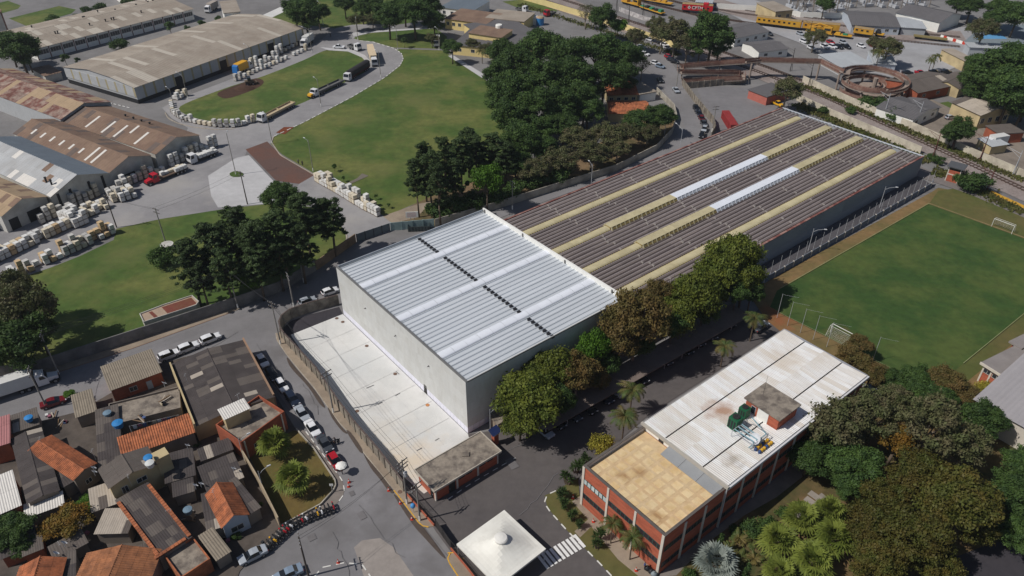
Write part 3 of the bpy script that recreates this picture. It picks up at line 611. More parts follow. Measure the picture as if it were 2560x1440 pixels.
def wheelmesh(r, w, name='wheel'):
    m = MB(); n = 14; k = 0
    m.tube((0, -w / 2, 0), (0, w / 2, 0), r, r, n, 0); m.tube((0, -w / 2 - .01, 0), (0, w / 2 + .01, 0), r * .6, r * .6, n, 1)
    return m.mesh(name, [m_tyre, m_rim])
WHL = wheelmesh(.31, .2)
def loft(secs):
    """secs: (x, zbot, zbelt, ztop, wbot, wbelt, wtop, glass_top, glass_side)"""
    b = MB(); g = MB()
    def ring(s): x, z0, z1, z2, a, c, d = s[:7]; return [(x, -a, z0), (x, -c, (z0 + z1) * .5), (x, -c * .985, z1), (x, -d, z2), (x, d, z2), (x, c * .985, z1), (x, c, (z0 + z1) * .5), (x, a, z0)]
    for s, t in zip(secs, secs[1:]):
        A, B = ring(s), ring(t)
        for i in range(7):
            gl = (i in (2, 4) and s[8]) or (i == 3 and s[7])
            (g if gl else b).poly([A[i], A[i + 1], B[i + 1], B[i]])
        b.poly([A[7], A[0], B[0], B[7]])
    b.poly(ring(secs[0])); b.poly(ring(secs[-1])[::-1])
    return b, g
CARS = {}
def car_proto(kind):
    if kind in CARS: return CARS[kind]
    if kind == 'hatch': L, H, S = 3.95, 1.48, [(-1.95, .38, .82, .84, .72, .80, .70, 0, 0), (-1.88, .28, .90, .96, .76, .84, .72, 1, 0), (-1.55, .25, .93, 1.40, .78, .86, .58, 0, 1), (-.6, .25, .93, 1.48, .80, .87, .60, 0, 1), (.15, .25, .92, 1.42, .80, .87, .58, 1, 1), (.95, .25, .90, .95, .80, .86, .66, 0, 0), (1.75, .27, .78, .82, .76, .82, .62, 0, 0), (1.97, .36, .62, .66, .66, .70, .58, 0, 0)]
    elif kind == 'sedan': L, H, S = 4.4, 1.45, [(-2.2, .40, .84, .90, .70, .78, .66, 0, 0), (-2.1, .28, .92, .98, .76, .84, .70, 0, 0), (-1.45, .25, .93, 1.00, .80, .87, .66, 1, 0), (-.9, .25, .93, 1.40, .80, .87, .58, 0, 1), (-.1, .25, .92, 1.46, .80, .87, .60, 0, 1), (.4, .25, .92, 1.38, .80, .87, .58, 1, 1), (1.15, .25, .90, .95, .80, .86, .68, 0, 0), (2.0, .27, .76, .80, .74, .80, .62, 0, 0), (2.2, .36, .62, .66, .64, .68, .56, 0, 0)]
    elif kind == 'suv': L, H, S = 4.3, 1.66, [(-2.15, .42, .95, 1.0, .76, .84, .72, 0, 0), (-2.05, .32, 1.02, 1.08, .80, .88, .74, 1, 0), (-1.75, .30, 1.04, 1.58, .82, .90, .64, 0, 1), (-.7, .30, 1.04, 1.66, .84, .90, .66, 0, 1), (.3, .30, 1.03, 1.58, .84, .90, .64, 1, 1), (1.0, .30, 1.0, 1.06, .84, .90, .72, 0, 0), (1.95, .32, .92, .96, .80, .86, .68, 0, 0), (2.15, .42, .72, .78, .70, .76, .62, 0, 0)]
    elif kind == 'van': L, H, S = 5.2, 2.1, [(-2.6, .4, 1.1, 2.05, .84, .92, .84, 0, 0), (-.2, .32, 1.1, 2.12, .86, .94, .86, 0, 0), (.6, .32, 1.1, 2.10, .86, .94, .84, 0, 1), (1.2, .32, 1.1, 2.02, .86, .94, .80, 1, 1), (1.95, .32, 1.08, 1.15, .84, .92, .72, 0, 0), (2.5, .36, .85, .9, .78, .84, .66, 0, 0), (2.62, .42, .7, .74, .7, .74, .6, 0, 0)]
    else: L, H, S = 5.0, 1.75, [(-.35, .40, 1.0, 1.05, .80, .88, .74, 1, 0), (-.2, .38, 1.05, 1.68, .82, .90, .66, 0, 1), (.45, .38, 1.05, 1.74, .84, .90, .66, 0, 1), (.85, .38, 1.05, 1.62, .84, .90, .64, 1, 1), (1.45, .38, 1.02, 1.08, .84, .90, .72, 0, 0), (2.35, .38, .95, 1.0, .80, .86, .68, 0, 0), (2.5, .45, .8, .84, .72, .78, .62, 0, 0)]
    b, g = loft(S)
    if kind == 'pickup':
        b.box(-2.5, -.86, .5, -.36, .86, .62); 
        for s in (-1, 1): b.box(-2.5, s * .84 - .05, .62, -.36, s * .84 + .05, 1.05)
        b.box(-2.55, -.89, .55, -2.46, .89, 1.05)
    x0 = S[0][0] if kind != 'pickup' else -2.55
    wb = {'hatch': (-1.2, 1.28), 'sedan': (-1.35, 1.38), 'suv': (-1.3, 1.35), 'van': (-1.6, 1.75), 'pickup': (-1.6, 1.6)}[kind]
    hx = S[-2][0]
    hl = MB().box(hx + .02, -.16, S[-2][2] - .12, hx + .19, .16, S[-2][2] + .02); tl = MB().box(x0 - .03, -.13, S[0][2] - .18, x0 + .06, .13, S[0][2] + .05)
    pl = MB().box(x0 - .05, -.62, .38, x0 + .1, .62, .55); pf = MB().box(S[-1][0] - .1, -.5, .36, S[-1][0] + .04, .5, .5)
    CARS[kind] = dict(body=b.mesh('body', PAINT['white'], False), glass=g.mesh('windows', m_cglass), hl=hl.mesh('headlight', m_lamp), tl=tl.mesh('tail_light', m_tail), pl=pl.mesh('bumper', m_plast), pf=pf.mesh('bumper', m_plast), wb=wb, wy=S[3][5] - .1)
    return CARS[kind]
def car(kind, pos, ang, colour, label, group, name='parked_car', cat='car'):
    c = car_proto(kind); t = thing(name, label, cat, pos, ang, group)
    inst('body', c['body'], t, mat=PAINT[colour]); inst('windows', c['glass'], t); inst('bumper', c['pl'], t); inst('bumper', c['pf'], t)
    for s in (-1, 1): inst('headlight', c['hl'], t, (0, s * .62, 0)); inst('tail_light', c['tl'], t, (0, s * .68, 0))
    for x in c['wb']:
        for s in (-1, 1): inst('wheel', WHL, t, (x, s * c['wy'], .31))
    return t
TW = wheelmesh(.5, .3)
def truck(name, label, px_front, px_back, cabm, kind, L, loadm=None, group=None, z=0.0, long_nose=False, bedw=2.5, loads=None, cat='truck'):
    """rigid or articulated truck; front and back are ground readings of its axis"""
    a, b = G(*px_front), G(*px_back); d = (a - b); rz = math.atan2(d.y, d.x); d.normalize()
    mid = a - d * (L / 2); t = thing(name, label, cat, (mid.x, mid.y, z), rz, group)
    f = L / 2; m = MB(); g = MB(); w = 1.22
    if long_nose:
        m.hexa([(f - 1.9, -w * .8, .55), (f, -w * .72, .55), (f, w * .72, .55), (f - 1.9, w * .8, .55)], [(f - 1.9, -w * .75, 1.75), (f - .1, -w * .6, 1.45), (f - .1, w * .6, 1.45), (f - 1.9, w * .75, 1.75)])
        cx0, cx1, ch = f - 3.7, f - 1.75, 2.75
    else: cx0, cx1, ch = f - 2.2, f, 3.0
    m.hexa([(cx0, -w, .5), (cx1, -w, .5), (cx1, w, .5), (cx0, w, .5)], [(cx0, -w, 1.75), (cx1, -w, 1.75), (cx1, w, 1.75), (cx0, w, 1.75)])
    m.hexa([(cx0, -w, 1.75), (cx1 - .02, -w, 1.75), (cx1 - .02, w, 1.75), (cx0, w, 1.75)], [(cx0, -w * .92, ch), (cx1 - .45, -w * .9, ch), (cx1 - .45, w * .9, ch), (cx0, w * .92, ch)])
    m.hexa([(cx0, -w * .85, ch), (cx1 - .8, -w * .85, ch), (cx1 - .8, w * .85, ch), (cx0, w * .85, ch)], [(cx0, -w * .8, ch + .45), (cx1 - 1.3, -w * .7, ch + .3), (cx1 - 1.3, w * .7, ch + .3), (cx0, w * .8, ch + .45)]) if kind in ('box', 'artic') else None
    g.hexa([(cx1 - .1, -w * .88, 1.85), (cx1 + .015, -w * .88, 1.85), (cx1 + .015, w * .88, 1.85), (cx1 - .1, w * .88, 1.85)], [(cx1 - .5, -w * .82, ch - .12), (cx1 - .375, -w * .82, ch - .12), (cx1 - .375, w * .82, ch - .12), (cx1 - .5, w * .82, ch - .12)])
    for s in (-1, 1): g.hexa([(cx1 - 1.35, s * w, 1.85), (cx1 - .25, s * w, 1.85), (cx1 - .25, s * w * 1.012, 1.85), (cx1 - 1.35, s * w * 1.012, 1.85)], [(cx1 - 1.35, s * w * .94, ch - .2), (cx1 - .6, s * w * .94, ch - .2), (cx1 - .6, s * w * .96, ch - .2), (cx1 - 1.35, s * w * .96, ch - .2)])
    cab = m.build('cab', cabm, t); g.build('windscreen', m_cglass, cab)
    MB().box(cx1 - .1, -w * .9, .45, (f if long_nose else cx1) + .08, w * .9, .85).build('bumper', m_plast, cab)
    MB().box(-f, -.45, .7, f - 1.0, .45, .95).build('chassis', m_dark, t)
    be, bs = -f, cx0 - .35
    if kind in ('box', 'artic'): MB().box(be, -bedw / 2, 1.15, bs, bedw / 2, 3.9).build('cargo_box', loadm, t)
    elif kind == 'tarp':
        mm = MB(); N = 5; hw = bedw / 2
        pr = [(-hw, 1.15), (-hw, 3.2), (-hw * .55, 3.5), (0, 3.6), (hw * .55, 3.5), (hw, 3.2), (hw, 1.15)]
        for (y0, z0), (y1, z1) in zip(pr, pr[1:]): mm.poly([(be, y0, z0), (bs, y0, z0), (bs, y1, z1), (be, y1, z1)])
        mm.poly([(be, y, z) for y, z in pr][::-1]); mm.poly([(bs, y, z) for y, z in pr]); mm.build('tarpaulin', loadm, t)
        MB().box(be, -hw, .95, bs, hw, 1.5).build('side_board', M('truck_red', srgb(96, 44, 42), .1, 1, .7), t)
    else:
        MB().box(be, -bedw / 2, 1.0, bs, bedw / 2, 1.15).build('load_bed', loadm or m_plast, t)
        hh = .55 if kind == 'drop' else .02
        if kind == 'drop':
            sb = MB().box(be, -bedw / 2, 1.15, bs, -bedw / 2 + .06, 1.15 + hh).mesh('side_board', loadm)
            inst('side_board', sb, t); inst('side_board', sb, t, (0, bedw - .06, 0))
            eb = MB().box(0, -bedw / 2 + .06, 1.15, .06, bedw / 2 - .06, 1.15 + hh).mesh('end_board', loadm)
            for x in (be, (be + bs) / 2, bs - .06): inst('end_board', eb, t, (x, 0, 0))
        if loads:
            n = 0
            for i in range(int((bs - be - .4) / 1.3)):
                for s in (-1, 1):
                    if rnd.random() < .85:
                        MB().box(be + .3 + i * 1.3, s * .6 - .55, 1.16, be + 1.4 + i * 1.3, s * .6 + .55, 1.16 + rnd.choice((.7, 1.0, 1.05))).build('load', rnd.choice(loads), t)
    xs = [f - 1.0 if not long_nose else f - .75] + ([be + 1.2, be + 2.4, be + 3.6] if L > 12 else [be + 1.6, be + 2.8]) + ([cx0 - 1.6, cx0 - 2.8] if L > 14 else [])
    for x in xs:
        for s in (-1, 1): inst('wheel', TW, t, (x, s * 1.05, .5))
    return t
# motorbike and rider
BK = {}
def bike(pos, ang, tank, label, group):
    if not BK:
        BK['w'] = wheelmesh(.3, .11)
        f = MB().path([(-.65, 0, .3), (-.2, 0, .55), (.15, 0, .8), (.45, 0, .85), (.65, 0, .3)], .05, 5).box(-.2, -.12, .25, .25, .12, .58).tube((-.75, .1, .35), (0, .1, .35), .05)
        BK['f'] = f.mesh('frame', m_plast)
        BK['t'] = MB().hexa([(-.05, -.13, .72), (.42, -.1, .72), (.42, .1, .72), (-.05, .13, .72)], [(0, -.1, .98), (.35, -.09, .95), (.35, .09, .95), (0, .1, .98)]).hexa([(.55, -.12, .78), (.75, -.09, .78), (.75, .09, .78), (.55, .12, .78)], [(.5, -.11, 1.1), (.62, -.08, 1.1), (.62, .08, 1.1), (.5, .11, 1.1)]).hexa([(-1.0, -.1, .7), (-.6, -.12, .72), (-.6, .12, .72), (-1.0, .1, .7)], [(-1.0, -.07, .85), (-.6, -.1, .82), (-.6, .1, .82), (-1.0, .07, .85)]).mesh('fairing', PAINT['white'])
        BK['s'] = MB().box(-.7, -.13, .8, -.03, .13, .9).mesh('seat', m_plast)
        BK['h'] = MB().path([(.28, -.36, 1.08), (.42, -.12, 1.02), (.42, .12, 1.02), (.28, .36, 1.08)], .03, 5).tube((.3, -.4, 1.2), (.3, -.28, 1.24), .07).mesh('handlebar', m_dark)
        BK['b'] = MB().box(-1.05, -.2, .9, -.65, .2, 1.25).mesh('top_box', m_plast)
    t = thing('motorbike', label, 'motorbike', pos, ang, group)
    inst('frame', BK['f'], t); inst('fairing', BK['t'], t, mat=tank); inst('seat', BK['s'], t); inst('handlebar', BK['h'], t)
    inst('wheel', BK['w'], t, (.66, 0, .3)); inst('wheel', BK['w'], t, (-.66, 0, .3))
    if rnd.random() < .35: inst('top_box', BK['b'], t)
    return t
PE = {}
def person(pos, ang, shirt, label, pose='stand', group=None):
    """one continuous skinned figure per pose; the clothes are painted zones of the one surface"""
    if pose not in PE:
        if pose == 'stand': V_ = {'pel': (0, 0, .95), 'ch': (0, 0, 1.28), 'nk': (.02, 0, 1.5), 'hd': (.04, 0, 1.62), 'tp': (.03, 0, 1.74), 'ls': (0, .2, 1.44), 'le': (-.02, .28, 1.15), 'lh': (.08, .27, .88), 'rs': (0, -.2, 1.44), 're': (.02, -.28, 1.15), 'rh': (.14, -.26, .9), 'lk': (.03, .11, .5), 'lf': (-.06, .12, .06), 'lt': (.12, .13, .04), 'rk': (.06, -.11, .5), 'rf': (.05, -.12, .06), 'rt': (.23, -.13, .04)}
        else: V_ = {'pel': (-.2, 0, .95), 'ch': (-.12, 0, 1.28), 'nk': (-.06, 0, 1.5), 'hd': (-.03, 0, 1.62), 'tp': (-.04, 0, 1.75), 'ls': (-.1, .2, 1.44), 'le': (.08, .3, 1.22), 'lh': (.3, .33, 1.1), 'rs': (-.1, -.2, 1.44), 're': (.08, -.3, 1.22), 'rh': (.3, -.33, 1.1), 'lk': (.22, .2, .82), 'lf': (.05, .2, .36), 'lt': (.22, .2, .32), 'rk': (.22, -.2, .82), 'rf': (.05, -.2, .36), 'rt': (.22, -.2, .32)}
        rad = {'pel': .15, 'ch': .17, 'nk': .065, 'hd': .105, 'tp': .08, 'ls': .075, 'le': .05, 'lh': .045, 'rs': .075, 're': .05, 'rh': .045, 'lk': .075, 'lf': .05, 'lt': .045, 'rk': .075, 'rf': .05, 'rt': .045}
        E_ = [('pel', 'ch'), ('ch', 'nk'), ('nk', 'hd'), ('hd', 'tp'), ('ch', 'ls'), ('ls', 'le'), ('le', 'lh'), ('ch', 'rs'), ('rs', 're'), ('re', 'rh'), ('pel', 'lk'), ('lk', 'lf'), ('lf', 'lt'), ('pel', 'rk'), ('rk', 'rf'), ('rf', 'rt')]
        ks = list(V_); me = bpy.data.meshes.new('sk'); me.from_pydata([V_[k] for k in ks], [(ks.index(a), ks.index(b)) for a, b in E_], [])
        o = bpy.data.objects.new('sk', me); col.objects.link(o); md = o.modifiers.new('s', 'SKIN'); o.modifiers.new('d', 'SUBSURF').levels = 1
        for i, k in enumerate(ks): me.skin_vertices[0].data[i].radius = (rad[k], rad[k]); me.skin_vertices[0].data[i].use_root = (k == 'pel')
        dg = bpy.context.evaluated_depsgraph_get(); ev = o.evaluated_get(dg); me2 = bpy.data.meshes.new_from_object(ev)
        bpy.data.objects.remove(o)
        me2.name = 'person'; me2.materials.clear()
        for mt in (M('shirt', srgb(90, 100, 120)), M('trousers', srgb(44, 46, 56)), M('skin', srgb(150, 112, 90)), M('hair', srgb(32, 28, 26))): me2.materials.append(mt)
        for p in me2.polygons:
            c = p.center; p.use_smooth = True
            p.material_index = 1 if c.z < 1.0 and abs(c.y) < .24 and not (c.z > .84 and c.x > .18) else (3 if c.z > 1.66 else (2 if c.z > 1.5 or (abs(c.y) > .23 and c.z < 1.2) else 0))
        PE[pose] = me2
    o = inst('person', PE[pose], None, pos, ang); o.material_slots[0].link = 'OBJECT'; o.material_slots[0].material = shirt
    return tag(o, label, 'person', group)
# poles
m_polec = M('concrete_pole', srgb(140, 136, 130), .12, 1, .9)
m_polew = M('pole_wood', srgb(84, 76, 70), .15, 1, .9)
m_gal = M('galvanised', srgb(176, 178, 182), .06, 1, .5)
m_lum = M('luminaire', srgb(206, 208, 212), .05, 1, .4)
def lamp_pole(px, h, ang, arm=2.2, label='', group=None, white=True, base=True, name='street_lamp', r=.1, mat=None):
    p = G(*px); t = thing(name, label, 'street lamp', p, ang, group)
    MB().tube((0, 0, 0), (0, 0, h), r * 1.3, r * .8, 7).build('pole', mat or m_polec, t)
    if base: MB().tube((0, 0, 0), (0, 0, 1.1), r * 1.36, r * 1.3, 7).build('painted_base', m_white, t)
    MB().path([(0, 0, h - .9), (arm * .4, 0, h - .2), (arm, 0, h + .25)], .04, 5).build('arm', m_gal, t)
    MB().hexa([(arm - .1, -.14, h + .18), (arm + .55, -.1, h + .26), (arm + .55, .1, h + .26), (arm - .1, .14, h + .18)], [(arm - .1, -.1, h + .36), (arm + .5, -.07, h + .38), (arm + .5, .07, h + .38), (arm - .1, .1, h + .36)]).build('lamp_head', m_lum, t)
    return t
def util_pole(px, h, ang, label, group=None, arms=(.35, 1.3), base=True, trafo=False, mat=None):
    p = G(*px); t = thing('utility_pole', label, 'utility pole', p, ang, group)
    MB().tube((0, 0, 0), (0, 0, h), .17, .11, 7).build('pole', mat or m_polec, t)
    if base: MB().tube((0, 0, 0), (0, 0, 1.3), .18, .17, 7).build('painted_base', m_white, t)
    for a in arms:
        c = MB().box(-.06, -1.1, h - a - .08, .06, 1.1, h - a + .04).build('cross_arm', m_polew, t)
        im = MB().lathe([(.05, 0), (.07, .06), (.04, .12), (.05, .2)], 6).mesh('insulator', m_gal)
        for y in (-.95, -.4, .4, .95): inst('insulator', im, c, (0, y, h - a + .04))
    if trafo: MB().lathe([(.3, h - 3.4), (.34, h - 3.3), (.34, h - 2.5), (.2, h - 2.4)], 10, c=(.45, 0)).box(.1, -.05, h - 3.2, .3, .05, h - 2.6).build('transformer', m_gal, t)
    return t
# ------------------------------------------------------------------ brick office with flat front and corrugated rear
m_brick = M('brick', srgb(178, 98, 74), .14, 3.0, .9, c2=srgb(150, 80, 60), s2=.5, amt2=.8, stretch=(1, 1, 4))
m_pil = M('pilaster_concrete', srgb(204, 196, 184), .06, 1, .85)
m_tile = M('roof_tile_cream', srgb(222, 198, 156), .06, 1.2, .8, rv=.06, c2=srgb(204, 172, 122), s2=.35, amt2=.8)
m_tilejoint = M('roof_membrane_tan', srgb(204, 174, 134), .10, 1.2, .9, c2=srgb(206, 184, 148), s2=.3, amt2=.7)
m_corrw = M('corrugated_white', srgb(226, 226, 226), .05, 1.5, .55, rv=.03, c2=srgb(200, 188, 172), s2=.14, amt2=.6, stretch=(1, .4, 1))
m_corrs = M('corrugated_stained', srgb(214, 206, 196), .08, 1.5, .6, rv=.04, c2=srgb(170, 130, 96), s2=.12, amt2=.8)
m_greenf = M('green_frame', srgb(58, 78, 74), .1, 2, .6)
m_pale = M('pale_pane', srgb(196, 206, 206), .08, .6, .2, spec=.6, rv=.12)
m_dpane = M('dark_pane', srgb(52, 44, 52), .2, .8, .2, spec=.6, rv=.2)
m_concr = M('old_concrete', srgb(146, 136, 124), .16, 1.6, .92, c2=srgb(98, 90, 84), s2=.6, amt2=.9)
m_greyaw = M('grey_awning', srgb(140, 142, 144), .06, .8, .7, rv=.05)
ob = G(1663, 1341, 9.1); ob.z = 0
BW, BF, BR, BH = 16.9, 13.7, 39.6, 9.1
of = thing('office_building', 'two-storey red brick office with tiled flat front roof and white corrugated rear roof', 'building', ob, YAW)
MB().box(0, 0, 0, BF, BW, BH - .85).build('wall', m_brick, of)
MB().box(.3, .3, BH - .85, BF, BW - .3, BH - .82).build('roof_slab', m_tilejoint, of)
for n, b in (('front', (0, 0, .3, BW)), ('right', (.3, 0, BF, .3))): MB().box(b[0], b[1], BH - .85, b[2], b[3], BH).build('parapet', m_brick, of)
MB().box(.3, BW - .3, BH - .85, BF, BW, BH).build('parapet', M('parapet_white', srgb(196, 194, 196), .06, 1, .8), of)
m_cp = M('coping_dark', srgb(96, 90, 86), .15, 1, .8)
MB().box(-.06, -.06, BH, .38, BW + .06, BH + .09).build('coping', m_cp, of); MB().box(.38, -.06, BH, BF, .38, BH + .09).build('coping', m_cp, of); MB().box(.38, BW - .38, BH, BF, BW + .06, BH + .09).build('coping', m_cp, of)
mt = MB().box(-.7, -.7, 0, .7, .7, .025).mesh('roof_tile', m_tile)
for i in range(6):
    for j in range(8): inst('roof_tile', mt, of, (1.35 + i * 1.93, 1.4 + j * 2.01, BH - .82))
for v in (0.0, BW / 3, 2 * BW / 3, BW): MB().box(-.14, v - .2 if 0 < v < BW else (v if v == 0 else v - .45), 0, .06, v + .2 if 0 < v < BW else (.45 if v == 0 else v + .02), BH - .02).build('pilaster', m_pil, of)
pm = MB().box(-.22, -.14, 0, .22, .05, BH - .5).mesh('pilaster', m_pil)
for k in range(1, 12): inst('pilaster', pm, of, (k * 4.6, 0, 0))
for bay in range(3):
    for z, gl in ((5.35, m_pale if bay == 2 else m_dpane), (2.05, m_dpane)):
        for k in range(6): win(of, BF, BW, 3, BW - (bay * BW / 3 + .62 + k * .86), z, .84, 1.15, m_greenf, gl, bars=0)
for k in range(11):
    for z in (5.2, 1.4):
        if (k, z) in ((9, 5.2),): continue
        for q in range(3): win(of, BF, BW, 0, k * 4.6 + .95 + q * 1.35, z, 1.25, 1.1, m_greenf, m_dpane, bars=1)
# rear block
x0 = BF + .2; x1 = BF + BR
stain(m_corrw, G(1805, 1030, 9.6), 3.6, srgb(158, 110, 72), .8, .6, (1, 1, 0)); stain(m_corrw, G(1830, 1150, 9.6), 2.5, srgb(150, 136, 120), .7, .8, (1, 1, 0)); stain(m_corrw, G(1960, 900, 9.6), 5, srgb(196, 182, 164), .6, .5, (1, 1, 0)); stain(m_corrw, G(1700, 1080, 9.6), 4, srgb(202, 196, 188), .7, .7, (1, 1, 0))
for q in ((1640, 1290, 8.3), (1600, 1180, 8.3), (1560, 1190, 8.3)): stain(m_tile, G(*q), 1.6, srgb(166, 128, 84), .7, .9); stain(m_tilejoint, G(*q), 1.8, srgb(158, 122, 82), .8, .9)
MB().box(x0, .0, 0, x1, BW, BH - .1).build('rear_wall', m_brick, of)
MB().box(x0 - .1, BW * .66, BH - .8, x0 - .01, BW - .02, BH + .75).build('end_wall', m_white, of)
dd = MB().box(x0 - .16, BW * .74, BH - .8, x0 - .1, BW * .80, BH + .62).build('roof_door', m_dark, of); MB().box(x0 - .2, BW * .79, BH, x0 - .16, BW * .795, BH + .12).build('handle', m_gal, dd)
MB().box(x0 - .55, -.5, BH + .3, x0 - .15, BW + .35, BH + .8).build('fascia', M('fascia_grey', srgb(176, 170, 160), .08, 1, .85), of)
MB().box(x0 - .15, -.5, BH - .05, x1 + .4, -.1, BH + .45).build('fascia', M('fascia_white', srgb(206, 206, 208), .06, 1, .8), of)
MB().box(x0 - .15, BW + .05, BH - .05, x1 + .4, BW + .4, BH + .5).build('fascia', M('fascia_left', srgb(150, 148, 146), .15, 1, .85), of)
MB().box(x1 + .1, -.1, BH - .05, x1 + .5, BW + .05, BH + .5).build('fascia', M('fascia_back', srgb(150, 152, 158), .1, 1, .85), of)
vs_ = [-.1, BW * .27, BW * .29, BW * .5, BW * .73, BW * .75, BW + .05]
zt = BH + .45
for a, b, za, zb in ((vs_[1], vs_[0], zt - .1, zt + .12), (vs_[2], vs_[3], zt - .1, zt + .2), (vs_[4], vs_[3], zt - .1, zt + .2), (vs_[5], vs_[6], zt - .1, zt + .12)):
    roof_plane(of, (x0 - .2, a, za), (x1 + .1, a, za), (x0 - .2, b, zb), m_corrw, 1.15, 30, .38, .05)
for a, b in ((vs_[1], vs_[2]), (vs_[4], vs_[5])): MB().box(x0 - .1, a - .05, zt - .25, x1, b + .05, zt - .2).build('gutter', M('gutter_black', srgb(46, 40, 38), .2, 1, .9), of)
for k in range(3):
    w = (BW * .64) / 3; MB().hexa([(BF - 2.3, .3 + k * w, BH - .3), (x0, .3 + k * w, BH + .3), (x0, .3 + (k + 1) * w - .05, BH + .3), (BF - 2.3, .3 + (k + 1) * w - .05, BH - .3)], [(BF - 2.3, .3 + k * w, BH - .22), (x0, .3 + k * w, BH + .38), (x0, .3 + (k + 1) * w - .05, BH + .38), (BF - 2.3, .3 + (k + 1) * w - .05, BH - .22)]).build('awning_panel', m_greyaw, of)
MB().tube((x0 - .3, -.3, 0), (x0 - .3, -.3, BH + .2), .11, .11, 8).build('drain_pipe', m_gal, of)
# roof plant
fo = Fr((0, 0, 0), (1, 0, 0), (0, 1, 0)); fo.o = ob; fo.u = U; fo.v = V
pa = fo.loc(1950, 1052, 12.2); pb = fo.loc(2003, 1012, 12.2); pc = fo.loc(1867, 990, 12.2)
ph = thing('rooftop_hut', 'small brick hut with stained concrete slab on the white corrugated roof', 'hut', fo.P(pa[0] + .3, pa[1] + .3, BH + .42), YAW)
hl_, hw = pb[0] - pa[0] - .6, pc[1] - pa[1] - .6
MB().box(0, 0, -.05, hl_, hw, 2.5).build('wall', m_brick, ph); MB().box(-.35, -.35, 2.5, hl_ + .35, hw + .35, 2.75).build('roof_slab', m_concr, ph)
win(ph, hl_, hw, 3, hw * .25, .3, .9, 1.6, m_gal, m_glass, 'vent_window', 0); MB().box(-.04, hw * .3, 0, -.0, hw * .62, 2.4).build('white_panel', m_white, ph)
MB().tube((hl_ * .5, hw * .8, 2.75), (hl_ * .5, hw * .8, 7.0), .03, .02, 5).build('antenna', m_dark, ph)
m_acg = M('unit_green', srgb(30, 92, 62), .08, 1, .6); m_pipe = M('pipe_blue', srgb(120, 158, 170), .05, 1, .5)
for p, s in (((1835, 1068), 1.0), ((1858, 1040), .85)):
    q = fo.loc(*p, BH + .5); t = thing('cooling_unit', 'dark green cooling tower, %s of the pair on the white corrugated roof' % ('larger' if s == 1 else 'smaller'), 'cooling unit', fo.P(q[0], q[1], BH + .55), YAW)
    MB().box(-.85 * s, -.85 * s, 0, .85 * s, .85 * s, 2.3 * s).build('casing', m_acg, t)
    f = MB().lathe([(.62 * s, 2.3 * s), (.62 * s, 2.5 * s)], 14).build('fan_ring', m_dark, t); MB().box(-.55 * s, -.06, 2.48 * s, .55 * s, .06, 2.54 * s).box(-.06, -.55 * s, 2.5 * s, .06, .55 * s, 2.56 * s).build('fan_blade', m_plast, f)
    for k in range(3): MB().box(-.88 * s, (-.6 + k * .5) * s, .3, -.85 * s, (-.3 + k * .5) * s, 1.9 * s).build('louvre', m_plast, t)
q0 = fo.loc(1872, 1095, BH + .5)
pt = thing('pipe_rack', 'pale blue pipework on a steel rack beside the green cooling towers', 'pipes', fo.P(q0[0], q0[1], BH + .55), YAW)
for k in range(3):
    MB().path([(-1.5 + k * .9, 1.9, 1.4), (-1.5 + k * .9, -1.7, 1.5 - .1 * k), (-1.5 + k * .9, -1.7, .1)], .09, 6).build('pipe', m_pipe, pt)
MB().path([(-2.2, -1.5, .4), (2.4, -1.5, .5), (2.4, 1.6, 1.9)], .09, 6).build('pipe', m_pipe, pt)
for x in (-2, 0, 2):
    for y in (-2, 2): MB().tube((x, y, -.1), (x, y, 1.4), .06, .06, 5).build('rack_leg', m_gal, pt)
rf = MB()
for x in (-2, 0, 2): rf.tube((x, -2, 1.38), (x, 2, 1.38), .05)
for y in (-2, 2): rf.tube((-2, y, 1.38), (2, y, 1.38), .05)
rf.build('rack_frame', m_gal, pt)
bm = MB().lathe([(.22, 0), (.27, .25), (.24, .55), (.1, .62)], 9)
BAR = {c: bm.mesh('drum', M('drum_' + c, srgb(*v), .1, 2, .5)) for c, v in (('yellow', (206, 160, 48)), ('blue', (52, 78, 124)))}
for i in range(12):
    c = 'yellow' if i % 3 else 'blue'
    o = inst('valve_drum', BAR[c], None, tuple(fo.P(q0[0] - 1.5 + (i % 6) * .62, q0[1] - 3.1 + (i // 6) * .75, BH + .56))); tag(o, '%s drum in the cluster below the rooftop pipework' % c, 'drum', c + ' drums on the roof')
def dish(pos, r, ang, label, group=None, el=.6, mat=None):
    t = thing('satellite_dish', label, 'satellite dish', pos, ang, group); m = MB(); n = 12; rg = []
    for k in range(4):
        rr = r * k / 3; rg.append([(rr * math.cos(2 * math.pi * i / n), rr * math.sin(2 * math.pi * i / n), .35 * r * (k / 3) ** 2) for i in range(n)])
    cs, sn = math.cos(el), math.sin(el)
    tr = lambda p: (p[0] * cs + p[2] * sn, p[1], -p[0] * sn + p[2] * cs + r * .9 + .3)
    for k in range(3):
        for i in range(n): m.poly([tr(rg[k][i]), tr(rg[k][(i + 1) % n]), tr(rg[k + 1][(i + 1) % n]), tr(rg[k + 1][i])])
    m.build('reflector', mat or M('dish_white', srgb(206, 208, 212), .06, 2, .5), t, True)
    MB().tube((0, 0, -.1), (0, 0, r * .9 + .3), .05, .04, 6).build('mast', m_gal, t); MB().tube(tr((r * .8, 0, .2)), tr((0, 0, r * .9)), .02, .02, 4).build('feed_arm', m_gal, t)
    return t
qd = fo.loc(1887, 1112, BH + .5); dish(fo.P(qd[0], qd[1], BH + .55), 1.0, R(200), 'large white satellite dish beside the yellow drums on the office roof', None, .9)
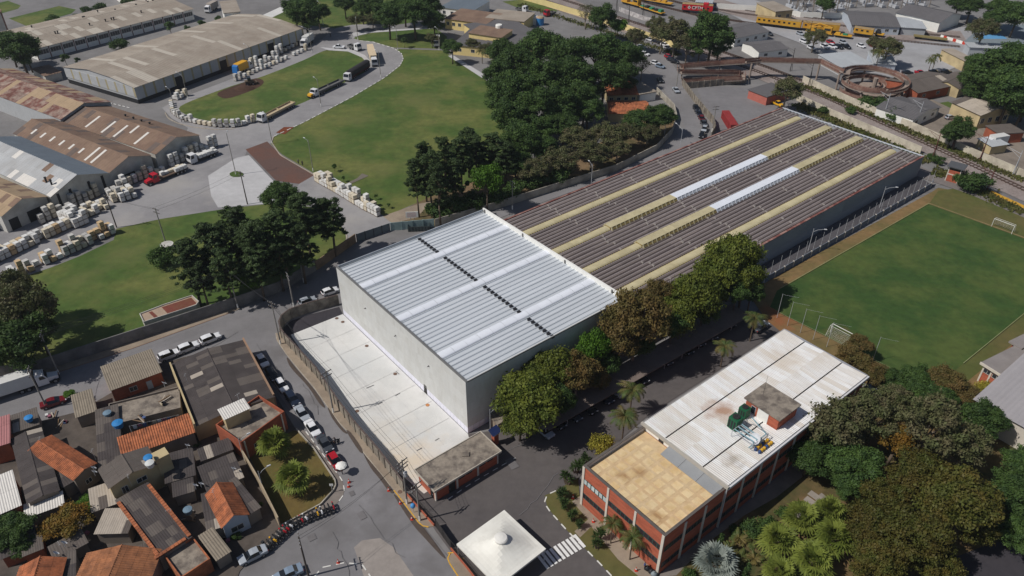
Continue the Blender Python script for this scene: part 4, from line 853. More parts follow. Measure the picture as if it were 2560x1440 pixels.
# ------------------------------------------------------------------ guard house
og = G(1086, 1228, 3.2); og.z = 0
gh = thing('guard_house', 'single-storey brick guard house with mottled flat concrete roof at the gate', 'guard house', og + U * .4 + V * .4, YAW)
GL, GW = 12.9, 5.0
MB().box(0, 0, 0, GL, GW, 2.85).build('wall', m_brick, gh)
MB().box(-.45, -.45, 2.85, GL + .45, GW + .45, 3.12).build('roof_slab', m_concr, gh)
e = M('slab_edge', srgb(180, 172, 160), .1, 1, .9)
for b in ((-.5, -.5, GL + .5, -.36), (-.5, GW + .36, GL + .5, GW + .5), (-.5, -.36, -.36, GW + .36), (GL + .36, -.36, GL + .5, GW + .36)): MB().box(b[0], b[1], 2.83, b[2], b[3], 3.26).build('slab_edge', e, gh)
for u in (0, 4.3, 8.6, GL): MB().box(u - .18 if u else -.03, -.1, 0, u + .18 if u < GL else GL + .03, .05, 2.83).build('pilaster', m_pil, gh)
MB().box(-.06, -.08, 0, .05, .3, 2.83).build('pilaster', m_pil, gh)
dd = MB().box(2.6, -.07, 0, 3.9, .0, 2.2).build('door', m_dark, gh); MB().box(2.72, -.1, 1, 2.8, -.07, 1.15).build('handle', m_gal, dd)
for u in (5.3, 6.8, 9.6, 11.2): win(gh, GL, GW, 0, u, 1.9, 1.2, .7, m_dark, m_glass)
dd = MB().box(-.06, .6, 0, -.0, 1.5, 2.1).build('door', m_dark, gh); MB().box(-.1, .7, 1, -.06, .78, 1.15).build('handle', m_gal, dd)
tag(MB().box(-.6, -.5, 3.14, .6, .5, 3.34).build('roof_hatch', m_concr), 'small raised hatch on the guard house roof', 'hatch').location = og + U * 8.6 + V * 3.2
gp = G(1238, 1110); t = thing('gate_pillar', 'brick gate pillar carrying a tilted solar panel', 'pillar', gp, YAW)
MB().box(-.5, -.4, 0, .5, .4, 2.6).build('shaft', m_brick, t); MB().box(-.6, -.5, 2.6, .6, .5, 2.75).build('cap', m_pil, t)
sp = MB().hexa([(-1.0, -.7, 2.95), (.9, -.7, 3.15), (.9, .7, 3.75), (-1.0, .7, 3.55)], [(-1.0, -.72, 3.0), (.9, -.72, 3.2), (.9, .68, 3.8), (-1.0, .68, 3.6)]).build('solar_panel', M('solar_cells', srgb(36, 48, 86), .1, 4, .2, spec=.6), t)
MB().tube((0, 0, 2.7), (0, 0, 3.35), .05, .05, 6).build('mast', m_gal, sp)
slabr = thing('bin_shelter', 'low concrete-roofed shelter under the trees beside the gate pillar', 'shelter', G(1245, 1085), YAW)
MB().box(0, 0, 2.2, 5.5, 2.8, 2.4).build('roof_slab', m_concr, slabr); MB().box(.2, .2, 0, 5.3, 2.6, 2.2).build('wall', m_walk, slabr)
# ------------------------------------------------------------------ tent over the gate
tc = (G(1365, 1380, 3.3) + G(1142, 1352, 3.3)) / 2; ta = math.atan2(*(reversed((G(1365, 1380, 3.3) - G(1255, 1277, 3.3)).to_2d())))
t = thing('gate_tent', 'large white pyramid tent canopy with round top cap over the gate', 'tent', (tc.x, tc.y, 0), ta)
S = 4.75; m = MB(); N = 8; n_ = 8
def tz(x, y):
    r = max(abs(x), abs(y)) / S; q = math.hypot(x, y) / S; k = min(1, .5 * r + .5 * q); return 3.3 + 2.3 * (1 - k) ** 1.55
g_ = [[(-S + 2 * S * i / 16, -S + 2 * S * j / 16) for i in range(17)] for j in range(17)]
for j in range(16):
    for i in range(16): m.poly([(*p, tz(*p)) for p in (g_[j][i], g_[j][i + 1], g_[j + 1][i + 1], g_[j + 1][i])])
for a in range(4):
    c, s = round(math.cos(a * math.pi / 2)), round(math.sin(a * math.pi / 2)); f = lambda x, y: (x * c - y * s, x * s + y * c)
    m.poly([(*f(-S, -S), 2.95), (*f(S, -S), 2.95), (*f(S, -S), 3.3), (*f(-S, -S), 3.3)])
m.build('canopy', M('tent_fabric', srgb(230, 228, 220), .04, .5, .6, c2=srgb(214, 211, 202), s2=.4, amt2=.6), t, True)
MB().lathe([(1.0, 5.0), (1.05, 5.35), (.9, 5.5), (.3, 5.62)], 20).build('top_cap', M('tent_cap', srgb(226, 224, 218), .03, 1, .6), t, False)
for x in (-1, 1):
    for y in (-1, 1): MB().tube((x * (S - .15), y * (S - .15), 0), (x * (S - .15), y * (S - .15), 3.2), .08, .08, 8).build('leg', m_gal, t)
# ------------------------------------------------------------------ walls and fences
m_pc = M('precast_fence', srgb(146, 138, 126), .16, .9, .92, c2=srgb(104, 96, 88), s2=.5, amt2=.8, rv=.05)
m_pcw = M('wall_limewash', srgb(178, 172, 160), .14, .8, .92, c2=srgb(130, 124, 114), s2=.4, amt2=.8, rv=.05)
m_capd = M('wall_cap', srgb(92, 80, 76), .15, 1, .9)
polywall('yard_wall', 'curved precast concrete wall around the white concrete yard', 'wall', [(847, 762), (770, 783), (730, 797), (710, 812), (703, 827), (706, 845), (716, 859), (795, 945), (850, 1027), (890, 1080), (950, 1150), (1010, 1230)], 2.7, .16, m_pc, .26, 2.4, m_pc, cap=m_capd)
polywall('factory_wall', 'long weathered rendered wall between the lower lawn and the street', 'wall', [(-150, 966), (100, 930), (320, 858), (590, 769), (700, 730), (790, 676)], 2.8, .22, M('wall_grey', srgb(126, 124, 122), .16, .7, .92, c2=srgb(92, 90, 90), s2=.3, rv=.04), None, 3.2)
polywall('factory_wall', 'brown rendered wall between the pine grove and the metal gate', 'wall', [(792, 675), (890, 606)], 2.5, .22, M('wall_brown', srgb(138, 118, 96), .14, .7, .92, c2=srgb(108, 92, 76), s2=.3, rv=.04), None, 3.0)
m_gate = M('gate_sheet', srgb(96, 108, 114), .08, 1, .6, rv=.05)
polywall('metal_gate', 'grey sheet-metal sliding gate beside the brown wall', 'gate', [(893, 605), (976, 577)], 2.3, .08, m_gate, .14, 2.6, m_dark)
polywall('panel_wall', 'light blue weathered panel wall beside the skip', 'wall', [(978, 577), (1086, 567)], 2.4, .12, M('panel_blue', srgb(150, 172, 172), .14, .8, .85, c2=srgb(120, 140, 142), s2=.4, rv=.1), .2, 3.0)
polywall('street_wall', 'long low wall under the grove along the shaded street', 'wall', [(1088, 566), (1250, 520), (1540, 428), (1640, 378), (1680, 335), (1690, 300), (1684, 275), (1641, 232)], 2.2, .2, m_pcw, None, 3.0)
polywall('lot_wall', 'curved concrete panel wall behind the row of cars parked in the bend', 'wall', [(1706, 215), (1735, 255), (1760, 285), (1782, 310), (1786, 332), (1776, 350)], 2.6, .15, m_pc, .24, 2.4)
polywall('lot_wall', 'grey panel wall below the zigzag ramp', 'wall', [(1714, 222), (1865, 208)], 2.4, .15, m_pc, .24, 2.4)
m_railw = M('rail_wall', srgb(202, 194, 176), .12, .6, .92, c2=srgb(160, 150, 136), s2=.25, amt2=.7, rv=.05)
polywall('railway_wall', 'long cream wall between the tracks and the hillside houses', 'wall', [(2005, 206), (2140, 268), (2290, 330), (2420, 388), (2560, 448), (2700, 510)], 2.6, .2, m_railw, None, 4)
polywall('railway_wall', 'cream wall between the tracks and the long warehouse', 'wall', [(1990, 250), (2080, 292), (2160, 325), (2300, 385)], 2.4, .2, m_railw, None, 4)
polywall('railway_wall', 'pale yellow wall along the tracks behind the car park trees', 'wall', [(1280, -8), (1345, 10), (1470, 48), (1560, 75), (1640, 105), (1700, 128)], 2.8, .2, M('wall_yellow', srgb(216, 198, 142), .08, .6, .9, rv=.03), None, 5)
polywall('railway_wall', 'white wall behind the red locomotive', 'wall', [(1790, 22), (1920, 30), (2000, 44), (2140, 48)], 2.6, .2, m_white, None, 5)
polywall('field_wall', 'low grey wall with net posts along the football pitch', 'wall', [(1880, 722), (1935, 693), (2325, 470), (2330, 462)], 1.6, .16, M('field_wall_grey', srgb(112, 118, 128), .1, .8, .9, rv=.04), .2, 3.6, m_pil)
# net posts along the pitch
for i in range(24):
    a, b = G(1900, 712), G(2325, 468); p = a.lerp(b, i / 23); o = MB().tube((0, 0, 0), (0, 0, 5.4), .05, .04, 5).build('net_post', m_gal); o.location = p; tag(o, 'slim grey net post standing along the low pitch wall', 'post', 'net posts by the pitch wall')
def gatefence(pts, label, brickh=.6, h=2.3):
    P = [G(*p) for p in pts]; t = thing('gate_fence', label, 'fence', P[0])
    for a, b in zip(P, P[1:]):
        d = b - a; L = d.length; rz = math.atan2(d.y, d.x); n = max(1, round(L / 2.5)); w = L / n
        pb = MB().box(0, -.12, 0, w - .02, .12, brickh).mesh('brick_base', m_brick); br = MB()
        for k in range(int(w / .22)): br.box(k * .22, -.015, brickh, k * .22 + .03, .015, h)
        br.box(0, -.03, h - .1, w, .03, h).box(0, -.03, brickh + .1, w, .03, brickh + .16); bb = br.mesh('railing', m_dark)
        for i in range(n):
            q = a.lerp(b, i / n) - P[0]; inst('brick_base', pb, t, tuple(q), rz); inst('railing', bb, t, tuple(q), rz)
    return t
gatefence([(1016, 1236), (1086, 1316)], 'dark railing on a low brick base beside the blue phone hood')
gatefence([(1128, 1374), (1170, 1424), (1290, 1580)], 'dark railing on a low brick base below the white tent')
polywall('gate_leaf', 'dark sliding gate standing open across the entrance', 'gate', [(1090, 1318), (1128, 1372)], 2.0, .06, m_dark, .1, 2.2)
# palm-lawn low wall, slum edge walls
polywall('garden_wall', 'low white kerb wall around the palm lawn', 'wall', [(742, 1076), (786, 1125), (838, 1203), (840, 1216), (834, 1229), (802, 1264), (702, 1318)], .5, .2, m_pcw, None, 2.5)
polywall('garden_wall', 'tall pale wall between the palm lawn and the tiled houses', 'wall', [(606, 1140), (650, 1215), (702, 1320)], 2.6, .2, M('wall_beige', srgb(168, 152, 128), .14, .8, .92, rv=.04), None, 3)
# skip, container
def skip(px, ang):
    t = thing('skip', 'dark green open steel skip beside the light blue wall', 'skip', G(*px), ang); m = M('skip_steel', srgb(62, 70, 72), .15, 1, .7)
    L, W, h = 5.6, 2.2, 1.5
    MB().box(0, 0, .1, L, W, .2).build('floor', m, t)
    for b in ((0, 0, L, .08), (0, W - .08, L, W), (0, .08, .08, W - .08), (L - .08, .08, L, W - .08)): MB().box(b[0], b[1], .2, b[2], b[3], h).build('side', m, t)
    for k in range(7): MB().box(.3 + k * .8, -.08, .2, .38 + k * .8, 0, h).build('rib', m, t)
skip((1020, 580), R(4))
ca, cb = G(1806, 272, 2.6), G(1838, 322, 2.6); d = cb - ca
ct = Fr((1846, 313), (1816, 266), (1800, 272), 2.6); t = ct.thing('shipping_container', 'red steel shipping container on the grey lot behind the long warehouse', 'container')
cm = M('container_red', srgb(150, 58, 58), .1, 1, .6); MB().box(0, 0, .15, 12.2, 2.44, 2.75).build('body', cm, t)
rb = MB().box(0, -.05, .25, .12, 0, 2.65).mesh('rib', cm)
for k in range(24): inst('rib', rb, t, (.2 + k * .5, 0, 0)); inst('rib', rb, t, (.32 + k * .5, 2.44, 0), math.pi)
rb = MB().box(0, .15, 2.75, .12, 2.3, 2.79).mesh('rib', cm)
for k in range(24): inst('rib', rb, t, (.2 + k * .5, 0, 0))
for s in (0, 1): MB().box(-.06, .06 + s * 1.18, .25, .0, 1.2 + s * 1.18, 2.65).build('door', M('container_dark', srgb(110, 40, 42), .1, 1, .6), t)
# football goals, net masts, floodlights
m_goal = M('goal_white', srgb(224, 224, 220), .04, 1, .5)
def goal(pa, pb, back, label):
    a, b = G(*pa), G(*pb); d = b - a; L = d.length; t = thing('football_goal', label, 'goal', a, math.atan2(d.y, d.x)); h = 2.44
    for x in (0, L): MB().tube((x, 0, 0), (x, 0, h), .07, .07, 7).build('post', m_goal, t)
    MB().tube((0, 0, h), (L, 0, h), .07, .07, 7).build('crossbar', m_goal, t)
    s = back
    for x in (0, L): MB().path([(x, 0, h), (x, s * .9, h), (x, s * 2.0, 0)], .035, 5).build('stanchion', m_goal, t)
    MB().tube((0, s * 2.0, 0), (L, s * 2.0, 0), .035, .035, 5).tube((0, s * .9, h), (L, s * .9, h), .035, .035, 5).build('net_bar', m_goal, t)
    n = MB(); 
    for k in range(1, 24): x = L * k / 24; n.path([(x, s * .9, h), (x, s * 2.0, 0)], .008, 3)
    for k in range(1, 8): q = k / 8; n.tube((0, s * (.9 + 1.1 * q), h * (1 - q)), (L, s * (.9 + 1.1 * q), h * (1 - q)), .008, .008, 3)
    n.build('net', m_goal, t)
goal((2478, 567), (2528, 586), 1, 'white football goal at the pitch end beside the path')
goal((2075, 832), (2132, 862), -1, 'white football goal behind the corrugated office roof')
for i, p in enumerate(((1942, 795), (1968, 815), (2000, 833), (2032, 850), (2066, 868), (2180, 905))):
    q = G(*p); o = MB().tube((0, 0, 0), (0, 0, 6.5), .06, .04, 5).tube((0, 0, 6.3), (3.1, -1.2, 6.3), .015, .015, 3).build('net_mast', m_gal); o.location = q; tag(o, 'tall slim net mast behind the goal by the office roof', 'post', 'net masts behind the goal')
for p, lab in (((2020, 628), 'curved street lamp in front of the long warehouse wall, nearer the trees'), ((2198, 520), 'curved street lamp in front of the long warehouse wall, nearer the brick tower')):
    lamp_pole(p, 6.5, R(-20), 2.4, lab, None, base=False, r=.07, mat=m_gal)
# brick watch tower
tw = Fr((2362, 452), (2391, 460), (2405, 440)); t = tw.thing('watch_tower', 'small brick watch tower with overhanging flat roof beside the tracks', 'tower')
L, W = tw.L, 3.0
MB().box(0, 0, 0, L, W, 3.6).build('wall', m_brick, t)
for x in (0, L): MB().box(x - .12, -.08, 0, x + .12, .05, 4.6).build('pilaster', m_pil, t)
MB().box(.12, -.06, 2.2, L - .12, .0, 2.5).build('band', m_pil, t); MB().box(.1, .1, 3.6, L - .1, W - .1, 4.6).build('lookout', m_glass, t); MB().box(-.7, -.7, 4.6, L + .7, W + .7, 4.85).build('roof_slab', M('slab_grey', srgb(84, 86, 90), .1, 1, .9), t)
# right-edge buildings
rb_ = Fr((2470, 985), (2560, 935), (2430, 935), 0)
cf = Fr((2511, 945), (2575, 912), (2465, 900), 4.4); t = cf.thing('clubhouse', 'brick clubhouse with stepped grey flat roof beside the football pitch', 'building'); cw_ = cf.W
MB().box(.6, .8, 0, 30, cw_ - .6, 4.2).build('wall', m_brick, t); MB().box(0, 0, 4.2, 26, cw_, 4.5).build('roof_slab', M('flat_grey', srgb(140, 134, 132), .12, .8, .9, c2=srgb(120, 114, 112), s2=.2), t); MB().box(10.5, cw_ - 1.5, 4.5, 26, cw_ + 1.2, 4.9).build('roof_slab', M('flat_grey', srgb(140, 134, 132)), t); MB().box(-.1, -.1, 4.15, 26, .05, 4.7).build('fascia', m_pil, t); MB().box(-.1, .05, 4.15, .05, cw_, 4.7).build('fascia', m_pil, t); MB().box(11, cw_ - .6, 0, 26, cw_ + .6, 4.4).build('rear_wall', m_brick, t)
for y in (.8, cw_ / 2, cw_ - .9): MB().box(.48, y, 0, .62, y + .3, 4.15).build('pilaster', m_pil, t)
for v in (.3, .68): w_ = win(t, 0, 0, 3, 0, 2.6, 1.7, .9); w_.location = (.58, cw_ * v, 2.6)
gr = thing('sports_hall', 'big light grey metal roof of a hall behind the garden trees', 'hall', G(2443, 998, 5.5).xy.to_3d(), R(-53))
MB().box(0, 0, 0, 34, 46, 5.2).build('wall', m_pil, gr)
gm = M('hall_roof', srgb(158, 154, 156), .05, .6, .6, rv=.03)
roof_plane(gr, (-.5, -.5, 5.4), (34.5, -.5, 5.4), (-.5, 23, 7.0), gm, 1.6, 30, .8, .03); roof_plane(gr, (-.5, 46.5, 5.4), (34.5, 46.5, 5.4), (-.5, 23, 7.0), gm, 1.6, 30, .8, .03)
# telephone hood and cones, manholes
t = thing('phone_hood', 'round blue public telephone hood on a post at the kerb', 'telephone', G(1034, 1282)); MB().tube((0, 0, 0), (0, 0, 1.5), .05, .05, 6).build('post', m_gal, t); MB().lathe([(.28, 1.35), (.42, 1.6), (.42, 1.85), (.3, 2.1), (.08, 2.2)], 12).build('hood', M('hood_blue', srgb(74, 140, 196), .05, 1, .4), t, True)
m_cone = M('cone_orange', srgb(196, 62, 44), .05, 1, .5)
cme = MB().box(-.2, -.2, 0, .2, .2, .05).lathe([(.16, .05), (.11, .3), (.115, .3)], 10).lathe([(.11, .301), (.075, .5)], 10, 1).lathe([(.075, .501), (.03, .75)], 10).mesh('traffic_cone', [m_cone, m_white])
for p, lab in (((872, 1218), 'orange traffic cone in the road beside the red car'), ((873, 1207), 'orange traffic cone in the road beside the white umbrella'), ((972, 1228), 'orange traffic cone at the kerb below the concrete yard wall'), ((1001, 1260), 'orange traffic cone at the kerb near the phone hood'), ((1030, 1300), 'orange traffic cone at the yellow kerb'), ((846, 1408), 'orange traffic cone on the white kerb of the road island'), ((1432, 1247), 'orange traffic cone on the path at the office corner'), ((1483, 1306), 'orange traffic cone on the path below the office windows'), ((1590, 1428), 'orange traffic cone on the path beside the black rubbish bags')):
    tag(inst('traffic_cone', cme, None, tuple(G(*p) + Vector((0, 0, .15))), 0, 1.15), lab, 'traffic cone')
mm = MB().lathe([(.38, .165), (.38, .172), (.28, .174), (.28, .170)], 16)
for i, (p, c) in enumerate((((842, 797), 'brown'), ((917, 866), 'brown'), ((988, 936), 'brown'), ((893, 1029), 'brown'), ((1069, 1014), 'rust'), ((857, 806), 'brown'), ((1000, 1231), 'brown'))):
    o = mm.build('manhole_cover', M('iron_' + c, srgb(112, 90, 78) if c == 'brown' else srgb(190, 130, 84), .2, 4, .8)); o.location = G(*p); tag(o, 'round brown manhole cover set in the concrete yard' if c == 'brown' else 'round rusty orange manhole cover near the warehouse door', 'manhole', 'manhole covers in the yard' if c == 'brown' else None)
for i, p in enumerate((((916, 972), (935, 964)), ((988, 991), (1000, 984)), ((944, 1013), (956, 1007)), ((990, 930), (998, 937)), ((1088, 1103), (1098, 1097)), ((1042, 1128), (1055, 1121)))):
    a, b = G(*p[0]), G(*p[1]); o = MB().box(0, -.06, 0, (b - a).length, .06, .02).build('drain_grate', m_cop); o.location = a + Vector((0, 0, .165)); o.rotation_euler = (0, 0, math.atan2((b - a).y, (b - a).x)); tag(o, 'narrow dark drain grate set in the concrete yard', 'drain', 'drain grates in the yard')

# long carport under the tree row
ca_, cb_ = G(1372, 1076, 2.4), G(1878, 788, 2.4); d = cb_ - ca_; t = thing('carport', 'long flat dark carport roof between the tree row and the parking street', 'carport', (ca_.x, ca_.y, 0), math.atan2(d.y, d.x)); L = d.length; n = int(L / 5); w = L / n
rp = MB().box(0, 0, 2.3, w - .03, 5.2, 2.42).mesh('roof_panel', M('carport_sheet', srgb(118, 106, 100), .12, .7, .9, rv=.06)); cpst = MB().tube((0, .9, 0), (0, .9, 2.3), .07, .07, 6).mesh('post', m_gal)
for i in range(n): inst('roof_panel', rp, t, (i * w, 0, 0)); inst('post', cpst, t, (i * w + .1, 0, 0)); inst('post', cpst, t, (i * w + .1, 3.6, 0))
# ------------------------------------------------------------------ vegetation
m_bark = M('bark', srgb(96, 84, 72), .2, 2, .95); m_barkp = M('bark_pale', srgb(140, 128, 114), .15, 2, .95)
LM = {k: leafmat('leaf_' + k, srgb(*a), srgb(*b), rv) for k, a, b, rv in (
    ('olive', (108, 116, 46), (84, 98, 40), .12), ('dark', (80, 104, 50), (62, 86, 46), .15), ('pine', (78, 96, 56), (64, 82, 50), .15), ('brown', (118, 98, 58), (100, 94, 52), .12),
    ('bright', (86, 122, 36), (72, 106, 34), .1), ('dull', (92, 100, 62), (104, 98, 72), .12), ('yellow', (168, 156, 62), (140, 136, 54), .1), ('rust', (138, 104, 42), (112, 98, 40), .1),
    ('garden', (84, 90, 40), (96, 86, 40), .2), ('silver', (160, 168, 160), (134, 146, 140), .08), ('fan', (128, 138, 62), (96, 110, 46), .1), ('palm', (78, 96, 50), (112, 100, 58), .12), ('yucca', (56, 76, 42), (72, 92, 46), .15))}
def quads(C, N, S, asp, rng):
    """leaf quads: centres C, normals N, sizes S"""
    n = len(C); r = rng.normal(size=(n, 3)); t = np.cross(N, r); t /= np.linalg.norm(t, axis=1)[:, None] + 1e-9; b = np.cross(N, t)
    t = t * S[:, None] * .5; b = b * S[:, None] * .5 * asp
    return np.stack([C - t - b * .6, C + t * .2 - b, C + t + b * .6, C - t * .2 + b], 1).reshape(-1, 3)
def qmesh(name, V, mat):
    n = len(V) // 4; me = bpy.data.meshes.new(name); me.vertices.add(n * 4); me.vertices.foreach_set('co', V.astype(np.float32).ravel())
    me.loops.add(n * 4); me.loops.foreach_set('vertex_index', np.arange(n * 4, dtype=np.int32)); me.polygons.add(n)
    me.polygons.foreach_set('loop_start', np.arange(0, n * 4, 4, dtype=np.int32)); me.polygons.foreach_set('loop_total', np.full(n, 4, dtype=np.int32))
    me.materials.append(mat); me.update(calc_edges=True); return me
def crown(seed, zc, rx, rz, ncl, leaves, leaf, mat, kind='round', rc=(.26, .42)):
    rng = np.random.default_rng(seed); cs = []
    for i in range(ncl):
        d = rng.normal(size=3); d /= np.linalg.norm(d)
        if kind == 'round': d[2] = abs(d[2]) * 1.0 - .25 if rng.random() < .8 else d[2]
        f = rng.uniform(.45, .86)
        if kind == 'pine':
            h = rng.uniform(-1, 1); rr = (1 - .55 * max(h, -.2)) * rng.uniform(.15, .8); a = rng.uniform(0, 6.28); p = np.array([math.cos(a) * rr * rx, math.sin(a) * rr * rx, h * rz])
        elif kind == 'cone':
            h = rng.uniform(0, 1); rr = (1 - h) * rng.uniform(.3, .9); a = rng.uniform(0, 6.28); p = np.array([math.cos(a) * rr * rx, math.sin(a) * rr * rx, (h * 2 - 1) * rz])
        else: p = d * f * np.array([rx, rx, rz])
        cs.append((p, rng.uniform(*rc) * rx * (1 if kind != 'pine' else .9)))
    w = np.array([c[1] ** 2 for c in cs]); idx = rng.choice(ncl, leaves, p=w / w.sum())
    P = np.array([c[0] for c in cs])[idx]; Rr = np.array([c[1] for c in cs])[idx]
    D = rng.normal(size=(leaves, 3)); D /= np.linalg.norm(D, axis=1)[:, None]
    D[:, 2] = np.where(rng.random(leaves) < .6, np.abs(D[:, 2]), D[:, 2])
    rad = Rr * (1 - .6 * rng.random(leaves) ** 1.8) * (1 + .22 * rng.normal(size=leaves))
    sq = np.array([1, 1, .78 if kind != 'pine' else .62]); C = P + D * rad[:, None] * sq + np.array([0, 0, zc])
    N = D + .55 * rng.normal(size=(leaves, 3)); N /= np.linalg.norm(N, axis=1)[:, None]
    return qmesh('crown', quads(C, N, leaf * rng.uniform(.6, 1.4, leaves), .62, rng), mat), cs
def trunk(zc, r, cs, nl, mat, zfork=.55, seed=0):
    rr = random.Random(seed); m = MB(); b = rr.uniform(-.2, .2); f = Vector((b, -b, zc * zfork))
    m.tube((0, 0, -.05), f, r, r * .75, 7); m.tube(f, (b * 2, 0, zc), r * .75, r * .35, 6)
    for p, c in sorted(cs, key=lambda q: -q[1])[:nl]:
        e = Vector((p[0], p[1], zc + p[2] - c * .3)); k = f.lerp(Vector((b * 2, 0, zc)), rr.uniform(0, .7)); mid = k.lerp(e, .5) + Vector((0, 0, -.2 * r)); m.tube(k, mid, r * .42, r * .3, 5); m.tube(mid, e, r * .3, r * .1, 5)
    return m.mesh('trunk', mat, True)
SPC = {}
def spec(name, vs, zc, rx, rz, ncl, leaves, leaf, mat, kind='round', tr=.3, bark=None, fork=.55, nl=7, rc=(.26, .42)):
    out = []
    for k in range(vs):
        cm, cs = crown(hash(name) % 1 + sum(map(ord, name)) * 7 + k * 101, zc, rx, rz, ncl, leaves, leaf, LM[mat], kind, rc)
        out.append((cm, trunk(zc, tr, cs, nl, bark or m_bark, fork, k)))
    SPC[name] = (out, rx, zc)
spec('olive', 3, 6.2, 4.6, 3.9, 60, 20000, .36, 'olive', rc=(.18, .34)); spec('dark', 4, 8.0, 4.6, 5.0, 80, 22000, .36, 'dark', rc=(.15, .30)); spec('pine', 4, 11.0, 3.4, 4.8, 130, 14000, .32, 'pine', 'pine', .24, None, .5, 12, (.10, .2))
spec('brown', 3, 6.6, 4.4, 3.6, 70, 13000, .30, 'brown', 'round', .28, m_barkp, .45, 14, (.13, .26)); spec('bright', 2, 5.0, 3.4, 2.9, 26, 8500, .36, 'bright', 'round', .2)
spec('dull', 3, 5.6, 4.0, 3.2, 70, 9500, .30, 'dull', 'round', .24, m_barkp, .45, 14, (.12, .25)); spec('garden', 4, 6.4, 5.0, 3.8, 80, 23000, .34, 'garden', 'round', .3, None, .5, 8, (.14, .26))
spec('rust', 1, 5.6, 3.2, 3.0, 24, 7500, .36, 'rust'); spec('yellow', 1, 1.9, 2.2, 1.5, 22, 3600, .26, 'yellow', 'round', .12, None, .4, 5)
spec('bush', 3, 1.3, 2.2, 1.3, 20, 3000, .30, 'dark', 'round', .1, None, .3, 4); spec('bushg', 2, 1.3, 2.2, 1.2, 20, 2600, .28, 'bright', 'round', .1, None, .3, 4); spec('bare', 2, 5.4, 3.6, 3.0, 40, 1100, .26, 'dull', 'round', .2, m_barkp, .4, 26, (.16, .28))
spec('small', 2, 2.6, 1.5, 1.3, 12, 1500, .26, 'dark', 'round', .08, None, .5, 4); spec('cypress', 1, 2.0, .8, 2.0, 22, 1800, .22, 'dark', 'cone', .08, None, .3, 2)
# palms: every leaf a strip of narrow blades
def frond(rng, az, L, lift, droop, w, n=11, leaflets=True):
    """arched feather leaf as pairs of leaflet quads"""
    out = []; p = np.zeros(3); el = lift; d = np.array([math.cos(az), math.sin(az), 0]); s = np.array([-d[1], d[0], 0]); st = L / n
    for i in range(n):
        q = p + (d * math.cos(el) + np.array([0, 0, math.sin(el)])) * st; f = i / n; ww = w * math.sin(math.pi * (.12 + .85 * f)) + .05
        for sd in (-1, 1):
            o = s * sd * ww + d * st * .9 - np.array([0, 0, ww * .55]); mid = (p + q) / 2
            out += [p, q, q + o * .98, p + o]
            if leaflets: out[-2:] = [q * .5 + p * .5 + o * 1.05, q * .4 + p * .6 + o]
        out += [p - s * .03, q - s * .03, q + s * .03, p + s * .03]; p = q; el -= droop / n
    return out
def fanleaf(rng, az, el, Lp, r, n=12):
    """stalk plus a pleated fan of separate pointed segments"""
    d = np.array([math.cos(az) * math.cos(el), math.sin(az) * math.cos(el), math.sin(el)]); s = np.array([-math.sin(az), math.cos(az), 0]); up = np.cross(d, s) * -1
    c = d * Lp; out = [np.zeros(3) - s * .03, c - s * .03, c + s * .03, s * .03]
    for i in range(n):
        a0, a1 = -2.0 + 4.0 * i / n, -2.0 + 4.0 * (i + .86) / n; am = (a0 + a1) / 2; rr = r * rng.uniform(.85, 1.1)
        e = lambda a, q, dr: c + (d * math.cos(a) + s * math.sin(a)) * q - np.array([0, 0, dr])
        k = .1 * (1 if i % 2 else -1)
        out += [c, e(a0, rr * .6, .06 * r), e(am, rr, .32 * r), e(a1, rr * .6, .06 * r + k * .3)]
    return out
def palm(kind, seed):
    rng = np.random.default_rng(seed); V = []; m = MB()
    if kind == 'queen':
        h = 7.5
        for i in range(20): V += frond(rng, i * 2.4 + rng.uniform(-.2, .2), rng.uniform(3.0, 3.9), rng.uniform(.25, 1.15), rng.uniform(1.9, 2.6), .62)
        m.path([(0, 0, -.05), (.05, 0, h * .5), (0, .05, h)], .17, 8, r1=.12); mat = LM['palm']
    elif kind == 'fan':
        h = 2.1
        for i in range(44): V += fanleaf(rng, i * 2.4, rng.uniform(-.35, 1.35), rng.uniform(1.0, 1.5), rng.uniform(1.05, 1.35))
        m.tube((0, 0, -.05), (0, 0, h), .3, .24, 9); mat = LM['fan']
    elif kind == 'silver':
        h = 1.5
        for i in range(34): V += fanleaf(rng, i * 2.4, rng.uniform(-.1, 1.35), rng.uniform(1.2, 1.7), rng.uniform(1.3, 1.6), 16)
        m.tube((0, 0, -.05), (0, 0, h), .3, .28, 9); mat = LM['silver']
    elif kind == 'cycad':
        h = .5
        for i in range(26): V += frond(rng, i * 2.4, rng.uniform(1.1, 1.6), rng.uniform(.1, 1.1), 1.0, .26, 7, False)
        m.tube((0, 0, -.05), (0, 0, h), .22, .2, 8); mat = LM['palm']
    else:
        h = 1.2
        for j in range(5):
            cx, cy, cz = rng.uniform(-.6, .6), rng.uniform(-.6, .6), rng.uniform(-.4, .9)
            for i in range(30):
                a = i * 2.4; el = rng.uniform(-.2, 1.4); L = rng.uniform(.7, 1.1); d = np.array([math.cos(a) * math.cos(el), math.sin(a) * math.cos(el), math.sin(el)]); s = np.array([-math.sin(a), math.cos(a), 0]) * .06; c = np.array([cx, cy, cz])
                V += [c - s, c + d * L * .5 - s * 1.4, c + d * L, c + d * L * .5 + s * 1.4]
            m.tube((cx * .4, cy * .4, -.05), (cx, cy, h + cz), .12, .1, 6)
        mat = LM['yucca']
    A = np.array(V, dtype=float) + np.array([0, 0, h]); return qmesh('crown', A, mat), m.mesh('trunk', m_bark), {'queen': 3.2, 'fan': 2.2, 'silver': 2.6, 'cycad': 1.3, 'yucca': 1.5}[kind], h
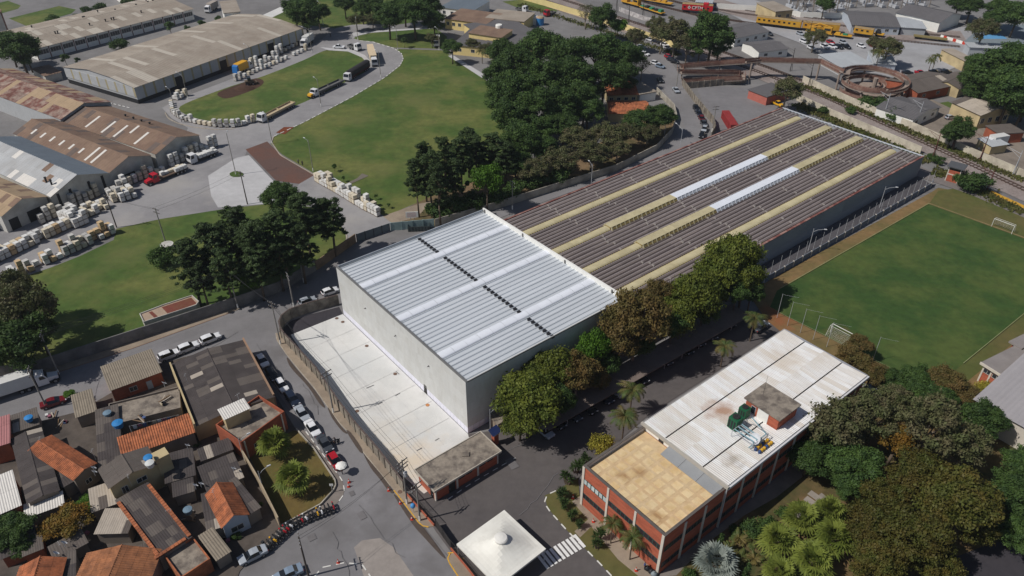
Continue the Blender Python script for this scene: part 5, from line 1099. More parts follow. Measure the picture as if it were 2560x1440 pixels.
for k, n in (('queen', 3), ('fan', 3), ('silver', 1), ('cycad', 2), ('yucca', 3)):
    L_ = [palm(k, 50 + i) for i in range(n)]; SPC[k] = ([(a, b) for a, b, r, h in L_], L_[0][2], L_[0][3])
trng = random.Random(99)
NAMES = {'pine': 'pine_tree', 'bush': 'bush', 'bushg': 'bush', 'yellow': 'shrub', 'queen': 'feather_palm', 'fan': 'fan_palm', 'silver': 'silver_palm', 'cycad': 'cycad', 'yucca': 'yucca', 'cypress': 'cypress'}
def plant(sp, px, py, hw, label, group=None, zs=1.0):
    """crown centre and half-width as read in the picture -> size and place on the ground"""
    L_, rx, zc = SPC[sp]; s = 1.0
    for _ in range(4):
        p = G(px, py, zc * s * zs); s = hw * (p - Vector((0, 0, CAMH))).length / FOC / rx
    t = thing(NAMES.get(sp, 'tree'), label, {'queen': 'palm', 'fan': 'palm', 'silver': 'palm', 'bush': 'bush', 'bushg': 'bush', 'yellow': 'shrub', 'yucca': 'plant', 'cycad': 'plant'}.get(sp, 'tree'), (p.x, p.y, 0), trng.uniform(0, 6.28), group)
    t.scale = (s, s, s * zs); c, k = trng.choice(L_); inst('trunk', k, t); inst('crown', c, t); return t
def plants(sp, lst, label, group, zs=1.0):
    for a in lst: plant(sp, a[0], a[1], a[2], label, group if len(lst) > 1 else None, a[3] if len(a) > 3 else zs)
plants('olive', [(1322, 1005, 92), (1378, 930, 76), (1300, 1050, 55)], 'broad olive-green tree against the shaded warehouse wall', 'olive trees against the warehouse')
plants('olive', [(1745, 735, 72), (1835, 650, 70), (1862, 700, 52), (1790, 690, 62), (1690, 790, 55)], 'round olive-green tree between the long warehouse and the shaded parking street', 'olive trees by the long warehouse', 1.25)
plants('brown', [(1595, 790, 92, 1.25), (1545, 850, 62, 1.3), (1650, 740, 55, 1.3), (1445, 930, 60, 1.2), (1490, 945, 42)], 'brown-leaved tree in the row beside the shaded parking street', 'brown trees by the parking street'); plants('dark', [(1520, 905, 34), (1600, 850, 40), (1680, 815, 40), (1760, 770, 40), (1840, 735, 36), (1400, 1000, 40), (1880, 730, 30)], 'dark shaded tree under the row beside the carport', 'dark trees by the carport', 1.2)
plants('bright', [(1487, 875, 44), (1452, 840, 20)], 'light green young tree in the row beside the white warehouse', 'light green trees by the warehouse', 1.7)
plants('pine', [(470, 655, 52), (530, 610, 56), (590, 570, 56), (640, 610, 58), (700, 585, 60), (760, 540, 56), (822, 540, 50), (745, 610, 50), (560, 670, 48), (640, 660, 46), (500, 690, 40), (690, 640, 44), (610, 620, 45)], 'dark pine in the grove between the lower lawn and the gate', 'pines of the gate grove', .72)
plants('dark', [(700, 490, 48)], 'dark leafy tree behind the gate pines beside the paved yard', None, .8)
plants('bright', [(622, 690, 42)], 'light green tree in front of the gate pines by the street wall', None, .9)
plants('bush', [(400, 640, 36)], 'round clipped bush beside the concrete water tank on the lower lawn', None)
plants('dull', [(55, 770, 70, 1.2), (15, 730, 60, 1.2)], 'tall greyish tree at the corner of the lower lawn', 'grey trees on the lower lawn'); plants('dark', [(40, 850, 70), (95, 830, 45), (-20, 860, 60)], 'dark tree over the street wall at the corner of the lower lawn', 'dark trees on the lower lawn', .8)
plants('pine', [(1040, 445, 36), (1075, 430, 40), (1110, 400, 42), (1150, 385, 42, .8), (1190, 380, 42, .7), (1095, 460, 38), (1135, 440, 38, .8), (1230, 375, 44, .65), (1060, 405, 36), (1265, 390, 42, .6), (1170, 360, 40, .7)], 'dark pine with bare trunk at the edge of the big lawn', 'pines by the big lawn', .95)
plants('bright', [(1217, 452, 40)], 'light green tree in front of the lawn-edge pines', None, 1.5); plants('bush', [(1095, 525, 34), (1135, 515, 38), (1185, 505, 36), (1240, 492, 34), (1285, 475, 34), (1340, 455, 34), (1400, 440, 34)], 'dense bush behind the wall of the shaded street', 'bushes by the shaded street')
plants('dark', [(1290, 160, 55), (1350, 118, 56), (1420, 138, 58), (1490, 128, 56), (1545, 140, 50), (1300, 230, 56), (1370, 200, 58), (1440, 200, 58), (1510, 195, 52), (1280, 295, 52), (1335, 270, 55), (1300, 350, 54), (1560, 185, 40), (1250, 190, 45), (1400, 260, 50), (1460, 250, 45), (1255, 130, 40), (1575, 140, 38), (1260, 250, 48)], 'tall dark leafy tree in the dense grove beside the big lawn', 'trees of the dense grove', .9)
plants('dark', [(1410, 310, 44), (1470, 275, 42), (1350, 370, 46), (1290, 405, 44), (1350, 320, 46), (1600, 300, 40), (1650, 288, 40), (1420, 280, 40)], 'lower dark tree around the tiled houses of the grove', 'trees round the tiled houses', .75)
plants('dull', [(1440, 345, 50), (1520, 335, 50), (1400, 395, 52), (1480, 380, 48), (1560, 330, 42), (1330, 420, 46), (1620, 330, 34), (1545, 370, 36)], 'thin greyish tree on the slope above the shaded street', 'grey trees above the shaded street', .8)
plants('dark', [(1505, 45, 36), (1780, 80, 52), (1750, 115, 32), (1800, 105, 36)], 'dark tree beside the railway tracks', 'dark trees by the railway', .9); plants('dull', [(1690, 80, 46), (1720, 110, 36), (1655, 85, 34), (1590, 90, 28), (1640, 60, 26)], 'greyish tree between the car park and the tracks', 'grey trees by the car park'); plants('bare', [(1466, 28, 28), (1606, 162, 26)], 'nearly bare tree among the grove beside the railway', 'bare trees by the railway'); plants('bright', [(1545, 66, 24)], 'yellow-green umbrella-shaped tree beside the yellow railway wall', None)
plants('dark', [(762, 28, 42), (735, 20, 30), (795, 30, 28), (970, 35, 40), (1035, 30, 44), (1085, 50, 30), (1010, 12, 34), (1070, 15, 34), (905, 22, 24), (860, 5, 26), (1130, 120, 26), (930, 10, 28)], 'dark park tree on the far lawn beyond the truck loop', 'trees of the far lawn', .85); plants('dull', [(890, 50, 24), (930, 45, 22), (1080, 95, 20), (1180, 110, 22), (1215, 120, 20)], 'greyish tree beside the far lawn path', 'grey trees by the far path', .8)
plants('dark', [(45, 118, 42), (20, 110, 32), (65, 135, 26)], 'dark tree at the end of the long white-walled shed', 'trees by the white shed', .85); plants('small', [(425, 65, 14), (163, 145, 12), (194, 150, 8), (505, 60, 12), (545, 48, 10), (467, 70, 8)], 'small tree in the verge between the two long sheds', 'small trees between the sheds'); plants('bush', [(297, 112, 20), (250, 18, 14), (215, 25, 12), (130, 47, 14), (190, 42, 10), (320, 5, 16)], 'round bush beside the far sheds', 'bushes by the far sheds')
plants('small', [(835, 416, 8), (1010, 101, 10), (858, 445, 6), (972, 512, 6), (940, 490, 6)], 'small young tree planted on the big lawn', 'saplings on the big lawn')
plants('dull', [(1968, 222, 42), (2220, 118, 34), (2038, 92, 28), (2460, 72, 36), (2190, 110, 26)], 'greyish tree near the spiral ramp and rail yard', 'grey trees by the rail yard', .9); plants('dark', [(2500, 175, 62), (2545, 155, 50), (2470, 200, 45), (2530, 225, 55), (2450, 165, 35), (2430, 195, 30), (2400, 325, 32), (2380, 335, 24), (2590, 200, 60), (2440, 230, 30), (2560, 260, 40)], 'dark tree among the hillside houses beyond the tracks', 'trees by the hillside houses', .85); plants('dark', [(2062, 12, 22), (2430, 15, 26), (2500, 22, 30), (2545, 35, 34), (2400, 5, 24), (2490, 45, 24)], 'dark tree behind the electrical yard', 'trees behind the electrical yard', .8)
plants('bush', [(2410, 450, 24), (2440, 458, 34), (2200, 262, 26), (2170, 255, 22), (2230, 285, 22), (2125, 275, 14), (2060, 275, 14), (2345, 400, 14), (2330, 392, 12)], 'green bush growing along the railway wall', 'bushes along the railway')
plants('dull', [(2090, 1060, 78, 1.1), (2180, 1040, 70, 1.1), (2330, 1065, 80, 1.2), (2410, 1110, 62, 1.1), (2250, 1000, 50)], 'broad grey-green tree between the office and the sports hall', 'grey-green garden trees'); plants('garden', [(2300, 1190, 74), (2395, 1245, 92), (2290, 1345, 84), (2175, 1310, 66), (2440, 1320, 46), (2200, 1410, 66), (2345, 1420, 56), (2210, 1245, 56)], 'broad olive-brown tree in the dense garden behind the office', 'garden trees behind the office', 1.0); plants('dark', [(2140, 1160, 62), (2025, 1140, 52), (2070, 1110, 50), (2540, 1235, 60), (2545, 1330, 45), (2460, 1050, 50), (2300, 990, 50), (2560, 1160, 45), (2120, 1210, 40)], 'dark green tree in the dense garden behind the office', 'dark garden trees behind the office', .75); plants('rust', [(2240, 1105, 46)], 'rust-orange tree standing out of the dense garden', None, .95); plants('brown', [(2130, 895, 46), (2180, 930, 42), (2150, 860, 34), (2370, 955, 50), (2420, 990, 40), (2230, 1230, 50)], 'thin brown tree between the office and the football pitch', 'brown trees by the pitch', .8); plants('dark', [(2290, 945, 42), (2230, 950, 36), (2340, 1000, 48)], 'dark bushy tree at the football pitch corner', 'dark trees by the pitch', .7)
plants('yellow', [(2466, 975, 24)], 'bright yellow-green shrub beside the brick clubhouse', None); plants('yellow', [(1505, 1115, 34)], 'yellow-leaved shrub beside the flat-roofed end of the office', None, 1.3); plants('yucca', [(1440, 1168, 22), (1418, 1198, 22), (1462, 1150, 18), (1402, 1232, 22), (1412, 1262, 18), (1434, 1290, 20), (1446, 1310, 16), (1496, 1336, 22), (1495, 1362, 18)], 'dark spiky yucca clump on the verge beside the office', 'yuccas beside the office', 1.2)
plants('queen', [(1532, 1310, 32), (1582, 1345, 36)], 'feather palm in front of the brick office facade', 'palms before the office', 1.0); plants('queen', [(1582, 975, 40), (1562, 1040, 42), (1888, 795, 34), (1812, 865, 32)], 'feather palm on the verge of the shaded parking street', 'palms by the parking street', .9); plants('queen', [(2200, 130, 18), (2342, 140, 14), (2330, 150, 14)], 'slender feather palm on the rail yard lot', 'palms by the rail yard')
plants('queen', [(1240, 148, 16), (1205, 128, 18)], 'feather palm beside the yellow building', 'palms by the yellow building', .7)
plants('fan', [(686, 1112, 40), (733, 1198, 42)], 'fan palm standing alone on the brown lawn at the street corner', 'palms on the corner lawn', 1.15); plants('fan', [(2003, 1298, 44), (1946, 1352, 44), (2086, 1345, 48), (2030, 1402, 46), (1948, 1432, 40), (2075, 1278, 36)], 'yellow-green fan palm in the garden cluster beside the office', 'garden fan palms')
plants('silver', [(1788, 1412, 54)], 'silvery blue fan palm at the office corner', None); plants('cycad', [(1848, 1345, 20), (1882, 1350, 22), (1852, 1392, 20), (1886, 1398, 18), (1825, 1372, 18), (1918, 1380, 16)], 'low dark cycad on bare soil between the office and the fan palms', 'cycads by the office'); plants('cypress', [(1800, 1360, 12, 1.4), (1868, 1432, 12, 1.3)], 'narrow dark cypress in the garden by the office', 'garden cypresses'); plants('bush', [(1720, 1435, 20), (1880, 1322, 26), (1920, 1312, 26), (1960, 1285, 22), (1835, 1322, 16)], 'clipped dark hedge bush along the office path', 'hedge bushes by the office')
plants('dark', [(30, 1325, 46), (10, 1290, 30), (55, 1365, 30)], 'dark tree among the tiled houses', 'dark trees among the houses', .6); plants('rust', [(165, 1305, 44), (120, 1325, 28)], 'brown-green tree among the tiled houses', 'brown trees among the houses', .6); plants('bright', [(220, 1262, 28), (172, 985, 13), (575, 1030, 5)], 'small fresh green tree beside the slum roofs', 'green trees among the houses', .6); plants('bush', [(490, 1110, 10), (650, 1262, 8), (515, 1128, 10), (590, 1340, 12)], 'small bush in a backyard of the tiled houses', 'backyard bushes')
# rough grass along the tracks: uncountable tufts
rng = np.random.default_rng(3); P_ = []
for (a, b, w, n) in (((1990, 262), (2320, 408), 2.2, 2600), ((1300, 12), (1700, 140), 2.0, 1500), ((2010, 216), (2560, 455), 1.6, 2600), ((2330, 430), (2400, 445), 2.5, 700), ((2250, 300), (2420, 395), 2.0, 700), ((2420, 465), (2560, 535), 2.0, 900)):
    A, B = G(*a), G(*b); d = (B - A); nrm = Vector((-d.y, d.x, 0)).normalized()
    for i in range(n): q = A + d * rng.random() + nrm * rng.normal() * w * .6; P_.append((q.x, q.y, rng.uniform(.1, .6)))
C = np.array(P_); N = rng.normal(size=C.shape); N[:, 2] *= .3; N /= np.linalg.norm(N, axis=1)[:, None]
o = bpy.data.objects.new('rough_grass', qmesh('rough_grass', quads(C, N, rng.uniform(.5, 1.1, len(C)), .7, rng), leafmat('leaf_rough', srgb(112, 108, 66), srgb(86, 98, 48)))); col.objects.link(o); o['kind'] = 'stuff'; tag(o, 'rough dry grass tufts along the railway walls', 'grass')
# ------------------------------------------------------------------ factory sheds
m_fib = M('fibre_cement', srgb(160, 150, 138), .07, .8, .9, rv=.05, c2=srgb(142, 130, 118), s2=.12, amt2=.7)
m_fibl = M('fibre_light', srgb(182, 174, 162), .06, .8, .9, rv=.05)
m_brn = M('brown_roof', srgb(132, 110, 94), .10, .7, .9, rv=.06, c2=srgb(116, 94, 82), s2=.15, amt2=.7)
m_brnd = M('brown_roof_dark', srgb(104, 92, 86), .10, .7, .9, rv=.06)
m_strip = M('clear_strip', srgb(214, 210, 204), .05, 1, .7)
m_blue = M('blue_roof', srgb(106, 116, 126), .06, .8, .7, rv=.04); m_grl = M('pale_roof', srgb(176, 178, 180), .08, .8, .8, rv=.06, c2=srgb(150, 148, 146), s2=.2)
m_rust = M('rust_roof', srgb(112, 74, 66), .25, .9, .9, rv=.15, c2=srgb(160, 144, 132), s2=.4, amt2=.8); m_tan = M('tan_roof', srgb(164, 142, 116), .08, .8, .9, rv=.06)
m_shw = M('shed_wall', srgb(196, 194, 188), .1, .5, .9, c2=srgb(164, 160, 152), s2=.2, amt2=.7, rv=.03); m_shg = M('shed_wall_grey', srgb(178, 180, 182), .07, .6, .85, rv=.05); m_shc = M('shed_wall_stripe', srgb(168, 158, 128), .08, .6, .9)
f = Fr((335, 219), (757, 70), (160, 168), 6.0); t = f.thing('storage_shed', 'huge grey storage shed with striped panel walls beside the truck loop', 'shed')
L, W = f.L, f.W; MB().box(.1, .1, 0, L - .1, W - .1, 1.6).build('plinth', m_plast, t)
MB().box(.15, .15, 1.6, L - .15, W - .15, 6.0).build('inner_wall', m_shg, t)
n = 20; w = L / n; pm_ = MB().box(.0, -.06, 1.5, w * .8, .06, 6.0).mesh('wall_panel', m_shg); ps_ = MB().box(0, -.05, 1.5, w * .2 - .02, .05, 6.0).mesh('wall_stripe', m_shc)
for i in range(n):
    if i in (4, 9, 15): MB().box(i * w, -.05, .2, i * w + w * .8, .05, 4.6).build('doorway', m_plast, t); MB().box(i * w, -.06, 4.6, i * w + w * .8, .06, 6).build('wall_panel', m_shg, t)
    else: inst('wall_panel', pm_, t, (i * w, 0, 0))
    inst('wall_stripe', ps_, t, (i * w + w * .8, 0, 0))
n = 8; w = W / n; pm_ = MB().box(.0, -.06, 2.4, w * .8, .06, 6.0).mesh('wall_panel', m_shg); ps_ = MB().box(0, -.05, 2.4, w * .2 - .02, .05, 6.0).mesh('wall_stripe', m_shc)
prf = [(0, 6.0), (.30 * W, 7.5), (.62 * W, 8.0), (W, 6.1)]
for i in range(n): inst('wall_panel', pm_, t, (0, W - i * w, 0), -math.pi / 2); inst('wall_stripe', ps_, t, (0, W - i * w - w * .8, 0), -math.pi / 2)
MB().poly([(.1, v, z) for v, z in prf][::-1] + [(.1, 0, 5.9), (.1, W, 5.9)]).poly([(L - .1, v, z) for v, z in prf] + [(L - .1, W, 5.9), (L - .1, 0, 5.9)]).build('gable_wall', m_shg, t)
for (v0, za), (v1, zb) in zip(prf, prf[1:]): roof_plane(t, (-.3, v0 - (.4 if v0 == 0 else 0), za + .02), (L + .3, v0 - (.4 if v0 == 0 else 0), za + .02), (-.3, v1, zb + .02), [m_fib, m_fibl], 2.1, 14, 1.05, .05, [9, 1])
f = Fr((87, 120), (480, 21), (67, 66), 5.0); t = f.thing('long_shed', 'long low shed with white bays and taupe roof beyond the storage shed', 'shed'); L, W = f.L, f.W
gable_walls(t, L, W, 5, 2.0, m_white); gable_roof(t, L, W, 5, 2.0, [m_fib, m_fibl], su=2.4, sv=7, pitch=1.2, wts=[8, 1], cap=m_fib, ov=1.2)
for i in range(14):
    u = L * (i + .5) / 14; win(t, L, W, 0, u, 1.9, 4.4, 1.9, m_white, m_glass, bars=3); MB().box(u - L / 28 - .18, -.08, 0, u - L / 28 + .18, 0, 4.9).build('pilaster', M('pilaster_red', srgb(116, 74, 70), .1, 1, .9), t)
vm_ = MB().lathe([(.25, 0), (.25, .7), (.4, .75), (.4, .95), (.1, 1.1)], 8).mesh('roof_vent', m_plast)
for i in range(16): inst('roof_vent', vm_, t, (L * (.08 + .88 * rnd.random()), W * rnd.choice((.25, .62, .75)), 6.1))
t = thing('chimney_tower', 'narrow white concrete tower with red trim beside the long low shed', 'tower', G(14, 96), R(30)); MB().box(-2, -2, 0, 2, 2, 11).build('shaft', m_shw, t); MB().box(-2.2, -2.2, 11, 2.2, 2.2, 11.6).build('cap', m_rust, t)
for s in (-1, 1): MB().box(s * 2 - .3, -2.05, 0, s * 2 + .3, -1.98, 11).build('corner_strip', m_rust, t)
# rust-roofed shed and the row of brown gables
def gshed(a, b, c, ev, rise, name, label, mats, wts, wallm, su=2.2, strip=(), z=None, rp=.5, openings=()):
    f = Fr(a, b, c, ev); t = f.thing(name, label, 'shed'); gable_walls(t, f.L, f.W, ev, rise, wallm, rp=rp)
    gable_roof(t, f.L, f.W, ev, rise, mats, su=su, sv=f.W * .3, pitch=1.1, amp=.04, wts=wts, rp=rp, cap=mats[0], ov=.1, oe=.6)
    for (u, side, a0, a1) in strip:   # translucent strips lie on the slope
        k = rise / (f.W * rp) if side == 0 else rise / (f.W * (1 - rp)); y = lambda q: q * f.W * rp if side == 0 else f.W - q * f.W * (1 - rp)
        zz = lambda q: ev + .16 + rise * q
        MB().hexa([(u, y(a0), zz(a0) - .03), (u + .9, y(a0), zz(a0) - .03), (u + .9, y(a1), zz(a1) - .03), (u, y(a1), zz(a1) - .03)], [(u, y(a0), zz(a0)), (u + .9, y(a0), zz(a0)), (u + .9, y(a1), zz(a1)), (u, y(a1), zz(a1))]).build('light_strip', m_strip, t)
    for (v0, v1, z1) in openings: MB().box(f.L, v0 * f.W, 0, f.L + .06, v1 * f.W, z1).build('opening', m_plast, t)
    return f, t
gshed((-90, 208), (150, 298), (277, 255), 6, 2.6, 'rusty_shed', 'shed with rust-streaked patchwork roof', [m_rust, m_tan, m_rust], [4, 3, 3], m_shg, 2.6)
f1, t1 = gshed((150, 302), (387, 385), (270, 265), 5, 2.4, 'gabled_shed', 'brown gabled shed nearest the rust-streaked roof', [m_brn, m_brnd], [6, 1], m_shw, 2.4, [(12, 0, .1, .8), (20, 0, .1, .8), (26, 0, .1, .8), (30, 0, .5, .95), (36, 0, .1, .8)], openings=((.25, .4, 3), (.6, .78, 3.4)))
for i in range(4): inst('roof_vent', vm_, t1, (18 + i * 4, f1.W * .72, 6.1))
f2, t2 = gshed((35, 335), (270, 432), (150, 302), 5, 2.4, 'gabled_shed', 'brown gabled shed with white light strips between two other gables', [m_brn, m_brnd], [6, 1], m_shw, 2.4, [(6, 0, .3, .6), (11, 0, .3, .6), (16, 0, .3, .6), (21, 0, .3, .6), (26, 0, .3, .6), (31, 0, .3, .6), (36, 0, .1, .9), (39, 0, .1, .9)], openings=((.3, .55, 2.6), (.72, .86, 2.2)))
f3, t3 = gshed((-90, 392), (125, 492), (35, 335), 5, 3.0, 'gabled_shed', 'gabled shed with one blue and one pale grey roof slope', [m_blue], None, m_shw, 2.4)
roof_plane(t3, (-.6, -.1, 5.1), (f3.L + .6, -.1, 5.1), (-.6, f3.W * .5, 8.14), [m_grl, m_strip, m_brn], 2.2, f3.W * .2, 1.1, .04, [8, 1, .5])
for u in (f3.L - 3.5, f3.L - 6): 
    c = MB().tube((u, f3.W * .18, 6.0), (u, f3.W * .18, 7.6), .26, .26, 8).tube((u, f3.W * .18, 7.6), (u, f3.W * .18, 7.85), .36, .36, 8).build('chimney', m_dark, t3)
for v in (.1, .3, .62, .86): MB().box(f3.L, v * f3.W, 0, f3.L + .1, v * f3.W + .7, 5.0).build('pillar', m_plast, t3)
f4, t4 = gshed((-120, 486), (2, 540), (122, 494), 5, 2.2, 'gabled_shed', 'low tan gabled shed beside the blue and grey roof', [m_tan, m_brn], [3, 1], m_shw, 2.2, openings=((.1, .3, 3.2), (.5, .8, 3.2)))
# ------------------------------------------------------------------ stacked loads of paving stone on pallets
LOADM = {c: M('stone_' + c, srgb(*v), .08, 2.5, .9, rv=.10) for c, v in (('white', (212, 211, 208)), ('grey', (184, 182, 178)), ('cream', (208, 198, 178)), ('tan', (196, 170, 134)))}
m_pal = M('pallet_wood', srgb(120, 98, 76), .2, 3, .9)
def loadmesh(mat, seed):
    r = random.Random(seed); m = MB()
    for x in (-.5, 0, .42): m.box(x, -.55, 0, x + .1, .55, .1, 1)
    m.box(-.56, -.56, .1, .56, .56, .13, 1)
    for k in range(4): j = r.uniform(.0, .035); m.box(-.54 + j, -.54 + r.uniform(0, .03), .13 + k * .235, .54 - j, .54 - r.uniform(0, .03), .13 + k * .235 + .225)
    return m.mesh('pallet_load', [mat, m_pal])
LOADS = {c: [loadmesh(m, i) for i in range(3)] for c, m in LOADM.items()}
prn = random.Random(5)
def stack(p, rz, n, label, group, cols):
    t = thing('pallet_stack', label, 'pallet stack', (p.x, p.y, .17), rz, group); t.scale = (1.13, 1.13, 1.2); c = prn.choice(cols)
    for k in range(n): inst('pallet_load', prn.choice(LOADS[c]), t, (prn.uniform(-.05, .05), prn.uniform(-.05, .05), k * 1.08), prn.uniform(-.06, .06))
def prow(pts, label, group, hs, step=1.32, rows=1, cols=('white', 'white', 'grey', 'cream'), gap=.08, side=1):
    P = [G(*p) for p in pts]
    for a, b in zip(P, P[1:]):
        d = b - a; n = max(1, int(d.length / step)); rz = math.atan2(d.y, d.x); nr = Vector((-d.y, d.x, 0)).normalized() * 1.3 * side
        for i in range(n):
            for r in range(rows):
                if prn.random() > gap: stack(a + d * ((i + .5) / n) + nr * r, rz + prn.uniform(-.05, .05), prn.choice(hs), label, group, cols)
prow([(428, 258), (432, 282), (452, 297), (495, 310), (545, 318), (592, 318), (640, 303)], 'stack of pale stone pallets on the kerb round the oval lawn', 'pallets round the oval lawn', (1, 1, 2, 2), 1.75)
prow([(440, 252), (470, 238)], 'tall stack of pale pallets beside the lamp at the oval lawn', 'pallets by the oval lawn lamp', (2, 2, 1), 1.5, 2, gap=.1)
prow([(585, 205), (640, 180), (700, 155), (770, 124)], 'stack of pale pallets along the straight edge of the oval lawn', 'pallets on the straight lawn edge', (1, 1, 2, 1, 3), 2.2)
prow([(600, 183), (660, 158), (745, 112)], 'stack of pale pallets against the striped storage shed', 'pallets by the storage shed', (1, 2, 1, 3), 2.6)
prow([(292, 479), (345, 454), (400, 431), (450, 408), (500, 384), (545, 364)], 'stack of pale pallets before the white gable walls', 'pallets before the gable walls', (3, 2, 3, 2, 1), 1.55, 1)
prow([(285, 512), (345, 492)], 'stack in the jumbled block of white pallets beside the red truck', 'jumbled white pallet block', (2, 3, 2, 1), 1.4, 5, gap=.12)
prow([(210, 548), (275, 520)], 'stack of mixed pallets in the middle of the stone yard', 'mixed pallet block', (1, 2, 1), 1.4, 4, ('white', 'cream', 'cream', 'grey'), .15)
prow([(186, 572), (222, 556)], 'tall stack in the tight block of grey-white pallets', 'tight tall pallet block', (3, 3, 3, 2), 1.25, 6, ('white', 'grey'), .0)
prow([(100, 562), (145, 540), (195, 514), (250, 488)], 'tall stack of grey pallets in the shade of the blue-roofed shed', 'pallets in the shed shade', (3, 3, 2), 1.6, 1, ('grey', 'grey', 'cream'))
prow([(28, 640), (100, 605), (178, 568)], 'stack of white and cream pallets in the double row across the yard lane', 'double row of pallets', (2, 2, 2, 1), 1.3, 2, ('white', 'white', 'white', 'cream', 'tan'), .03)
prow([(-30, 668), (28, 640)], 'stack of tan and white pallets at the end of the double row', 'pallets at the row end', (3, 2, 2), 1.35, 3, ('white', 'tan', 'cream'))
prow([(28, 700), (70, 683), (110, 664), (160, 643), (205, 622), (290, 582)], 'stack of pale pallets on the concrete strip beside the lower lawn', 'pallets by the lower lawn', (1, 2, 3, 1, 2), 1.4, 2, ('white', 'white', 'grey', 'cream', 'tan'), .12)
prow([(790, 452), (850, 486), (905, 520), (948, 542)], 'stack of white and cream pallets beside the big lawn and the gate road', 'pallets by the gate road', (2, 2, 3, 1), 1.3, 2, ('white', 'white', 'white', 'cream'), .05)
prow([(-20, 580), (30, 562)], 'tall grey stack beside the low tan gable', 'pallets by the tan gable', (3, 3), 1.4, 2, ('grey', 'white'))
# ------------------------------------------------------------------ trucks and other vehicles on the factory roads
TG = 'trucks queueing on the factory road'
m_tw = paint('truck_white', 218, 218, 220, .4); m_tr = paint('truck_red', 178, 26, 44, .4); m_ty = paint('truck_yellow', 222, 166, 44, .4); m_wd = M('truck_boards', srgb(186, 170, 142), .12, 1, .8); m_grb = M('truck_grey', srgb(104, 104, 104), .12, 1, .8); m_trp = M('black_tarp', srgb(48, 46, 48), .15, 1.5, .7); m_boxw = M('box_body', srgb(206, 206, 204), .05, 1, .6); m_cant = M('cream_tarp', srgb(208, 188, 158), .07, .6, .8)
truck('flatbed_truck', 'white truck with open timber-sided drop bed, first in the queue', (650, 308), (762, 250), m_tw, 'drop', 17, m_wd, TG)
tq = truck('flatbed_truck', 'white and yellow long-nosed truck with empty grey flatbed', (774, 247), (868, 203), m_tw, 'drop', 17.5, m_grb, TG, long_nose=True)
MB().hexa([(7.6, -.92, .5), (8.83, -.9, .5), (8.83, .9, .5), (7.6, .92, .5)], [(7.6, -.9, 1.72), (8.72, -.76, 1.5), (8.72, .76, 1.5), (7.6, .9, 1.72)]).build('hood_front', m_ty, tq)
truck('tarp_truck', 'white truck with black tarpaulin-covered red trailer', (866, 205), (930, 165), m_tw, 'tarp', 16, m_trp, TG)
truck('box_truck', 'white articulated truck with tall cream box trailer on the bend', (938, 168), (920, 112), m_tw, 'artic', 17.5, m_cant, TG)
truck('box_truck', 'white box truck parked at the end of the storage shed', (758, 120), (790, 96), m_tw, 'box', 9, m_boxw)
truck('flatbed_truck', 'red long-nosed truck loaded with white stone pallets', (366, 465), (455, 430), m_tr, 'flat', 13, M('bed_brown', srgb(96, 80, 68), .1, 1, .8), None, long_nose=True, loads=[LOADM['white'], LOADM['cream']])
truck('flatbed_truck', 'small white truck carrying white stone blocks', (474, 411), (540, 386), m_tw, 'flat', 9.5, M('bed_brown', srgb(96, 80, 68)), None, loads=[LOADM['white']])
tq = truck('box_truck', 'yellow compactor truck beside the striped shed wall', (628, 170), (596, 185), m_tw, 'box', 8, m_ty)
MB().hexa([(-5.2, -1.2, .8), (-4.02, -1.2, .8), (-4.02, 1.2, .8), (-5.2, 1.2, .8)], [(-4.9, -1.2, 3.3), (-4.02, -1.2, 3.7), (-4.02, 1.2, 3.7), (-4.9, 1.2, 3.3)]).build('tail_hopper', paint('hopper_blue', 46, 110, 176, .4), tq)
truck('box_truck', 'grey box truck far behind the sheds', (518, 34), (545, 20), m_tw, 'box', 9, M('box_tan', srgb(168, 158, 148), .06, 1, .7))
truck('box_truck', 'white box trailer truck in the shaded street below the lower lawn', (150, 946), (-60, 1015), m_tw, 'box', 15, m_boxw, None, long_nose=True)
car('pickup', G(848, 121), R(168), 'white', 'small white pickup on the truck loop beside the grey flatbed', None)
truck('flatbed_truck', 'small white truck with grey open bed on the truck loop', (900, 128), (866, 118), m_tw, 'drop', 6.5, m_grb)
# far vehicles by the yellow buildings
truck('box_truck', 'white van-like truck beside the yellow building', (1092, 120), (1094, 100), m_tw, 'box', 6.0, m_boxw)
truck('flatbed_truck', 'small red truck beside the yellow railway wall', (1362, 42), (1380, 38), m_tr, 'drop', 6.0, m_grb); truck('flatbed_truck', 'small white truck on the lane beside the yellow railway wall', (1318, 32), (1294, 28), m_tw, 'drop', 6.0, m_grb)
# wheel loader on the soil heap
t = thing('wheel_loader', 'grey wheel loader on the dark soil beside the oval lawn', 'loader', G(625, 212), R(25)); g_ = M('loader_grey', srgb(96, 84, 70), .15, 1, .8)
MB().box(-1.6, -.9, .7, 1.4, .9, 1.7).build('body', g_, t); MB().box(-.6, -.7, 1.7, .6, .7, 2.9).build('cab', m_glass, t); MB().hexa([(2.2, -1.2, .1), (3.2, -1.2, .1), (3.2, 1.2, .1), (2.2, 1.2, .1)], [(2.2, -1.2, 1.1), (2.6, -1.2, 1.1), (2.6, 1.2, 1.1), (2.2, 1.2, 1.1)]).build('bucket', g_, t); MB().tube((1.2, .6, 1.4), (2.4, .6, .7), .12).tube((1.2, -.6, 1.4), (2.4, -.6, .7), .12).build('arm', g_, t)
for x in (-1, 1.1):
    for s in (-1, 1): inst('wheel', TW, t, (x, s * 1.0, .6), 0, 1.2)
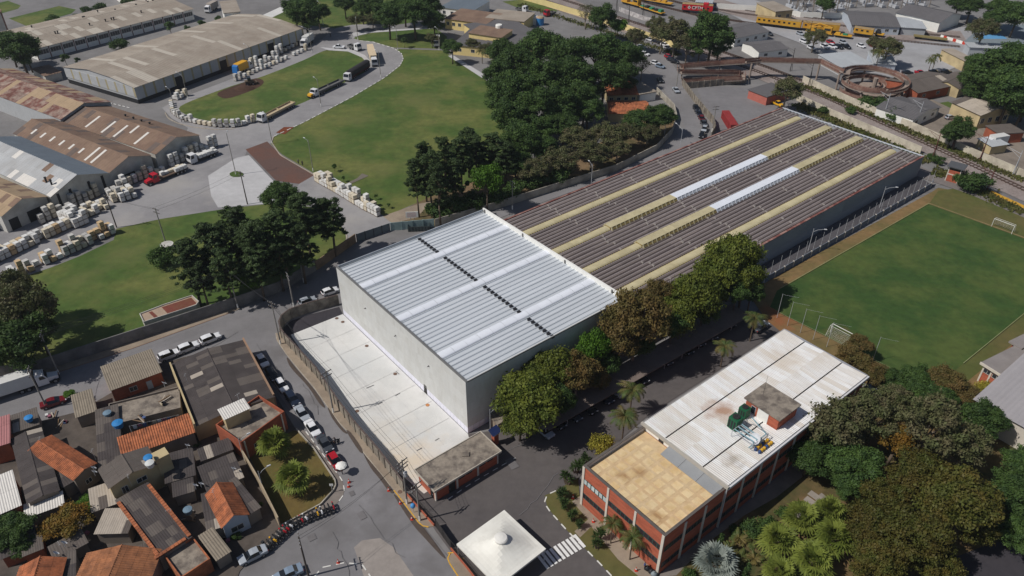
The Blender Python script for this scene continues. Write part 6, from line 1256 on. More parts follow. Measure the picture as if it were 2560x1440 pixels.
sm = MB(); sm.lathe([(4.2, 0), (3.0, .7), (1.6, 1.3), (.3, 1.6)], 12); o = sm.build('soil_heap', m_soil); o.location = G(612, 222); o.scale = (1, .6, .8); tag(o, 'dark heap of soil beside the wheel loader', 'soil heap')
# round tank and roundabout, signs
t = thing('water_tank', 'round concrete water tank at the foot of the tall pole on the lower lawn', 'tank', G(420, 622)); MB().lathe([(1.5, 0), (1.5, 1.2), (1.6, 1.25), (1.6, 1.4)], 16).build('basin', m_shw, t); MB().lathe([(1.3, 1.4), (.6, 1.5)], 16).build('lid', m_shw, t)
o = slab('lawn', [(574, 436), (580, 431), (592, 429), (604, 432), (609, 437), (602, 442), (588, 443), (578, 441)], .2, m_lawn, 2)
sg = thing('notice_board', 'white notice board with faded lines on two legs beside the gate road', 'sign', G(1032, 562), R(6)); MB().box(-1.6, -.05, 2.2, 1.6, .05, 3.9).build('panel', m_white, sg)
for x in (-.4, .5): MB().tube((x, .1, 0), (x, .1, 2.3), .07, .07, 6).build('leg', m_gal, sg)
for k in range(4): MB().box(-1.3, -.056, 2.5 + k * .33, 1.2 - .2 * (k % 2), -.05, 2.6 + k * .33).build('text_line', M('faded_print', srgb(176, 96, 96), .2, 3, .8), sg)
MB().box(-.1, 0, 0, .1, .1, .1)
so = G(430, 790, 2.3); so.z = 0; st_ = thing('low_building', 'low building with red and beige striped flat roof behind the street wall', 'building', so)
fl = [G(*p, 2.3) - so for p in ((350, 786), (410, 763), (480, 740), (497, 755), (490, 764), (360, 806))]
MB().prism(ccw([(p.x, p.y) for p in fl]), 0, 2.2).build('wall', m_shw, st_); MB().prism(ccw([(p.x * .985, p.y * .985) for p in fl]), 2.2, 2.3).build('roof_slab', M('beige_roof', srgb(166, 146, 128), .1, 1, .9), st_)
for q in (((372, 781), (380, 778), (398, 794), (388, 797)), ((404, 768), (478, 744), (492, 759), (420, 785))):
    P = [G(*p, 2.3) - so for p in q]; MB().prism(ccw([(p.x, p.y) for p in P]), 2.3, 2.31).build('red_stripe', M('red_roof_band', srgb(118, 66, 56), .15, .8, .9, c2=srgb(96, 76, 50), s2=.2), st_)
for a, b in zip(fl, fl[1:] + fl[:1]):
    d = b - a; m = MB().box(0, -.08, 2.2, d.length, .08, 2.55).build('parapet', m_shw, st_); m.location = (a.x, a.y, 0); m.rotation_euler = (0, 0, math.atan2(d.y, d.x))
# ------------------------------------------------------------------ dense block of small houses
m_fdk = M('sheet_dark', srgb(78, 72, 71), .14, 1.0, .92, rv=.07, c2=srgb(60, 55, 55), s2=.5); m_fmd = M('sheet_mid', srgb(100, 93, 88), .14, 1.0, .92, rv=.08, c2=srgb(90, 82, 78), s2=.5); m_flt = M('sheet_pale', srgb(168, 158, 146), .1, 1.0, .9, rv=.06)
m_tan_c = M('corrugated_tan', srgb(136, 126, 112), .1, 1, .85, rv=.06); m_wht_c = M('corrugated_bright', srgb(214, 210, 204), .06, 1, .7, rv=.04); m_clay = M('clay_tile', srgb(174, 106, 72), .2, 2.2, .9, rv=.12, c2=srgb(126, 78, 56), s2=.7, amt2=.8); m_clayb = M('clay_brown', srgb(156, 104, 72), .2, 2.2, .92, rv=.14, c2=srgb(108, 74, 56), s2=.6); m_pink = M('sheet_pink', srgb(168, 116, 116), .1, 1, .85, rv=.06)
m_cream = m_cream; m_crw = M('cream_render', srgb(196, 178, 138), .12, .8, .9, c2=srgb(150, 134, 106), s2=.4); m_grw = M('grey_render', srgb(140, 130, 120), .15, .8, .92, c2=srgb(100, 92, 86), s2=.4); m_bluew = M('pale_blue_render', srgb(176, 184, 194), .08, .8, .9); m_brk = M('hollow_brick', srgb(162, 90, 66), .16, 2.5, .92, c2=srgb(130, 74, 56), s2=.5)
DK = ([m_fdk, m_fmd, m_flt], [10, 3, .5]); MD = ([m_fmd, m_flt], [8, 1]); TN = ([m_tan_c], None); WT = ([m_wht_c], None); CL = ([m_clay], None); CB = ([m_clayb], None); PL = ([m_flt, m_fmd], [6, 1]); PK = ([m_pink], None)
TILE = dict(su=1.9, sv=.85, pitch=.38, amp=.08)
def house(label, A, B, C, z, ty, rise, rm, wm, wins=(), name='house', cat='house', ov=.25, zb=0):
    f = Fr(A, B, C, z); t = f.thing(name, label, cat); L, W = f.L, f.W; kw = TILE if rm and rm[0][0] in (m_clay, m_clayb) else dict(su=1.15, sv=2.2, pitch=.38, amp=.05 if rm and rm[0][0] in (m_tan_c, m_wht_c, m_pink) else .022)
    if ty in ('g', 'gv'):
        r = 'u' if ty == 'g' else 'v'; gable_walls(t, L, W, z, rise, wm, r); gable_roof(t, L, W, z, rise, rm[0], r, .5, ov, ov, kw['su'], kw['sv'], kw['pitch'], kw['amp'], rm[1], rm[0][0])
    elif ty == 'm':
        MB().hexa([(0, 0, 0), (L, 0, 0), (L, W, 0), (0, W, 0)], [(0, 0, z - .05), (L, 0, z - .05), (L, W, z + rise - .05), (0, W, z + rise - .05)]).build('wall', wm, t)
        roof_plane(t, (-ov, -ov, z), (L + ov, -ov, z), (-ov, W + ov, z + rise), rm[0], kw['su'], kw['sv'], kw['pitch'], kw['amp'], rm[1])
    else:
        MB().box(0, 0, 0, L, W, z - .3).build('wall', wm, t); MB().box(.18, .18, z - .3, L - .18, W - .18, z - .26).build('roof_slab', rm[0][0] if rm else m_concr, t)
        for b in ((0, 0, L, .18), (0, W - .18, L, W), (0, .18, .18, W - .18), (L - .18, .18, L, W - .18)): MB().box(b[0], b[1], z - .3, b[2], b[3], z + rise).build('parapet', wm, t)
    for (fc, ps, zz, w, h) in wins: win(t, L, W, fc, ps * (L if fc in (0, 2) else W), zz, w, h)
    return f, t
f, t = house('bare brick cottage with brown corrugated roof beside the street', (277, 975), (402, 929), (265, 920), 3.2, 'm', .5, TN, m_brk, [(0, .4, 1.1, 1.4, 1.1)]); 
d = MB().box(f.L * .66, -.07, 0, f.L * .66 + 1.0, 0, 2.1).build('door', m_bluew, t); MB().box(f.L * .66 + .1, -.1, 1, f.L * .66 + .18, -.07, 1.12).build('handle', m_dark, d)
f, t = house('big dark-roofed workshop at the street corner', (490, 1065), (684, 992), (402, 922), 3.7, 'gv', .8, DK, m_crw); MB().box(f.L - .05, 0, 0, f.L + .25, f.W + .3, 4.3).build('side_parapet', M('render_brown', srgb(150, 122, 100), .15, .6, .9), t); MB().box(-.3, -.2, 0, -.02, f.W, 4.5).build('side_parapet', m_crw, t)
f, t = house('brick terrace house with open roof yard beside the palm lawn', (604, 1112), (712, 1034), (560, 1054), 4.0, 'f', .6, ([m_concr], None), m_brk, [(0, .3, 1.2, 1.3, 1.1), (0, .7, 1.2, 1.3, 1.1)])
for u in (.05, .9): MB().box(u * f.L, -.12, 0, u * f.L + .25, 0, 4.4).build('column', m_pil, t)
house('small cream tower room with white corrugated roof behind the roof yard', (562, 1047), (622, 1020), (550, 1027), 6.4, 'm', .2, WT, m_crw, name='tower_room', cat='hut')
house('small shack with grey-tan corrugated roof and white patch', (192, 1042), (239, 1026), (173, 996), 3.0, 'm', .3, TN, m_grw); house('narrow dark-sheeted house between the orange roof and the concrete terrace', (250, 1175), (305, 1158), (193, 1044), 3.2, 'm', .3, DK, m_grw)
house('grey corrugated lean-to beside the parked dark red car', (20, 1085), (95, 1060), (10, 1050), 3.0, 'm', .3, MD, m_grw); f, t = house('flat concrete roof terrace with blue water tanks', (270, 1066), (452, 1020), (253, 1015), 3.2, 'f', .15, ([m_concr], None), m_grw)
house('long narrow house with bright orange tile roof under the dark workshop', (308, 1142), (484, 1080), (300, 1105), 3.6, 'm', .9, CL, m_grw); house('house with weathered orange tile roof between two dark roofs', (185, 1198), (237, 1160), (146, 1078), 3.9, 'gv', .5, CL, m_grw, [(0, .5, 1.2, 1.1, 1)])
house('long dark-sheeted house beside the white corrugated roof', (72, 1257), (145, 1226), (28, 1100), 3.6, 'gv', .35, DK, m_grw); house('slim dark lean-to under the weathered orange roof', (158, 1216), (186, 1200), (118, 1098), 3.0, 'm', .2, DK, m_grw)
house('house with white corrugated roof and brick wall beside the dark-sheeted house', (-20, 1292), (50, 1262), (-44, 1212), 3.7, 'm', .3, WT, m_brk); house('white corrugated porch roof below the dark-sheeted house', (65, 1293), (157, 1260), (60, 1267), 2.6, 'm', .2, WT, m_grw)
f, t = house('two-storey cream house with grey gable roof and rooftop tank block', (275, 1219), (392, 1160), (251, 1176), 5.6, 'gv', .9, MD, m_crw, [(0, .62, 3.6, 1.6, 1.0), (0, .25, 3.0, 1.0, 1.5)]); MB().box(f.L, -.2, 0, f.L + 2.2, 1.8, 6.6).build('tank_block', m_crw, t)
f, t = house('long dark-roofed house edged with orange tile copings', (397, 1392), (475, 1342), (320, 1240), 3.6, 'm', .3, DK, m_grw)
cm_ = MB().box(-.3, 0, 3.75, .25, .55, 3.95).mesh('coping_tile', m_clay)
for x in (0, f.L):
    for k in range(int(f.W / .6)): inst('coping_tile', cm_, t, (x, k * .6, k * .6 / f.W * .3))
for k in range(int(f.L / .6)): inst('coping_tile', cm_, t, (k * .6, 0, 0), math.pi / 2)
house('pale patched sheet roof beside the dark house with orange copings', (240, 1332), (318, 1330), (225, 1280), 2.9, 'm', .4, PL, m_grw); house('pale sheet lean-to below the cream house', (232, 1278), (288, 1258), (262, 1215), 2.9, 'm', .3, PL, m_grw)
house('brown tiled gable house beside the corrugated lean-to', (186, 1462), (372, 1452), (170, 1388), 3.6, 'gv', 1.4, CB, m_grw); house('flat dark terrace edged with orange tiles by the street', (452, 1447), (526, 1398), (395, 1398), 3.0, 'f', .2, ([m_concr], None), m_clay)
house('tan corrugated carport roof beside the street', (542, 1398), (573, 1378), (502, 1342), 2.7, 'm', .15, TN, m_grw)
f, t = house('small white house with bright orange gable roof beside the pale garden wall', (557, 1316), (618, 1286), (514, 1238), 3.4, 'gv', 1.3, CL, m_bluew, [(0, .5, 1.0, 2.0, 1.2)])
house('dark lean-to beside the bright orange gable', (520, 1326), (556, 1314), (485, 1246), 2.8, 'm', .2, DK, m_grw); house('dark patched roof behind the bright orange gable', (520, 1228), (606, 1192), (488, 1176), 3.0, 'm', .3, DK, m_grw); house('narrow dark roof between the orange gable and the garden wall', (619, 1286), (648, 1268), (575, 1206), 3.0, 'm', .2, DK, m_grw); house('small dark roof above the patched backyard roofs', (505, 1150), (580, 1122), (497, 1128), 2.8, 'm', .3, DK, m_grw)
house('dark roof behind the cream house', (416, 1206), (486, 1186), (392, 1148), 3.0, 'm', .3, DK, m_grw); house('little dark roof beside the long coped house', (436, 1240), (483, 1226), (420, 1209), 2.7, 'm', .2, DK, m_grw); house('pink corrugated roof over a brick wall', (-30, 1122), (22, 1106), (-44, 1062), 4.2, 'm', .3, PK, m_brk)
house('small orange hip-like roof at the end of the tiled houses', (40, 1462), (150, 1440), (20, 1425), 3.4, 'gv', 1.3, CL, m_grw); house('dark flat lean-to beside the brown tiled gable', (150, 1452), (186, 1440), (138, 1398), 2.8, 'm', .2, DK, m_grw); house('grey corrugated lean-to behind the brown tiled gable', (138, 1398), (216, 1356), (130, 1368), 2.6, 'm', .2, MD, m_grw); house('dark sheet roof beside the flat terrace', (352, 1418), (394, 1402), (335, 1374), 2.7, 'm', .2, DK, m_grw); house('dark gravel-like flat roof along the long coped house', (388, 1396), (396, 1392), (310, 1245), 2.9, 'm', .2, MD, m_grw)
house('dark roof below the porch of white corrugated sheets', (5, 1395), (90, 1360), (-20, 1345), 2.6, 'm', .2, DK, m_brk); house('brick shed beside the dark trees', (60, 1388), (105, 1370), (50, 1355), 2.6, 'm', .2, MD, m_brk)
# tanks and dishes
m_tb = M('tank_blue', srgb(52, 128, 190), .06, 1, .5, rv=.08); m_tw2 = M('tank_white', srgb(206, 208, 206), .06, 1, .5); m_tg = M('tank_greyblue', srgb(110, 134, 152), .08, 1, .6)
tkm = MB().lathe([(.52, 0), (.68, .75), (.72, .8)], 14).mesh('body', m_tb); tkl = MB().lathe([(.74, .8), (.72, .9), (.2, 1.02)], 14).mesh('lid', m_tb)
for p, z, s, mt, lab in (((75, 1052), 3.4, 1, m_tb, 'blue water tank on the grey corrugated lean-to'), ((271, 1040), 3.2, 1, m_tg, 'faded grey-blue water tank on the concrete terrace'), ((298, 1068), 3.2, 1.3, m_tb, 'large bright blue water tank on the concrete terrace'), ((373, 1152), 6.6, 1, m_tb, 'blue water tank on the cream tank block'), ((377, 1166), 6.6, 1, m_tw2, 'white-lidded water tank on the cream tank block'), ((472, 1282), 1.5, 1, m_tg, 'pale blue water tank in the dark backyard')):
    t = thing('water_tank', lab, 'water tank', G(*p, z), 0); t.scale = (s, s, s); inst('body', tkm, t, mat=mt); inst('lid', tkl, t, mat=mt)
    if z < 3: MB().box(-.5, -.5, -1.5, .5, .5, 0).build('stand', m_grw, t)
for p, z, lab in (((412, 966), 5.0, 'satellite dish on the gable of the big workshop'), ((236, 1178), 3.6, 'satellite dish above the weathered orange roof'), ((238, 1188), 3.4, 'lower of two satellite dishes by the weathered orange roof'), ((470, 1122), 3.2, 'satellite dish beside the long orange roof'), ((585, 1180), 3.4, 'satellite dish on the dark patched roof'), ((490, 1222), 3.2, 'satellite dish behind the long coped house'), ((504, 1218), 3.2, 'second satellite dish behind the long coped house'), ((163, 1366), 3.1, 'satellite dish on the grey lean-to by the tiled gable'), ((143, 1392), 3.1, 'white satellite dish on the dark lean-to by the tiled gable')):
    dish(G(*p, z), .5, R(60), lab, None, .9)
# backyard clutter: aerials, laundry, timber, crates
for p, z in (((240, 1150), 3.5), ((330, 1215), 5.9), ((430, 1300), 3.8), ((540, 1250), 4.0), ((110, 1120), 3.8), ((470, 960), 5.2), ((600, 1010), 6.6), ((160, 1382), 3.0)):
    o = MB().tube((0, 0, 0), (0, 0, 2.4), .025, .02, 4).tube((-.5, 0, 2.3), (.5, 0, 2.3), .015, .015, 3).tube((-.35, -.3, 2.3), (-.35, .3, 2.3), .012, .012, 3).tube((0, -.25, 2.3), (0, .25, 2.3), .012, .012, 3).tube((.35, -.2, 2.3), (.35, .2, 2.3), .012, .012, 3).build('roof_aerial', m_gal); o.location = G(*p, z); o.rotation_euler = (0, 0, rnd.uniform(0, 6)); tag(o, 'thin comb-like aerial standing on a slum roof', 'aerial', 'roof aerials')
cl_ = [M('cloth_%d' % i, srgb(*c), .1, 2, .9) for i, c in enumerate(((206, 206, 206), (150, 90, 110), (84, 100, 140), (60, 60, 66), (190, 176, 150)))]
t = thing('washing_line', 'washing line with clothes across the concrete terrace', 'washing line', G(330, 1082, 3.2), R(20)); MB().tube((0, 0, 0), (0, 0, 1.7), .04, .04, 5).build('post', m_gal, t); MB().tube((8, 0, 0), (8, 0, 1.7), .04, .04, 5).build('post', m_gal, t); MB().tube((0, 0, 1.65), (8, 0, 1.65), .012, .012, 3).build('cord', m_gal, t)
for k in range(9): MB().box(.5 + k * .8, -.02, .75 + .3 * (k % 2), 1.1 + k * .8, .02, 1.64).build('garment', cl_[k % 5], t)
for i, (p, z) in enumerate((((135, 1040), 0), ((150, 1062), 0), ((440, 1095), 0), ((380, 1110), 3.2), ((520, 1290), 0), ((470, 1300), 0), ((560, 1350), 0), ((350, 1050), 3.2), ((410, 1000), 3.2), ((100, 1300), 0), ((200, 1345), 0), ((620, 1300), 0))):
    t = thing('junk_heap', 'small heap of planks and boxes in a backyard between the slum roofs', 'junk', G(*p, z) + Vector((0, 0, .12 if z == 0 else 0)), rnd.uniform(0, 6), 'backyard junk heaps')
    for k in range(4): q = MB().box(-1.1, -.1, 0, 1.1, .1, .06).build('plank', m_pal if k % 2 else m_flt, t); q.location = (rnd.uniform(-.3, .3), rnd.uniform(-.5, .5), .07 * k); q.rotation_euler = (0, 0, rnd.uniform(-.5, .5))
    for k in range(2): q = MB().box(-.3, -.25, 0, .3, .25, .4).build('box', cl_[(i + k) % 5], t); q.location = (rnd.uniform(-1, 1), rnd.uniform(.6, 1.2), 0)
# ------------------------------------------------------------------ far houses, yellow works, rail-side buildings
m_yel = M('yellow_render', srgb(222, 200, 140), .06, .6, .9); m_slate = M('slate_sheet', srgb(98, 96, 98), .08, .8, .9, rv=.05); SL = ([m_slate], None); m_metal = M('pale_metal', srgb(172, 176, 180), .06, .8, .5, rv=.04); MT = ([m_metal], None); BR = ([m_brn], None); FB = ([m_fib], None)
def far(label, A, B, C, z, ty, rise, rm, wm, wins=(), ov=.4):
    f = Fr(A, B, C, z); t = f.thing('house' if z < 5 else 'building', label, 'house' if z < 5 else 'building'); L, W = f.L, f.W; kw = dict(su=1.9, sv=.9, pitch=.5, amp=.08) if rm[0][0] in (m_clay, m_clayb) else dict(su=2.6, sv=9, pitch=.9, amp=.06)
    if ty in ('g', 'gv'):
        r = 'u' if ty == 'g' else 'v'; gable_walls(t, L, W, z, rise, wm, r); gable_roof(t, L, W, z, rise, rm[0], r, .5, ov, ov, kw['su'], kw['sv'], kw['pitch'], kw['amp'], rm[1], rm[0][0])
    elif ty == 'm':
        MB().hexa([(0, 0, 0), (L, 0, 0), (L, W, 0), (0, W, 0)], [(0, 0, z - .1), (L, 0, z - .1), (L, W, z + rise - .1), (0, W, z + rise - .1)]).build('wall', wm, t); roof_plane(t, (-ov, -ov, z), (L + ov, -ov, z), (-ov, W + ov, z + rise), rm[0], kw['su'], kw['sv'], kw['pitch'], kw['amp'], rm[1])
    else: MB().box(0, 0, 0, L, W, z).build('wall', wm, t); MB().box(-.3, -.3, z, L + .3, W + .3, z + .3).build('roof_slab', rm[0][0], t)
    for k in range(wins if isinstance(wins, int) else 0): win(t, L, W, 0, L * (k + .5) / wins, z * .38, min(1.6, L / wins * .5), z * .34)
    return f, t
far('cream house with orange tile roof and blue porch in the grove', (1520, 238), (1594, 236), (1492, 205), 3.2, 'g', 1.6, CL, m_crw, 4); far('orange tiled hip-roofed house half hidden in the grove', (1524, 283), (1622, 284), (1540, 252), 3.2, 'g', 1.5, CL, m_crw); far('grey flat-roofed annexe beside the orange-roofed cream house', (1600, 237), (1640, 230), (1592, 210), 3.0, 'f', .2, FB, m_white)
for a in (('yellow works building with brown roof along the far lane', (1112, 46), (1215, 60), (1124, 20), 4.5, 'm', .4, BR, m_yel, 7), ('yellow works building with dark ribbed roof and raised middle', (1132, 112), (1300, 128), (1165, 58), 4.0, 'm', .3, SL, m_yel, 5), ('yellow clerestory block with orange-brown roof', (1172, 82), (1252, 94), (1178, 62), 6.2, 'm', .3, BR, m_yel, 0), ('white flat building with blue-grey roof behind the yellow works', (1100, 18), (1180, 28), (1110, -10), 4.5, 'm', .2, ([m_blue], None), m_white, 4), ('long dark ribbed works roof beside the grove', (1265, 130), (1390, 110), (1250, 50), 4.2, 'm', .3, SL, m_yel, 0), ('white works block with grey slab roof beside the round tanks', (1215, 45), (1310, 55), (1222, 22), 4.6, 'f', .2, FB, m_yel, 4),
          ('grey-roofed white rail shed beside the dark trees', (1838, 96), (1922, 78), (1822, 64), 3.6, 'g', 1.4, SL, m_white, 4), ('small dark-roofed white hut with red posts', (1898, 130), (1970, 122), (1892, 104), 3.2, 'g', .9, SL, m_white, 2), ('long dark-roofed rail office with white walls', (2130, 62), (2250, 68), (2130, 28), 3.6, 'g', 1.4, SL, m_bluew, 6), ('white and green open shed beside the rail office', (2255, 68), (2315, 72), (2256, 45), 3.4, 'm', .2, MT, m_metal, 0), ('gabled grey-roofed shed beside the electrical yard', (2350, 56), (2403, 36), (2334, 0), 4.6, 'gv', 2.0, SL, m_white, 0),
          ('wide pale ribbed carport roof beside the footbridge', (2102, 168), (2182, 160), (2052, 138), 3.2, 'm', .3, MT, m_gal, 0), ('pale ribbed workshop roof between the carport and the car park', (2184, 158), (2240, 162), (2132, 128), 3.0, 'm', .2, MT, m_bluew, 0), ('grey-roofed brick house on the slope beyond the spiral ramp', (2295, 232), (2400, 210), (2262, 190), 3.4, 'g', 1.4, MD, m_brk, 3), ('grey-roofed white house beside the brick slope house', (2398, 222), (2450, 196), (2372, 188), 3.4, 'g', 1.3, MD, m_crw, 2), ('grey-roofed pale blue house on the grass beside the railway wall', (2284, 298), (2345, 270), (2240, 248), 3.4, 'gv', 1.4, SL, m_white, 3), ('long grey-roofed house with white side beyond the railway wall', (2288, 292), (2350, 268), (2243, 256), 3.2, 'g', 1.2, SL, m_bluew, 2), ('cream two-storey house with pale tin roof above the cars', (2452, 288), (2528, 276), (2418, 250), 5.0, 'gv', 1.4, PL, m_crw, 4), ('flat grey roof above the white van lot', (2500, 336), (2560, 332), (2476, 315), 3.4, 'f', .2, MD, m_brk, 0), ('small grey roof beside the dark trees on the slope', (2480, 366), (2520, 360), (2470, 345), 3.0, 'm', .2, MT, m_crw, 0), ('pale building with orange base beside the rail yard end', (2412, 152), (2440, 150), (2420, 120), 4.0, 'm', .2, FB, m_crw, 0), ('flat grey workshop roof behind the rail yard end', (2425, 118), (2520, 122), (2430, 108), 3.5, 'm', .2, MT, m_metal, 0), ('pale brick kiosk with grey roof beside the grey lot', (1872, 225), (1918, 243), (1905, 200), 3.2, 'f', .2, SL, M('kiosk_pink', srgb(178, 104, 92), .1, .8, .9), 0), ('white transformer house beside the electrical yard', (1940, 30), (1982, 26), (1938, 4), 5.0, 'f', .3, FB, m_crw, 2), ('tall building with columns and grey slabs behind the far sheds', (560, 34), (600, 30), (560, 4), 7.0, 'f', .3, FB, m_white, 3), ('pale far house at the edge of the electrical yard', (1740, 5), (1780, 8), (1745, -14), 4.0, 'm', .2, MT, m_bluew, 0), ('long cream factory roof beyond the far lawn', (300, -12), (400, -26), (310, -40), 5.0, 'g', 1.2, FB, m_white, 0)):
    far(*a)
f, t = far('small guard cabin with dark roof at the rust-roofed shed', (112, 190), (152, 180), (104, 168), 2.8, 'm', .2, BR, m_shw, 0)
for p, lab in (((1248, 108), 'white round water tower between the yellow works roofs'),):
    t = thing('water_tower', lab, 'water tower', G(*p)); MB().tube((0, 0, 0), (0, 0, 5), .9, .9, 10).build('stem', m_white, t); MB().lathe([(1.0, 5), (1.5, 5.6), (1.5, 7.6), (1.3, 7.9)], 14).build('tank', m_white, t)
for i, (p, c) in enumerate((((1308, 58), m_white), ((1324, 58), m_white), ((1336, 60), m_white), ((1350, 62), m_tb))):
    t = thing('storage_tank', 'white domed storage tank beside the yellow works' if c is m_white else 'blue and white storage tank beside the yellow works', 'tank', G(*p), 0, 'white works tanks' if c is m_white else None); MB().lathe([(1.8, 0), (1.8, 3.2)], 16).build('drum', c, t); MB().lathe([(1.8, 3.2), (1.4, 3.7), (.4, 3.95)], 16).build('dome', m_white if c is m_white else m_tan, t)
# ------------------------------------------------------------------ railway
m_steel = M('rail_steel', srgb(78, 62, 56), .15, 1, .6); m_sleep = M('sleeper', srgb(88, 76, 70), .15, 1, .9)
def polyat(P, d):
    for a, b in zip(P, P[1:]):
        l = (b - a).length
        if d <= l: return a.lerp(b, d / l), (b - a).normalized()
        d -= l
    return P[-1], (P[-1] - P[-2]).normalized()
def track(pts, label):
    P = [G(*p) for p in pts]; o = P[0].copy(); t = thing('railway_track', label, 'railway track', o)
    for s in (-.8, .8):
        q = offset(P, s); m = MB()
        for a, b in zip(q, q[1:]): d = (b - a).normalized(); n = Vector((-d.y, d.x, 0)) * .09; a, b = a - o, b - o; m.hexa([a - n, b - n, b + n, a + n], [x + Vector((0, 0, .42)) for x in (a - n, b - n, b + n, a + n)])
        m.build('rail', m_steel, t)
    m = MB(); L = sum((b - a).length for a, b in zip(P, P[1:])); k = 0
    while k * 1.3 < L:
        c, d = polyat(P, k * 1.3); n = Vector((-d.y, d.x, 0)); c = c - o; e = d * .13
        m.hexa([c - n * 1.25 - e, c + n * 1.25 - e, c + n * 1.25 + e, c - n * 1.25 + e], [x + Vector((0, 0, .3)) for x in (c - n * 1.25 - e, c + n * 1.25 - e, c + n * 1.25 + e, c - n * 1.25 + e)]); k += 1
    m.build('sleepers', m_sleep, t, kind='stuff'); return t
track([(1200, -50), (1330, -8), (1480, 40), (1700, 112), (1900, 182), (2060, 243), (2240, 325), (2400, 400), (2560, 475), (2750, 570)], 'main railway track nearest the long warehouse'); track([(1260, -50), (1400, -2), (1540, 42), (1740, 108), (1920, 170), (2080, 232), (2280, 318), (2430, 384), (2560, 442), (2750, 530)], 'main railway track beside the cream wall of the houses')
track([(1480, -40), (1620, 8), (1740, 38), (1900, 62), (2060, 82), (2200, 98), (2400, 118)], 'siding track in front of the yellow wagons'); track([(1560, -30), (1700, 8), (1850, 34), (2000, 54), (2130, 68), (2260, 82), (2400, 94)], 'siding track under the yellow wagons'); track([(1640, -20), (1760, 10), (1880, 28), (2000, 42), (2080, 52)], 'siding track under the red locomotive')
m_wy = M('wagon_yellow', srgb(206, 158, 52), .1, .8, .7, c2=srgb(170, 122, 42), s2=.4); m_wroof = M('wagon_roof', srgb(150, 128, 92), .15, 1, .85)
bog = MB().box(-1.4, -1.2, .35, 1.4, 1.2, .75)
for x in (-.8, .8): bog.tube((x, -.95, .45), (x, .95, .45), .45, .45, 10)
bog = bog.mesh('bogie', m_plast)
def wagon(a, b, kind, label, mat=None, h=3.6, group=None):
    A, B = G(*a), G(*b); d = B - A; L = d.length; t = thing('rail_wagon', label, 'rail wagon', (A + B) / 2 + Vector((0, 0, .35)), math.atan2(d.y, d.x), group); mat = mat or m_wy; l = L / 2
    MB().box(-l, -1.4, .8, l, 1.4, 1.15).build('underframe', m_plast if kind == 'box' else mat, t)
    for x in (-l + 2, l - 2): inst('bogie', bog, t, (x, 0, 0))
    if kind == 'box':
        MB().box(-l, -1.4, 1.15, l, 1.4, h).build('body', mat, t); m = MB()
        pr = [(-1.45, h), (-.8, h + .35), (0, h + .45), (.8, h + .35), (1.45, h)]
        for (y0, z0), (y1, z1) in zip(pr, pr[1:]): m.poly([(-l, y0, z0), (l, y0, z0), (l, y1, z1), (-l, y1, z1)])
        m.poly([(-l, y, z) for y, z in pr][::-1]); m.poly([(l, y, z) for y, z in pr]); m.build('roof', m_wroof, t)
        for k in range(int(L / 2.2)): w = win(t, 0, 0, 0, -l + 1.2 + k * 2.2, 2.1, 1.1, .9, mat, m_cglass, bars=0); w.location = (-l + 1.2 + k * 2.2, -1.4, 2.1)
    elif kind == 'flat':
        for k in range(int(L / 3)): MB().box(-l + .5 + k * 3, -1.0, 1.15, -l + 2.4 + k * 3, 1.0, 1.5 + .9 * rnd.random()).build('cargo', rnd.choice((m_wy, m_plast, M('net_green', srgb(52, 128, 92), .1, 1, .8))), t)
    elif kind == 'crane':
        MB().box(-l + 1, -1.3, 1.15, -l + 4, 1.3, 2.9).build('machine_house', mat, t); c = MB().box(l - 4, -1.3, 1.15, l - .6, 1.3, 3.5).build('cab', mat, t); MB().box(l - 3.6, -1.34, 2.2, l - 1, -1.3, 3.1).build('window', m_cglass, c); MB().path([(-l + 2, 0, 2.9), (-l + 5, .3, 4.4), (l - 3, .5, 3.8)], .28, 5).path([(-l + 2.5, -.6, 2.9), (-l + 6, -.5, 3.4), (l - 4, 0, 2.2)], .2, 5).build('boom', mat, t)
    return t, l
wagon((1890, 62), (2000, 76), 'box', 'long yellow wagon with curved roof, ahead of the red locomotive'); wagon((2004, 76), (2095, 84), 'box', 'yellow windowed wagon coupled behind the crane'); wagon((2014, 82), (2080, 92), 'crane', 'yellow crane wagon with folded boom'); wagon((2084, 92), (2128, 98), 'flat', 'yellow flat wagon loaded with green bundles'); wagon((2132, 88), (2180, 95), 'box', 'short yellow cabin wagon', h=3.3); wagon((2184, 90), (2208, 94), 'flat', 'flat wagon with green netting beside the cabin wagon'); wagon((2282, 96), (2366, 106), 'empty', 'empty olive flat wagon at the end of the siding', M('wagon_olive', srgb(128, 116, 76), .1, 1, .8))
wagon((1556, 8), (1600, 20), 'crane', 'yellow track machine behind the dark trees'); wagon((1602, 22), (1658, 40), 'flat', 'yellow work wagon beside the graffiti wall'); wagon((1600, 2), (1680, 16), 'flat', 'long low yellow wagon behind the track machine')
t, l = wagon((1704, 30), (1780, 36), 'box', 'red diesel locomotive with white lettering', M('loco_red', srgb(188, 34, 44), .06, .8, .5), 3.8)
cu = bpy.data.curves.new('txt', 'FONT'); cu.body = 'CPTM'; cu.size = 2.0; cu.extrude = .01; to = bpy.data.objects.new('txt', cu); col.objects.link(to)
me = bpy.data.meshes.new_from_object(to.evaluated_get(bpy.context.evaluated_depsgraph_get())); bpy.data.objects.remove(to); me.materials.clear(); me.materials.append(m_white)
o = inst('lettering', me, t, (-l + 4.6, -1.47, 1.75)); o.rotation_euler = (R(90), 0, 0)
em = MB(); pts_ = [(0, .8), (.75, 0), (0, -.8), (-.75, 0)]
